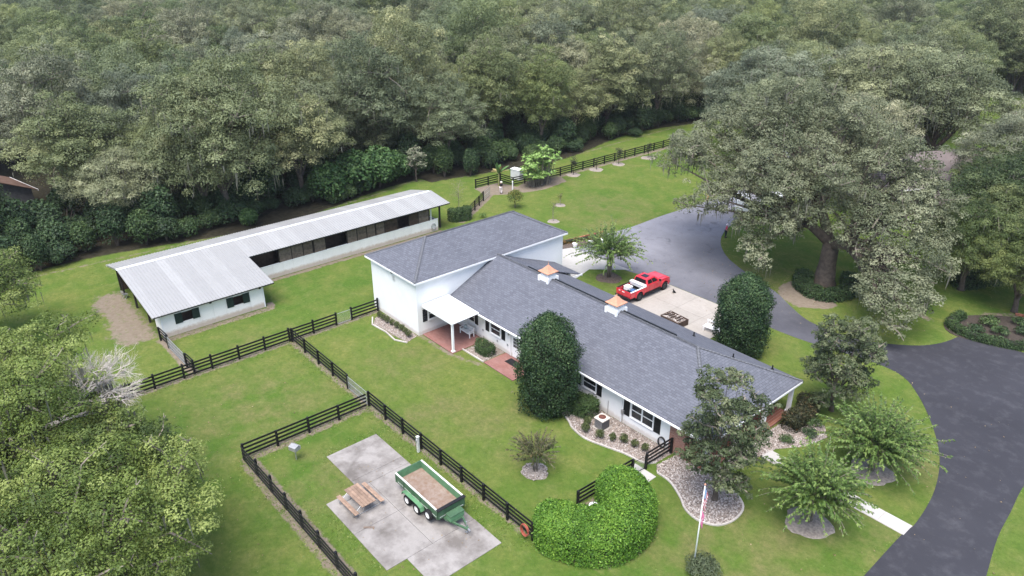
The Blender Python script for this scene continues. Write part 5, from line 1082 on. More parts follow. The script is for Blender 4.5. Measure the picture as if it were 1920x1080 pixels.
    if twigs:
        for (c, cr, i, d) in CC:
            if rr.random() < .8 * twigs:
                a = Vector(LC[i]); e = Vector(c + d * cr * .9); m_ = a.lerp(e, .55) + Vector((rr.uniform(-.2, .2), rr.uniform(-.2, .2), rr.uniform(-.1, .25))); w = .022 + .012 * rr.random() + Rr * .0016
                tw.tube([a, m_, e], [w * 2, w * 1.3, w * .5], 3, False)
                for _ in range(2): q = m_.lerp(e, rr.uniform(.2, .8)); tw.tube([q, q + Vector((rr.uniform(-1, 1), rr.uniform(-1, 1), rr.uniform(-.2, .9))) * cr * .8], [w * .8, w * .35], 3, False)
    twm = tw.mesh(name + '_twigs', M['palebark']) if tw.v else None
    mm = None
    if mossp:
        mp_ = np.concatenate(mossp); mm = strips(name + '_moss', mp_, rg.uniform(mossL[0], mossL[1], len(mp_)), rg.uniform(.05, .17, len(mp_)), M['moss'], rg)
    return dict(trunk=bark_mesh, crown=crown, twigs=twm, moss=mm)
def plant_tree(name, label, cat, ms, loc, rz=0, scl=1, group=None, sz=None):
    o = thing(name, label, cat, (loc[0], loc[1], 0), rz, group); o.scale = (scl, scl, sz or scl)
    for k in ('trunk', 'crown', 'twigs', 'moss'):
        if ms.get(k): tag(put(dict(moss='hanging_moss').get(k, k), ms[k], o), kind=None if k == 'trunk' else 'stuff')
    return o
# --- the woods: ten crowns, many trees
kinds = []
for i in range(8):
    rr = random.Random(100 + i); grey = i in (1, 3, 5, 7)
    kinds.append(oak_meshes('woods%d' % i, 200 + i, rr.uniform(6.2, 8.4), rr.uniform(13.5, 18), rr.uniform(2.4, 4.2), rr.randint(10, 14), 18, .8, .21 if not grey else .20, M['oakgrey' if grey else 'oak'], nmoss=(90 if grey else 30), twigs=.3 if grey else .1, lob=(.34, .50), zmin=-.7, flat=.8))
def vis(x, y, z):
    cp, sp = math.cos(R(25.75)), math.sin(R(25.75)); fx, fy = -.7576, .6528
    a = x * fx + y * fy; s = x * fy * 1.0 + y * -fx; s = x * .6528 + y * .7576
    dz = z - 35; dep = a * cp - dz * sp
    if dep < 1: return None
    return 960 + 1400 * s / dep, 540 - 1400 * (a * sp + dz * cp) / dep, dep
rr = random.Random(42); woods = []
gx, gy = -330, -170
sp_ = 9.3
yy = -190
while yy < 330:
    xx = -330 + (sp_ / 2 if int((yy + 190) / (sp_ * .9)) % 2 else 0)
    while xx < 20:
        x = xx + rr.uniform(-3.2, 3.2); y = yy + rr.uniform(-3.2, 3.2); xx += sp_
        ex = -95.4 if y < 62 else (-92.0 if y < 125 else -88)
        ok = x < ex or (y > 128 and x < -62 and y < 330) or (y > 150 and x < -54) or (y > 118 and y < 150 and -66 < x < -46) or (x > -22 and 108 < y < 136 and x < -2)
        if y > 197 and x < 10 and x / y > -.32: ok = True
        if not ok or (x / y > -.318 and 100 < y < 197 and not (x > -22 and y < 136)): continue
        if (x + 119.5) ** 2 + (y - 8.6) ** 2 < 70 or (x + 112) ** 2 + (y - 11) ** 2 < 60: continue
        if (x + 143) ** 2 + (y - 154) ** 2 < 60: continue
        if (x + 133.3) ** 2 + (y - 89) ** 2 < 75 or (-132 < x < -118 and abs((y - 89) - (x + 133.3) * -.67) < 4.5): continue
        if -119 < x < -92 and abs(y - (10 - (x + 119) * .02)) < 6.5: continue
        if abs(x + 41.5) < 8 and abs(y - 113.5) < 11: continue
        d = math.hypot(x, y)
        v = vis(x, y, 12)
        if not v or d > 400 or v[0] < -170 or v[0] > 2090 or v[1] < -60: continue
        woods.append((d, x, y))
    yy += sp_ * .9
woods.sort(); print('woods', len(woods))
lab = ['dense green live oak standing in the woods', 'grey mossy live oak standing in the woods']
for d, x, y in woods[:300]:
    i = rr.randrange(8); s = rr.uniform(.82, 1.18); g = 1 if i in (1, 3, 5, 7) else 0; kd = ('dense green', 'grey mossy')[g] + ' live oak '
    front = x > -106 and y < 128; zone = ('in the front row of woods behind the stable' if y < 58 else 'in the front row of woods beyond the far fence') if front else ('deep in the woods at left' if y < 40 else 'deep in the woods at top centre' if x < -110 else 'in the woods beyond the great oak at top right')
    plant_tree('live_oak', kd + zone, 'tree', kinds[i], (x, y), rr.uniform(0, 6.28), s, 'live oaks crowded in the woods', s * rr.uniform(.78, 1.24))
far = [w for w in woods[300:] if w[0] < 430]
fm = bpy.data.meshes.new('far_woods'); fm.from_pydata([(x, y, rr.uniform(-1.5, 1.2)) for d, x, y in far], [], []); fo = tag(put('far_woods', fm), 'grey green tree tops of the farthest woods at the top edge', 'woods', kind='stuff')   # the farthest tops read as one mass
ng = bpy.data.node_groups.new('far_tops', 'GeometryNodeTree'); ng.interface.new_socket('Geometry', in_out='INPUT', socket_type='NodeSocketGeometry'); ng.interface.new_socket('Geometry', in_out='OUTPUT', socket_type='NodeSocketGeometry')
gi = ng.nodes.new('NodeGroupInput'); go = ng.nodes.new('NodeGroupOutput'); iop = ng.nodes.new('GeometryNodeInstanceOnPoints'); g2i = ng.nodes.new('GeometryNodeGeometryToInstance'); used = []
for o in bpy.data.objects:
    if o.name.startswith('crown') and o.data.name not in used and o.data.name.startswith('woods') and len(used) < 5:
        used.append(o.data.name); oi = ng.nodes.new('GeometryNodeObjectInfo'); oi.transform_space = 'ORIGINAL'; oi.inputs['Object'].default_value = o; oi.inputs['As Instance'].default_value = True; ng.links.new(oi.outputs['Geometry'], g2i.inputs[0])
def rv(typ, lo, hi, seed):
    n_ = ng.nodes.new('FunctionNodeRandomValue'); n_.data_type = typ; n_.inputs['Seed'].default_value = seed
    k_ = {'FLOAT_VECTOR': (0, 1, 0), 'FLOAT': (2, 3, 1), 'INT': (4, 5, 2)}[typ]; n_.inputs[k_[0]].default_value = lo; n_.inputs[k_[1]].default_value = hi; return n_.outputs[k_[2]]
iop.inputs['Pick Instance'].default_value = True; L_ = ng.links.new; L_(gi.outputs[0], iop.inputs['Points']); L_(g2i.outputs[0], iop.inputs['Instance']); L_(rv('INT', 0, 4, 1), iop.inputs['Instance Index'])
L_(rv('FLOAT_VECTOR', (0, 0, 0), (0, 0, 6.28), 2), iop.inputs['Rotation']); L_(rv('FLOAT', .85, 1.15, 3), iop.inputs['Scale']); L_(iop.outputs[0], go.inputs[0]); fo.modifiers.new('tops', 'NODES').node_group = ng
# --- undergrowth along the wood's edge
def shrub_mesh(name, seed, r, h, n, leaf, mat, asp=.55, lumps=9):
    rg = np.random.default_rng(seed); d = fib(lumps, rg, -.1, 1); c = d * np.array([r, r, h * .55]) * .55 + np.array([0, 0, h * .42]); lr = rg.uniform(.38, .58, lumps)
    i = rg.integers(0, lumps, n); u = nrmz(rg.normal(size=(n, 3))); u[:, 2] = np.abs(u[:, 2]) * np.where(rg.random(n) < .75, 1, -1)
    p = c[i] + u * (lr[i] * rg.uniform(.7, 1.06, n) ** .6)[:, None] * np.array([r, r, h * .6]); p[:, 2] = np.maximum(p[:, 2], .05)
    return leaf_mesh(name, p, u * .8 + np.array([0, 0, .35]) + rg.normal(0, .45, (n, 3)), leaf * rg.uniform(.6, 1.4, n), asp, .42 + rg.normal(0, .10, lumps)[i] + rg.normal(0, .2, n), mat, rg)
def stem_mesh(name, seed, r, h, n, mat):
    q = random.Random(seed); b = MB()
    for k in range(n): a = q.uniform(0, 6.28); f = q.uniform(.2, .8); b.tube([(0, 0, -.1), (r * f * .4 * math.cos(a), r * f * .4 * math.sin(a), h * .4), (r * f * math.cos(a), r * f * math.sin(a), h * .75)], [.05 * h / 2 + .01, .03 * h / 2 + .008, .008], 4, False)
    return b.mesh(name, mat)
ug = [(shrub_mesh('undergrowth%d' % i, 300 + i, (2.0, 1.5, 2.3, 1.7)[i], (3.2, 4.6, 2.6, 3.8)[i], 3600, .27, M['shrubd'], .5, (8, 13, 10, 15)[i]), stem_mesh('ug_stems%d' % i, i, 1.5, 3.2, 6, M['bark'])) for i in range(4)]
def shrub(name, label, cat, ms, loc, rz, scl, group=None, sz=None, names=('foliage', 'stems')):
    o = thing(name, label, cat, (loc[0], loc[1], loc[2] if len(loc) > 2 else 0), rz, group); o.scale = (scl, scl, sz or scl)
    for nm, m_ in zip(names, ms): put(nm, m_, o)
    return o
y = -25
while y < 138:
    ex = -94.0 + 1.0 * math.sin(y * .3) + (0 if y < 60 else (1.2 if y < 66 else 3.2))
    for row in range(4):
        if row and rr.random() < .3: continue
        if 58 < y < 63 and row == 0: continue
        s = rr.uniform(.6, 1.2) * (1 + .16 * row); shrub('undergrowth_shrub', ('dark leafy undergrowth shrub at the wood edge near the rusty shed' if y < 20 else 'dark leafy undergrowth shrub at the wood edge behind the stable' if y < 60 else 'dark leafy undergrowth shrub at the wood edge beyond the far fence'), 'shrub', ug[rr.randrange(4)], (ex - row * 2.4 + rr.uniform(-1.1, .9), y + rr.uniform(-.5, .5)), rr.uniform(0, 6.28), s, 'undergrowth shrubs along the wood edge', s * rr.uniform(.8, 1.3))
    y += rr.uniform(2.3, 3.2)
vine = shrub_mesh('broadleaf_bush', 320, 2.9, 5.6, 5200, .42, leafmat('vine_leaves', (.018, .045, .014), (.05, .105, .03), (.13, .20, .065)), .7, 14); vst = stem_mesh('broadleaf_stems', 5, 2, 4.5, 7, M['bark'])
for i, (x, y, s, l_) in enumerate(((-93.8, 46.5, 1.0, 'broad leaved green bush at the left end of the bright row behind the stable'), (-94.0, 50.5, 1.15, 'tall broad leaved green bush second in the row behind the stable'), (-94.2, 55.0, 1.1, 'broad leaved green bush third in the row behind the stable'), (-95, 58.6, .85, 'broad leaved green bush at the right end of the row behind the stable'), (-91.6, 33.8, .42, 'small round bright bush alone at the edge of the back lawn'))):
    shrub('broadleaf_bush', l_, 'bush', (vine, vst), (x, y), i * 1.3, s, 'broad leaved bushes behind the stable')
for i, (x, y, s, l_) in enumerate(((-108, 7.5, 1.0, 'tall dark bush hiding the left part of the rusty shed wall'), (-106.5, 12.0, .9, 'tall dark bush hiding the middle of the rusty shed wall'), (-109, 16.5, 1.1, 'tall dark bush at the right end of the rusty shed'), (-102, 4.0, 1.0, 'dark bush in the woods below the rusty shed'), (-101, 14.5, .95, 'dark bush at the wood edge right of the rusty shed'))):
    shrub('shade_bush', l_, 'bush', (ug[1 + i % 3][0], vst), (x, y), i * 2.1, s * 1.25, 'bushes around the rusty shed')
# --- named oaks around the drive
big = oak_meshes('great_oak', 11, 14.2, 18.5, 4.8, 0, 16, .8, .21, M['greatoak'], nmoss=300, trunk_r=1.0, twigs=.2, mossL=(.5, 1.9), zt=4.8, flat=.8, pale=.06, fill=.3,
    extra=[(-17, 0.4, 13.4, 2.22), (-16.4, -3.8, 12.4, 2.39), (-13.8, 0.9, 11.9, 1.77), (-19.5, -0.9, 11.4, 2.03), (-13.5, -3.6, 10.7, 1.83), (-16.8, 1.6, 10.4, 2.62), (-18.4, -4, 10.1, 1.99), (-12.7, -0.6, 9.7, 2.45), (-18.5, 1, 9.4, 1.81), (-16.3, -0, 11.6, 2.68), (-17, -2.7, 10.8, 1.94), (-14.3, -0.4, 10, 1.9), (-15.4, 4.2, 15.9, 1.79), (-11.6, 1.8, 15.1, 2.66), (-14, 8.1, 14.6, 1.91), (-15.3, 1.5, 14.3, 2.65), (-9.2, 4.9, 13.3, 1.7), (-16.8, 5.8, 13.2, 2.13), (-12.1, -0.4, 12.3, 2.2), (-12.2, 7.2, 12.1, 2.34), (-16.5, 2.8, 11.7, 2.41), (-14.9, 4.2, 14.2, 2.33), (-12.5, 1.8, 13.5, 1.78), (-13.2, 5.7, 12.5, 1.71), (-11.1, 5.5, 17.7, 2.35), (-7.3, 8.7, 17.9, 1.75), (-12.9, 9.1, 17.2, 2.03), (-8.2, 3, 15.8, 2.07), (-8.3, 11, 15.7, 2.21), (-13.6, 6, 14.9, 2.5), (-5.1, 6.1, 14.7, 2.4), (-11.7, 10.7, 13.8, 1.89), (-10.3, 4.1, 13.6, 2.41), (-11, 6.5, 16.7, 1.92), (-7.2, 7.1, 15.4, 2.19), (-11.2, 9, 14.3, 2.29), (-2.3, 4.3, 17.3, 1.81), (-3.3, 9, 16.5, 2.42), (-6.3, 3.9, 15.7, 2.15), (0.5, 5.1, 15.1, 2.32), (-6.2, 9.4, 14.5, 2.55), (-3.8, 1.2, 13.9, 2.32), (-0.3, 8.4, 13.5, 2.56), (-7.5, 5.8, 13.4, 2.45), (-0.6, 3.5, 12.5, 2.17), (-3.5, 4.3, 15.4, 1.81), (-2, 7.8, 14.5, 2.01), (-5.6, 5.4, 13.4, 1.94), (4.1, 5.3, 14.1, 2.21), (0.2, 7.4, 13.4, 2.52), (2, 2.4, 13.2, 2.5), (4.8, 8, 12.6, 1.19), (-2.7, 5.1, 11.6, 1.75), (5.8, 2.6, 11.1, 2.16), (1.9, 9.2, 11.2, 1.89), (0.1, 2.8, 10.6, 1.96), (4.7, 6.1, 10.2, 2.61), (3.7, 4.3, 12.5, 1.8), (1.4, 7.1, 11.7, 2.55), (1.3, 3.8, 11, 2.49), (-8.4, -3.9, 10.5, 2.07), (-11.2, -5, 10.2, 1.82), (-9.7, -1.7, 9.3, 1.98), (-10.6, -7.5, 8.8, 2.26), (-6.2, -4.2, 8.3, 2), (-11.7, -3.6, 8.2, 2.12), (-8.1, -4.4, 9.5, 1.67), (-10.8, -4.2, 8.9, 1.92), (-6, -2.3, 14.3, 2.41), (-6, -5.5, 13.1, 2.25), (-2, -1.6, 12.9, 2.22), (-9, -2, 11.8, 2.04), (-3.2, -6.5, 11.3, 2.63), (-4, 0.2, 10.6, 2.31), (-7.6, -5.5, 10.3, 2.33), (-1.3, -3.1, 10.3, 2.32), (-6.7, -1.1, 9.7, 2.49), (-4.8, -1.5, 12.2, 1.94), (-6.4, -4.3, 11.4, 2.63), (-2.4, -2.8, 10.5, 1.95), (-1.6, -0.8, 12.9, 2.02), (1.5, -4, 12.3, 1.99), (0.1, 1.2, 10.6, 2.61), (-3.3, -3.6, 10.5, 2.49), (3.9, -1.7, 10.1, 2.04), (-2.1, 0.3, 9.5, 2.67), (-0.2, -5.4, 9, 1.74), (2.4, 1.8, 8.5, 1.99), (-3, -2.1, 8.4, 2.35), (-1.1, -0.4, 10.5, 2.32), (0.1, -3, 9.7, 2.62), (0.9, 0.4, 9.1, 1.8), (3.9, -1.9, 10.1, 1.73), (7.3, -1, 9.6, 2.23), (3, 0.8, 9.6, 1.77), (5.2, -3.5, 8.8, 2.32), (6.5, 0.6, 8.5, 2.3), (2.6, -2, 7.9, 2.67), (7.4, -2.6, 7.6, 2.04), (4.4, 1.3, 7.5, 2.64), (4.1, -3.4, 7.1, 2.26), (3.9, -1.7, 9.1, 1.77), (6.2, -1.8, 8.2, 2.7), (4.6, 0.3, 7.7, 2.01), (-4.3, -6.7, 8.7, 1.97), (-3.6, -4.2, 8.5, 1.72), (-2.1, -7.1, 7.7, 1.73), (-5.3, -3.2, 7.8, 1.97), (-5.7, -8.3, 7.2, 1.66), (-2.1, -4.5, 6.5, 1.11), (-6.6, -5.3, 6.4, 1.74), (-4.7, -6.6, 7.7, 1.88), (-3.2, -4.9, 7.3, 1.9), (-5.4, -5.4, 6.8, 2.15), (9.3, -2.8, 6.9, 2.29), (8, -1.4, 6.9, 2.1), (7.9, -4.2, 6.5, 2.09), (10.1, -1.3, 6.3, 1.9), (6.9, -2.5, 5.7, 2.67), (9.3, -4.3, 5.5, 1.93), (8.5, -0.6, 5.2, 1.99), (7.3, -3.3, 5.2, 2.68), (9.6, -2.6, 5, 2.04), (8.8, -3, 6.1, 2.64), (8.3, -1.5, 5.6, 2.14), (7.6, -3.2, 5.3, 1.94), (9.8, -5.8, 4.7, 2.17), (8.8, -6, 4.2, 2.68), (10.3, -6.9, 4.2, 1.91), (9.2, -4.5, 4, 1.72), (8.6, -7, 3.8, 1.46), (10.3, -6.2, 3.6, 2.39), (8.2, -5.3, 3.4, 1.74), (9.5, -7.1, 3.4, 1.98), (9.9, -5, 3.1, 1.74), (9.8, -6.1, 4, 1.92), (8.9, -5.9, 3.7, 2.45), (9.5, -6.6, 3.5, 2.56), (5.9, 6.5, 11.1, 2.02), (4.4, 4.1, 10.5, 2.53), (7.5, 5.5, 10.2, 1.66), (3.7, 6.5, 9.8, 1.74), (6.7, 2.3, 9.4, 2.16), (7, 7.7, 9.1, 1.85), (4, 4.5, 8.8, 2.62), (8.3, 3.7, 8.3, 2), (4.8, 7.2, 7.9, 1.82), (6.1, 6.3, 9.9, 2.22), (4.6, 4.6, 9.1, 2.19), (7.2, 4.8, 8.6, 1.98), (11, -7.3, 3.2, 1.9), (9.5, -7.9, 3.4, 1.7), (11.1, -4.2, 3.6, 1.7), (8.1, -7.2, 4.6, 1.8), (10.4, -4.9, 4.4, 2), (10.8, -8.6, 2.2, 1.3), (-4.2, -8.8, 5, 1.3), (-2.9, -9.4, 4.4, 1.2), (-3.9, -7.8, 5.6, 1.4), (-14.2, -6.4, 6.6, 1.3), (-11.6, -5.2, 6.6, 1.1), (10.3, 1.4, 5, 1.9), (8.8, 2.5, 6.5, 2.2)])
plant_tree('great_live_oak', 'huge spreading live oak with thick trunk rising from a ring hedge', 'tree', big, (-33.7, 74.1), 0)
rgm = oak_meshes('mossy_oak', 12, 9.6, 16.5, 4.0, 17, 17, .85, .21, M['oakgrey'], nmoss=220, trunk_r=.6, twigs=.25, lob=(.30, .44), mossL=(.6, 2.2))
gok = oak_meshes('green_oak', 13, 8.4, 12.5, 2.2, 16, 17, .9, .21, M['oakd'], nmoss=90, trunk_r=.5, twigs=.2, lob=(.30, .44), zmin=-.7)
for x, y, r_, s, sz, ms, l_ in ((-68, 113, .5, 1.05, 1.05, rgm, 'domed grey live oak rising behind the great oak on the left'), (-52, 124, 1.7, 1.2, 1.1, rgm, 'mossy live oak directly behind the great oak crown'), (-43.5, 123.5, 2.9, 1.1, 1.12, rgm, 'mossy live oak with long beards behind the hidden house'), (-25.5, 124, 4.0, .95, .95, rgm, 'mossy live oak at the left of the far bright field'),
                        (-23.2, 83.6, .8, .62, .82, gok, 'low green live oak over the island bed at right'), (-20.0, 91, 2.2, .8, .92, gok, 'green live oak at the right edge behind the island bed'), (-24.5, 97.5, 3.3, .9, .95, gok, 'live oak between the hidden garage and the island bed'), (-17.6, 82.2, 1.2, .55, .75, gok, 'small live oak at the right edge of the island bed'),
                        (-27.5, 107.5, 3.9, .8, .85, gok, 'dark green live oak right of the hidden garage'), (-29.5, 113.5, .4, .85, .8, rgm, 'grey live oak beside the hidden house near the far field'), (-58, 103, 5.0, .8, .95, rgm, 'live oak shading the white vans beyond the drive'), (-45.5, 100.5, .3, .78, .9, rgm, 'grey live oak at the left end of the hidden house'), (-57, 206, 2.5, 1.1, 1.1, rgm, 'mossy live oak with visible trunk beyond the far bright field'), (-46, 201, .5, 1.05, 1.1, gok, 'dark live oak at the far right beyond the bright field')):
    plant_tree('live_oak', l_, 'tree', ms, (x, y), r_, s, None, sz)
# --- bright oaks in the left foreground
la = oak_meshes('near_oak', 21, 7.0, 11.8, 3.0, 0, 15, .66, .155, M['lime'], nmoss=320, trunk_r=.5, twigs=.35, mossL=(.4, 1.6),
    extra=[(-0.7, 0.9, 11.2, 1.71), (0.3, -2.6, 11.3, 1.93), (2.5, 1.7, 10.4, 2.4), (-3.2, 0.3, 10.1, 2.07), (2.9, -2.3, 10.2, 2.53), (-2.4, -3.3, 10.2, 2.62), (4.5, 0.6, 9.9, 2.63), (-4.2, 3.7, 9.5, 2.2), (1.6, -4.9, 9.7, 1.72), (-4.5, -0.7, 9.1, 2.09), (6.3, -2.7, 9.1, 1.62), (-1.2, -5.5, 8.3, 2.34), (4.2, 2.2, 8.7, 2.27), (-6.2, 1.2, 8.5, 1.62), (3.1, -5.1, 8, 2.78), (-4.8, -4, 7.5, 2.13), (4.8, -0.5, 7.5, 2.75), (0.6, -6.9, 7.3, 1.68), (4.2, 4.4, 7.5, 1.26), (-6.9, -0.7, 6.8, 2.57), (4.6, -3.9, 6.6, 2.77), (-3.4, -4.9, 6.4, 1.73), (6.4, 1.4, 6.1, 1.91), (-4.8, 1.8, 6.4, 2.73), (2.2, -5.5, 5.6, 1.7), (-4.9, -2.6, 5.5, 2.75), (4.7, -1.3, 5.5, 1.91), (-1.5, -5.2, 5.4, 2.48), (3.9, 3.9, 5.3, 2.6), (-4.6, 0.4, 5.6, 2.69), (3.1, -4, 5.3, 2.49), (-0.2, 4.4, 5.5, 1.7), (0.1, 0.7, 9, 2.17), (-1.2, -1.3, 8.7, 2.77), (2.8, 1.2, 8.8, 1.61), (-2.5, 1.5, 8.3, 2.12), (1.5, -3.5, 8.4, 1.89), (0.8, 3.4, 7.7, 1.8), (-2.8, -1.6, 7.3, 2.35), (3.8, -1.2, 7.2, 2.02), (-2, 2.7, 6.6, 1.79), (-0.6, -3, 6.5, 2.59), (2.3, 1.8, 6.4, 2.48), (-2.8, 0.2, 6.1, 2.49), (1.7, -2.4, 5.8, 2.04)])
no = plant_tree('near_live_oak', 'bright green live oak filling the left edge with moss below a bleached dead limb', 'tree', la, (-50.5, 1.6), 0)
rg = np.random.default_rng(15); mp_ = np.concatenate([np.array(c_) + rg.normal(0, 1, (n_, 3)) * np.array([.5, .5, .3]) for c_, n_ in (((8.7, 1.3, 7.6), 90), ((8.3, -0.5, 7.2), 60))]); tag(put('moss_beard', strips('moss_beard', mp_, rg.uniform(.8, 2.4, len(mp_)), rg.uniform(.06, .2, len(mp_)), M['moss'], rg), no), kind='stuff')
lb = oak_meshes('near_oak_b', 22, 6.2, 9.6, 2.2, 0, 15, .66, .155, M['lime'], nmoss=220, trunk_r=.45, twigs=.3, mossL=(.4, 1.3),
    extra=[(0.1, -0.1, 8.5, 2.14), (-0.3, -2.6, 8.2, 2.31), (2.2, 1.7, 8.5, 2.15), (-3.1, 0.3, 8.1, 2.27), (2.9, -2, 8.7, 1.85), (-0, 5.3, 8.3, 1.32), (-3.2, -3.6, 8.3, 1.73), (5.2, -0.6, 8.3, 1.74), (-4, 3.1, 7.7, 1.97), (1.1, -4.2, 7.7, 1.93), (2.1, 3.6, 7.3, 2.46), (-5.1, -1.5, 6.7, 1.72), (3.7, -1.9, 6.7, 2.51), (-2.6, 5.4, 7.2, 1.88), (-2.8, -5.7, 7, 1.56), (3.9, 2.5, 6.3, 1.81), (-5.7, 0.6, 6.9, 2.56), (4.1, -5.2, 6.4, 1.56), (-4.6, -4.5, 5.8, 1.64), (6.8, -0.3, 6, 1.52), (-4.2, 4.5, 5.9, 1.92), (0.2, -4.5, 6, 2.03), (-5, -1.1, 5.3, 2.4), (4.9, -2.6, 5.3, 2.13), (-3.4, -4.4, 5.3, 2.06), (5.2, 1.2, 4.9, 1.87), (-5.6, 2.5, 4.6, 1.75), (2.6, -5.7, 4.8, 2.23), (-4.8, -2.3, 4.8, 2.09), (6.1, -1.4, 4.7, 1.76), (-3, 4.6, 4.4, 1.84), (-0.9, -4.1, 4.2, 2.07), (-5.2, 0.6, 4, 2.12), (3.2, -2.9, 3.6, 2.12), (-0.3, 4, 3.6, 1.75), (-0.2, 1.3, 7.5, 2.2), (-1.3, -2.4, 7.4, 1.59), (2.7, 1, 7, 1.63), (-2.4, 1.1, 6.5, 2.23), (1, -3.3, 6.1, 1.51), (1.6, 3.7, 5.9, 1.81), (-3.5, -1.4, 5.8, 2.18), (3.3, -1, 5.5, 1.96), (-1.8, 2.6, 5.4, 2.24), (-0.6, -3.3, 5.2, 2.06), (2.3, 1.7, 5.1, 1.66), (-2.2, 0.2, 4.9, 1.79), (1.3, -1.5, 4.7, 2.47)])
plant_tree('near_live_oak', 'bright green live oak in the lower left corner', 'tree', lb, (-36.5, 2.2), 0)
lc_ = oak_meshes('near_oak_c', 23, 5.0, 8.6, 2.0, 0, 15, .66, .155, M['limed'], nmoss=90, trunk_r=.35, twigs=.3, mossL=(.4, 1.3),
    extra=[(-0.7, 0.5, 7.5, 1.02), (-0.2, -2.1, 7.7, 1.43), (1.7, 1.1, 7.1, 1.54), (-2.5, 0, 6.6, 1.87), (2, -1.9, 7, 1.44), (-2.1, -2.3, 6.3, 1.71), (3.4, 0.2, 6, 1.5), (0.9, -3.9, 5.4, 1.41), (-3.5, -0.7, 5.4, 1.92), (3, -1.1, 4.9, 1.85), (-1.1, -3.1, 4.6, 1.9), (2.2, 1.1, 4.2, 1.97), (-3.2, 0.5, 4.2, 1.79), (1.9, -2.9, 3.7, 1.4), (-1.9, -1.6, 3.6, 1.68), (-0.3, 0.8, 6.4, 1.77), (-0.5, -1.1, 5.8, 2.01), (1.6, 0.6, 5.6, 1.54), (-1.9, 0.9, 5.3, 1.72), (0.9, -1.9, 4.8, 1.68), (0.4, 1.3, 4.5, 1.89)])
plant_tree('near_live_oak', 'darker live oak standing right of the lower left corner oak', 'tree', lc_, (-43, 6.2), 0)
plant_tree('edge_live_oak', 'round dark green oak cut by the left edge beside the stable', 'tree', lc_, (-77.0, 2.2), 4.0, 1.12, None, 1.15)
# dead limb
dl = MB(); q = random.Random(9)
def branch(p, d, L, w, depth):
    p = Vector(p); d = Vector(d).normalized(); pts = [p]; e = p
    for k in range(3): d = (d + Vector((q.uniform(-.3, .3), q.uniform(-.3, .3), q.uniform(-.22, .2)))).normalized(); e = e + d * L / 3; pts.append(e)
    dl.tube(pts, [w, w * .8, w * .62, w * .45], 5 if depth < 2 else 3, False)
    if depth < 4:
        for k in range((4, 5, 5, 4)[depth]):
            s = pts[q.choice((1, 2, 3))]; branch(s, d + Vector((q.uniform(-1, 1), q.uniform(-1, 1), q.uniform(-.5, .75))) * .95, L * q.uniform(.55, .8), w * .5, depth + 1)
dk = thing('dead_limb', 'bleached dead limb with bare twigs reaching from the left oak toward the fence', 'branch', (-47.2, 4.9, 8.3))
for dd_ in ((-.15, 1, .3), (-.9, .5, .2), (.3, .9, .1), (-.6, .9, .35), (.1, .6, .6)): branch((0, 0, 0), dd_, q.uniform(1.5, 2.0), .12, 0)
branch((0, -2.2, -.9), (0, 1, .4), 2.4, .17, 3)
dl.build('limb', M['deadwood'], dk)
rg = np.random.default_rng(5); mp_ = rg.normal(0, .6, (130, 3)) * np.array([1.2, 1.2, .4]) + np.array([-.4, 1.0, .1]); put('hanging_moss', strips('dead_moss', mp_, rg.uniform(.3, 1.3, 130), rg.uniform(.05, .18, 130), M['moss'], rg), dk)
# --- clipped columnar trees
def column_mesh(name, seed, h, r, n, leaf, mat):
    rg = np.random.default_rng(seed); z = rg.uniform(0, 1, n) ** .8; a = rg.uniform(0, 6.283, n)
    prof = np.interp(z, [0, .05, .3, .6, .76, .86, .93, .97, 1], [.76, .92, 1.0, 1.04, .98, .76, .42, .2, .05])
    lump = 1 + .06 * np.sin(2 * a + 5 * z + seed) + .06 * np.sin(5 * a - 14 * z) + .06 * np.sin(7 * a + 23 * z) + .09 * np.sin(3 * a + 17 * z + 1) * z + np.where(rg.random(n) < .06, rg.uniform(0, .16, n), 0)
    rr_ = r * prof * lump * (1 - .18 * rg.uniform(0, 1, n) ** 2); p = np.stack([rr_ * np.cos(a), rr_ * np.sin(a), .15 + z * h + rg.normal(0, .12, n)], 1) + rg.normal(0, .09, (n, 3))
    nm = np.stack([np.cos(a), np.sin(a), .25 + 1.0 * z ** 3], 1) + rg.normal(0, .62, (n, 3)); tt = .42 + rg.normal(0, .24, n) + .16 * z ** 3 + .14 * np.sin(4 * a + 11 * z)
    return leaf_mesh(name, p, nm, leaf * rg.uniform(.6, 1.35, n), .5, tt, mat, rg)
def core_mesh(name, h, r, mat):
    b = MB(); b.lathe([(r * f, z * h) for f, z in ((.6, 0), (.78, .1), (.82, .4), (.84, .6), (.76, .76), (.52, .86), (.2, .93))], (0, 0), 14); return b.mesh(name, mat, True)
M['fillercore'] = pm('dark_filler', (.018, .024, .012), .4, 6, .95, .8, 14)  # dark solid core, added to close see-through gaps between leaves; no real branches
for nm, x, y, h, r_, l_, sd in (('a', -36.15, 34.9, 8.4, 2.35, 'tall clipped dark green holly in front of the house wall', 31), ('b', -31.3, 54.3, 7.6, 2.3, 'clipped dark green holly behind the house by the apron', 32)):
    o = thing('columnar_holly', l_, 'tree', (x, y, 0), 0, 'clipped columnar hollies'); put('crown', column_mesh('holly_' + nm, sd, h, r_, 24000, .17, M['holly']), o); put('filler_core', core_mesh('hcore' + nm, h, r_, M['fillercore']), o); b = MB(); b.cyl((0, 0, -.1), (0, 0, 1.5), .16, .13, 8); b.build('trunk', M['bark'], o)
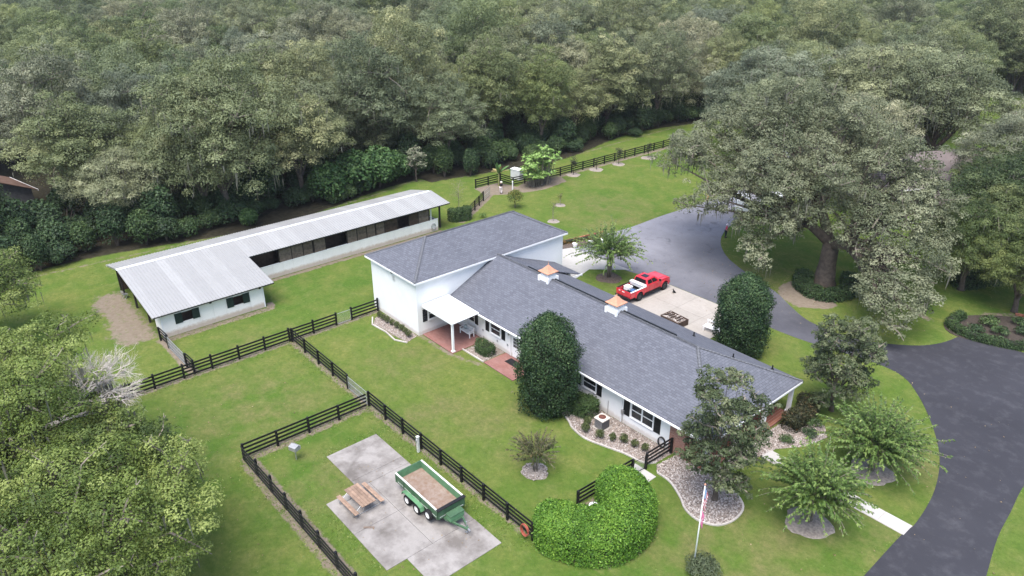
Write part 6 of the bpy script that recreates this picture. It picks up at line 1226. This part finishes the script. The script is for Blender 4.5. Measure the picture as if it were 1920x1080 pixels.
# --- two loose magnolias
mg = oak_meshes('magnolia', 41, 2.75, 8.6, 1.3, 24, 13, 1.3, .165, M['magnolia'], nmoss=0, trunk_r=.17, twigs=.5, lob=(.24, .38), zmin=-.75, flat=.85)
mg2 = oak_meshes('magnolia_b', 43, 2.9, 8.0, 1.2, 26, 13, 1.3, .165, M['magnolia'], nmoss=0, trunk_r=.17, twigs=.5, lob=(.24, .38), zmin=-.75, flat=.85)
plant_tree('magnolia', 'loose grey green magnolia in the white stone bed at the house corner', 'tree', mg, (-20.9, 36.2), .4, 1.08, None, 1.18)
plant_tree('magnolia', 'loose grey green magnolia on the lawn beyond the porch end', 'tree', mg2, (-21.0, 52.0), 2.0, 1.0, None, 1.08)
# --- crepe myrtles with arching wands
def myrtle_mesh(name, seed, ns, L, z0, spread, pairs, leaf, mat, droop=1.0):
    rg = np.random.default_rng(seed); P_, N_, T_, G_ = [], [], [], []; q = random.Random(seed); sm = MB()
    for k in range(ns):
        a = k * 2.39996 + q.uniform(-.25, .25); el = math.acos(1 - 1.0 * (k + .5) / ns); el = min(el, 1.42) * spread * q.uniform(.85, 1.1)
        d = np.array([math.cos(a) * math.sin(el), math.sin(a) * math.sin(el), math.cos(el)]); l_ = L * q.uniform(.62, 1.12); s0 = np.array([d[0] * .45, d[1] * .45, z0 + q.uniform(-.3, .5)])
        t_ = np.sort(rg.uniform(.28, 1, pairs)); dr = droop * (.06 + .34 * math.sin(el)) * q.uniform(.7, 1.3); bend = rg.normal(0, .10, 3) * l_
        path = s0 + d * (t_ * l_)[:, None] + np.array([0, 0, -1]) * (dr * l_ * t_ ** 2.8)[:, None] + bend * (t_ ** 2)[:, None]
        tn = nrmz(np.gradient(path, axis=0)); rp = rg.normal(size=(pairs, 3)); rp = nrmz(rp - tn * (rp * tn).sum(1, keepdims=True))
        sm.tube([tuple(s0)] + [tuple(p) for p in path[::max(1, pairs // 4)]] + [tuple(path[-1])], .013, 3, False)
        tt = q.uniform(-.16, .16); w = leaf * (.55 - .3 * t_)
        P_.append(path + rp * w[:, None]); N_.append(np.array([0, 0, .7]) + rp * .5 + rg.normal(0, .3, (pairs, 3))); G_.append(rp * .75 + tn * .7 + np.array([0, 0, -.2])); T_.append(.42 + tt + rg.normal(0, .14, pairs) + .16 * (t_ > .86))
    P_, N_, G_, T_ = map(np.concatenate, (P_, N_, G_, T_)); m_ = leaf_mesh(name, P_, N_, leaf * rg.uniform(.75, 1.3, len(P_)), .42, T_, mat, rg, G_); return m_, sm.mesh(name + '_wands', M['palebark'])
def myrtle(label, loc, seed, ns, L, z0, scl=1, leaf=.25, mat=None, spread=1.0, pairs=26, tn=4, droop=1.0, r=.09):
    o = thing('crepe_myrtle', label, 'tree', (loc[0], loc[1], .05), 0, 'crepe myrtles'); o.scale = (scl,) * 3; m_, w = myrtle_mesh('myrtle%d' % seed, seed, ns, L, z0, spread, pairs, leaf, mat or M['crepe'], droop)
    put('crown', m_, o); tag(put('wands', w, o), kind='stuff'); q = random.Random(seed); b = MB()
    for k in range(tn): a = k * 6.283 / tn + .4; b.tube([(.12 * math.cos(a), .12 * math.sin(a), -.1), (.2 * math.cos(a), .2 * math.sin(a), z0 * .5), (.42 * math.cos(a), .42 * math.sin(a), z0 + .5)], [r, r * .8, r * .5], 6)
    b.build('trunk', M['palebark'], o, smooth=True); return o
myrtle('crepe myrtle with arching wands beside the front walk', (-15.65, 39.1), 51, 260, 3.4, 2.2, pairs=48, leaf=.23, spread=.86, droop=.7)
myrtle('crepe myrtle with arching wands between the walk and the drive curve', (-15.4, 47.2), 52, 280, 3.7, 2.0, pairs=48, leaf=.23, spread=.95, droop=.5, tn=6)
myrtle('crepe myrtle with wands on a pale trunk behind the roof by the truck', (-49.9, 57.2), 53, 190, 4.0, 2.6, leaf=.24, pairs=48, spread=.84, droop=.9)
myrtle('small bushy myrtle alone on the lawn in a pale stone ring', (-31.0, 28.9), 54, 110, 1.6, 1.5, leaf=.16, mat=leafmat('bronze_leaves', (.030, .038, .012), (.075, .082, .03), (.19, .14, .065)), pairs=26, droop=.15, spread=.85, r=.05)
# --- heart shaped clipped hedge (a U round the pump)
def hedge_mesh(name, seed, path, width, h, n, leaf, mat, rag=.07):
    rg = np.random.default_rng(seed); P_ = np.array(spline(path, 8)); seg = np.linalg.norm(np.diff(P_, axis=0), axis=1); cum = np.concatenate([[0], np.cumsum(seg)]); L = cum[-1]
    wd = width; s = rg.uniform(-wd * .5, L + wd * .5, n); sc = np.clip(s, 0, L); px = np.interp(sc, cum, P_[:, 0]); py = np.interp(sc, cum, P_[:, 1]); e = .05; tx = np.interp(np.clip(sc + e, 0, L), cum, P_[:, 0]) - np.interp(np.clip(sc - e, 0, L), cum, P_[:, 0]); ty = np.interp(np.clip(sc + e, 0, L), cum, P_[:, 1]) - np.interp(np.clip(sc - e, 0, L), cum, P_[:, 1]); tl = np.hypot(tx, ty); tx /= tl; ty /= tl
    over = s - sc; top = rg.random(n) < wd / (wd + 2 * h) * 1.15; hw = np.sqrt(np.maximum(.02, (wd / 2) ** 2 - over ** 2))
    lat = np.where(top, rg.uniform(-1, 1, n), np.where(rg.random(n) < .5, -1, 1)); z = np.where(top, h, h * rg.uniform(.03, 1, n)); rd = np.maximum(0, np.abs(lat) - .72) / .28; z = z - np.where(top, .32 * rd ** 2, 0); inw = rg.uniform(0, .22, n) ** 1.3
    latd = lat * hw * np.where(top, 1, 1 - .1 * (z / h) ** 4) ; latd -= np.where(top, 0, np.sign(lat) * inw); z = z - np.where(top, inw, 0) + .17 * np.sin(px * 2.1 + s) * np.cos(py * 1.9 + latd) * (z / h) + .05 * np.sin(s * 6 + lat * 4) * (z / h)
    x = px + tx * over - ty * latd; y = py + ty * over + tx * latd; p = np.stack([x, y, z], 1) + rg.normal(0, rag, (n, 3)); nm = np.where(top[:, None], np.array([[0, 0, 1.0]]), np.stack([-ty * lat, tx * lat, .25 * np.ones(n)], 1)) + rg.normal(0, .48, (n, 3))
    p[:, 2] = np.maximum(p[:, 2], .03); return leaf_mesh(name, p, nm, leaf * rg.uniform(.6, 1.35, n), .5, .45 + rg.normal(0, .19, n) + .08 * np.sin(x * 1.7 + y), mat, rg)
def hedge(label, path, width, h, n, leaf, mat, seed, cat='hedge'):
    o = thing('clipped_hedge', label, cat, (0, 0, 0)); put('foliage', hedge_mesh('hedge%d' % seed, seed, path, width, h, n, leaf, mat), o); b = MB(); strip(b, spline(path, 4), width * .74, 0, h * .86); b.build('filler_core', M['fillercore'], o); return o  # the strip is an added dark core that blocks the view through
hp = [(-25.0, 25.7), (-23.9, 26.2), (-23.0, 27.1), (-22.7, 28.3), (-22.9, 29.5), (-23.7, 30.5), (-24.7, 31.0)]
hedge('bright green heart shaped clipped hedge at the end of the pen fence', hp, 3.5, 1.95, 46000, .15, M['hedge'], 61)
hedge('low clipped ring hedge around the great oak trunk', [(-35.6, 73.2), (-34.6, 71.2), (-32.4, 70.2), (-30.8, 71.6), (-30.6, 74.2), (-31.8, 76.0)], 2.0, .9, 9000, .2, M['shrubd'], 62)
hedge('low dark hedge curving along the island bed beside the drive', [(-20.6, 76.6), (-20.7, 74.4), (-19.3, 73.3), (-17.4, 73.3), (-15.4, 74.0), (-14.6, 74.4)], 1.0, .65, 6000, .15, M['shrubd'], 63)
hedge('dark red green shrubs along the front porch', [(-21.9, 47.4), (-21.9, 49.9), (-22.6, 50.9)], 1.5, 1.1, 3600, .17, leafmat('porch_leaves', (.018, .022, .012), (.045, .05, .022), (.14, .075, .035)), 64, 'shrubs')
hedge('orange and green flowers in the brick edged bed', [(-60.6, 58.8), (-60.0, 61.5), (-59.0, 65.0)], .7, .4, 1400, .14, leafmat('flower_leaves', (.05, .06, .015), (.16, .10, .02), (.45, .16, .03)), 65, 'flowers')
hedge('dark rounded bush against the white wall beside the tall holly', [(-34.3, 36.6), (-33.5, 36.8)], 1.7, 1.35, 5200, .14, M['shrubd'], 66, 'bush')
hedge('dark rounded bush between the two red patios', [(-46.6, 36.6), (-45.9, 36.65)], 1.3, 1.0, 3600, .12, M['shrubd'], 67, 'bush')
hedge('dark round bush beside the sandy path at the stable end', [(-75.6, 55.2), (-75.2, 56.4)], 1.9, 1.5, 4200, .18, M['shrubd'], 68, 'bush')
hedge('dark shrubs beneath the oaks at the far side of the lawn', [(-23.5, 84.5), (-21.8, 88.0)], 2.2, 1.3, 3000, .25, M['shrubd'], 69, 'shrubs')
# --- box balls
bm_ = shrub_mesh('boxwood', 71, .36, .72, 700, .085, M['box'], .6, 7); bs_ = stem_mesh('box_stems', 7, .2, .5, 4, M['bark'])
rowl = ['first', 'second', 'third', 'fourth', 'fifth', 'sixth', 'seventh', 'eighth']
for i, (x, y) in enumerate(((-32.45, 35.75), (-31.95, 35.0), (-30.7, 35.25), (-29.85, 35.75), (-29.1, 36.2), (-28.2, 36.4), (-27.4, 36.65))):
    shrub('boxwood', 'small boxwood ball in the curbed stone bed, %s from the tall holly' % rowl[i], 'shrub', (bm_, bs_), (x, y, .02), i, random.uniform(.92, 1.12), 'boxwood balls in the curbed bed')
for i in range(8):
    shrub('boxwood', 'small boxwood ball along the white two storey wall, %s from the fence' % rowl[i], 'shrub', (bm_, bs_), (-58.5 + i * .76, 33.0 - .1 * math.sin(i), .02), i * 1.7, .9 + .05 * (i % 3), 'boxwood balls along the white wall')
# --- garden plants beyond the house
def papaya(label, loc):
    o = thing('broadleaf_clump', label, 'plant', (loc[0], loc[1], 0)); q = random.Random(81); rg = np.random.default_rng(81); sm = MB(); P_, N_, S_, T_, G_ = [], [], [], [], []
    for k in range(56):
        a = q.uniform(0, 6.28); r_ = math.sqrt(q.random()); x, y = r_ * 1.3 * math.cos(a), r_ * 2.7 * math.sin(a); h = q.uniform(1.5, 6.0) * (1.05 - .3 * r_); x2, y2 = x * 1.25, y * 1.2; sm.tube([(x * .8, y * .8, -.1), (x, y, h * .5), (x2, y2, h)], [.06, .05, .03], 5, False)
        for j in range(11):
            b_ = j * 2.4 + q.random(); l_ = q.uniform(.35, .75); dx, dy = math.cos(b_) * l_, math.sin(b_) * l_; z = h + q.uniform(-.35, .25)
            for f in range(5):
                g_ = b_ + (f - 2) * .5; P_.append((x2 + dx + .2 * math.cos(g_), y2 + dy + .2 * math.sin(g_), z - .05)); N_.append((math.cos(g_) * .5, math.sin(g_) * .5, 1)); G_.append((math.cos(g_), math.sin(g_), -.45)); S_.append(q.uniform(.42, .66)); T_.append(q.gauss(.52, .17))
    put('foliage', leaf_mesh('papaya', np.array(P_), np.array(N_) + rg.normal(0, .15, (len(P_), 3)), np.array(S_), .42, np.array(T_), M['papaya'], rg, np.array(G_)), o); sm.build('stems', M['palebark'], o)
papaya('tall bright green broad leaved clump beside the far garden pen', (-79.6, 74.3))
bn = thing('banana_plant', 'banana plant with long upright leaves inside the garden pen', 'plant', (-83.0, 68.9, 0)); q = random.Random(4); b = MB(); b.cyl((0, 0, -.1), (0, 0, 2.1), .14, .1, 8); b.build('stem', pm('banana_stem', (.22, .22, .09), .2), bn)
for k in range(13):
    a = k * 2.4; el = q.uniform(.15, 1.1); L_ = q.uniform(1.6, 2.7); b = MB(); vs_ = []; n_ = 9
    for i in range(n_):
        t_ = i / (n_ - 1); r_ = L_ * math.sin(el) * t_ * (1 - .1 * t_); z = 1.9 + L_ * math.cos(el) * t_ - .9 * math.sin(el) * t_ * t_; w = .26 * math.sin(math.pi * min(1, t_ * .93 + .07)) ** .6
        for s in (-1, 0, 1): vs_.append((r_ * math.cos(a) - s * w * math.sin(a), r_ * math.sin(a) + s * w * math.cos(a), z + .08 * abs(s)))
    fs_ = [(i * 3 + j, i * 3 + j + 1, i * 3 + 4 + j, i * 3 + 3 + j) for i in range(n_ - 1) for j in (0, 1)]; b.add(vs_, fs_); o_ = b.build('leaf', pm('banana_leaf', (.085, .17, .05) if k % 4 else (.30, .25, .10), .25, 3, .5), bn, smooth=True)
ci = shrub_mesh('citrus_tree', 83, 1.15, 2.2, 1500, .17, M['citrus'], .5, 10); cs = MB().cyl((0, 0, -.6), (0, 0, .6), .07, .05, 7).mesh('citrus_trunk', M['bark'])
shrub('citrus_tree', 'small round citrus tree with yellow fruit tints on the back lawn', 'tree', (ci, cs), (-74.1, 64.4, .45), 0, 1.05, names=('crown', 'trunk'))
def sapling(label, loc, seed, h, n, mat, leaf=.12, spread=.5, bark='palebark', group=None):
    o = thing('sapling', label, 'tree', (loc[0], loc[1], 0), 0, group); q = random.Random(seed); rg = np.random.default_rng(seed); b = MB(); b.tube([(0, 0, -.1), (q.uniform(-.1, .1), q.uniform(-.1, .1), h * .45), (0, 0, h * .9)], [.05, .035, .012], 5, False); tips = []
    for k in range(16): a = k * 2.4; z = h * q.uniform(.3, .85); e = (spread * h * .45 * math.cos(a) * q.uniform(.5, 1), spread * h * .45 * math.sin(a) * q.uniform(.5, 1), z + h * q.uniform(.08, .25)); b.tube([(0, 0, z), e], [.018, .006], 3, False); tips.append(e); tips.append(tuple(.6 * c + .4 * d for c, d in zip(e, (0, 0, z))))
    b.build('trunk', M[bark], o); tips = np.array(tips); p = tips[rg.integers(0, len(tips), n)] + rg.normal(0, .13 * h / 2.5, (n, 3)); put('crown', leaf_mesh('sapling%d' % seed, p, rg.normal(0, .6, (n, 3)) + np.array([0, 0, .6]), leaf * rg.uniform(.6, 1.3, n), .5, .5 + rg.normal(0, .2, n), mat, rg), o)
sapling('thin bare sapling on the lawn behind the two storey roof', (-66.8, 64.8), 91, 2.7, 120, M['box']); sapling('small sapling with yellowing leaves in a mulch ring on the back lawn', (-70.8, 69.9), 92, 1.9, 260, M['citrus']); sapling('thin bare young tree by the stable end', (-78.0, 57.6), 93, 4.2, 420, leafmat('thin_leaves', (.09, .10, .06), (.16, .17, .10), (.26, .25, .16)), .13, .6)
dkl = leafmat('plum_leaves', (.010, .011, .012), (.024, .026, .024), (.05, .05, .045))
for i, c_ in enumerate(((-79.7, 81.4), (-79.3, 86.2), (-79.0, 91.2), (-78.3, 97.8))): sapling('dark leaved young tree in a mulch ring along the far fence, %s from the left' % rowl[i], c_, 95 + i, (2.9, 1.9, 2.8, 2.6)[i], (520, 60, 420, 360)[i], dkl, .17, .42, 'postwood', 'dark young trees along the far fence')
# feathery grass at the flagpole, grass at walk
fg_ = shrub_mesh('feathery_bush', 85, 1.15, 1.0, 2600, .2, leafmat('feathery_leaves', (.04, .055, .03), (.085, .11, .055), (.16, .18, .10)), .22, 12)
shrub('feathery_bush', 'feathery grey green bush around the foot of the flagpole', 'bush', (fg_, bs_), (-17.6, 30.3), 0, 1.0)
fern = shrub_mesh('fern_clump', 87, .8, .7, 420, .24, M['shrubd'], .3, 7)
for i, (x, y, l_) in enumerate(((-18.6, 74.9, 'fern clump at the pointed end of the island bed'), (-16.9, 76.0, 'fern clump behind the island hedge'), (-18.2, 77.2, 'fern clump under the low oak in the island bed'), (-15.4, 77.6, 'fern clump in the middle of the island bed'), (-16.2, 79.4, 'fern clump below the red brick strip'))): shrub('fern_clump', l_, 'plant', (fern,), (x, y, .04), i * 1.9, 1 + .15 * (i % 3), 'fern clumps in the island bed')
for i, (x, y, l_) in enumerate(((-21.2, 45.6, 'low grey green plant in the porch gravel nearest the walk'), (-20.4, 47.6, 'low grey green plant in the porch gravel middle'), (-20.9, 49.0, 'low grey green plant in the porch gravel farthest from the walk'), (-21.9, 41.2, 'low plant in the gravel beside the porch steps'))): shrub('low_plant', l_, 'plant', (fern,), (x, y, .02), i * 1.3, .75 + .12 * (i % 3), 'low plants in the porch gravel')
wd_ = shrub_mesh('weed_tuft', 86, .5, .55, 300, .14, M['crepe'], .3, 6)
shrub('weed_tuft', 'green weedy plant in the grass edge below the round bush', 'plant', (wd_,), (-74.0, 58.6), 0, 1.2)
bt = oak_meshes('bare_tree', 44, 1.7, 4.4, 1.2, 12, 5, .25, .2, M['oakgrey'], nmoss=0, trunk_r=.1, twigs=3, zmin=-.5)
plant_tree('bare_tree', 'small grey leafless tree at the gap in the wood edge', 'tree', bt, (-93.0, 60.8), 0, 1.25)
# --- rough tufts along fences and edges, weeds in the turf, blown leaves
rg = np.random.default_rng(77); pts = []
def along(a, c, n, w): t_ = rg.uniform(0, 1, n); return np.stack([a[0] + (c[0] - a[0]) * t_ + rg.normal(0, w, n), a[1] + (c[1] - a[1]) * t_ + rg.normal(0, w, n)], 1)
for a_, c_, n_ in (((-59.8, 4), (-59.8, 33), 2600), ((-59.6, 24.15), (-46, 24.15), 1600), ((-45.8, 24.15), (-26, 24.3), 2400), ((-45.8, 24), (-45.8, 13.8), 1300), ((-45.8, 13.8), (-20, 13.9), 3000), ((-80.6, 77), (-80.5, 109), 1500), ((-42.3, 22.7), (-27.2, 22.8), 900), ((-42.3, 18.2), (-42.3, 22.7), 350), ((-37.8, 15.8), (-30, 15.8), 600), ((-67.4, 15.4), (-67.4, 26), 700), ((-73.4, 27), (-73.4, 51), 1200)): pts.append(along(a_, c_, n_, .45))
dp = np.array(drive); pts.append(np.concatenate([along(dp[i], dp[i + 1], max(1, int(9 * np.hypot(*(dp[i + 1] - dp[i])))), .16) for i in range(len(dp) - 1)]))
pts.append(np.stack([rg.uniform(-92, -4, 9000), rg.uniform(4, 108, 9000)], 1)); pts = np.concatenate(pts)
blocks = [(-61, -22.5, 33.6, 53.2), (-82, -67.8, 15.2, 52.4), (-42.2, -37.7, 18.4, 22.6), (-37.7, -27.3, 15.9, 22.7), (-46.6, -34.3, 49, 60.9), (-57.6, -47.6, 50, 62), (-21.5, -11, 42.4, 43.9), (-26.8, -18.8, 33.6, 39), (-35.6, -25.9, 34.2, 38), (-52.8, -40.9, 34.2, 38)]
kp = np.ones(len(pts), bool)
for x0, x1, y0, y1 in blocks: kp &= ~((pts[:, 0] > x0) & (pts[:, 0] < x1) & (pts[:, 1] > y0) & (pts[:, 1] < y1))
inside = np.zeros(len(pts), bool); j = len(dp) - 1
for i in range(len(dp)):
    xi, yi = dp[i]; xj, yj = dp[j]; inside ^= ((yi > pts[:, 1]) != (yj > pts[:, 1])) & (pts[:, 0] < (xj - xi) * (pts[:, 1] - yi) / ((yj - yi) or 1e-9) + xi); j = i
gp = pts[kp & ~inside]; n = len(gp); tag(put('grass_tufts', leaf_mesh('grass_tufts', np.concatenate([gp, rg.uniform(.015, .05, (n, 1))], 1), rg.normal(0, .45, (n, 3)) + np.array([0, 0, .7]), rg.uniform(.06, .19, n), .4, .5 + rg.normal(0, .18, n), M['grass'], rg)), 'rough grass tufts and weeds in the lawns and along the fences', 'grass', kind='stuff')
lp = np.concatenate([np.stack([rg.normal(-40, 7, 500), rg.normal(70, 6, 500)], 1), np.stack([rg.uniform(-20, -6, 90), rg.uniform(34, 62, 90)], 1), np.stack([rg.normal(-50, 7, 300), rg.normal(8, 5, 300)], 1), np.stack([rg.uniform(-58, -36, 160), rg.uniform(60, 84, 160)], 1), np.stack([rg.uniform(-42, -28, 60), rg.uniform(16, 22.6, 60)], 1)]); n = len(lp)
tag(put('fallen_leaves', leaf_mesh('fallen_leaves', np.concatenate([lp, np.full((n, 1), .065)], 1), rg.normal(0, .25, (n, 3)) + np.array([0, 0, 1]), rg.uniform(.07, .17, n), .6, .45 + rg.normal(0, .25, n), M['litterleaf'], rg)), 'blown brown leaves scattered over drive and lawn', 'leaves', kind='stuff')
# --- air between here and the far woods
hz = MB().box(-420, 90, -260, 420, -1.5, 38).build('haze', None); tag(hz, 'thin pale haze over the woods', 'haze', kind='stuff')
hm = bpy.data.materials.new('haze_air'); hm.use_nodes = True; hn = hm.node_tree.nodes; hn.remove(hn['Principled BSDF']); pv = hn.new('ShaderNodeVolumePrincipled'); pv.inputs['Color'].default_value = (.9, .93, 1, 1); pv.inputs['Density'].default_value = .00012; pv.inputs['Anisotropy'].default_value = .2; hm.node_tree.links.new(pv.outputs[0], hn['Material Output'].inputs['Volume']); hz.data.materials.append(hm)
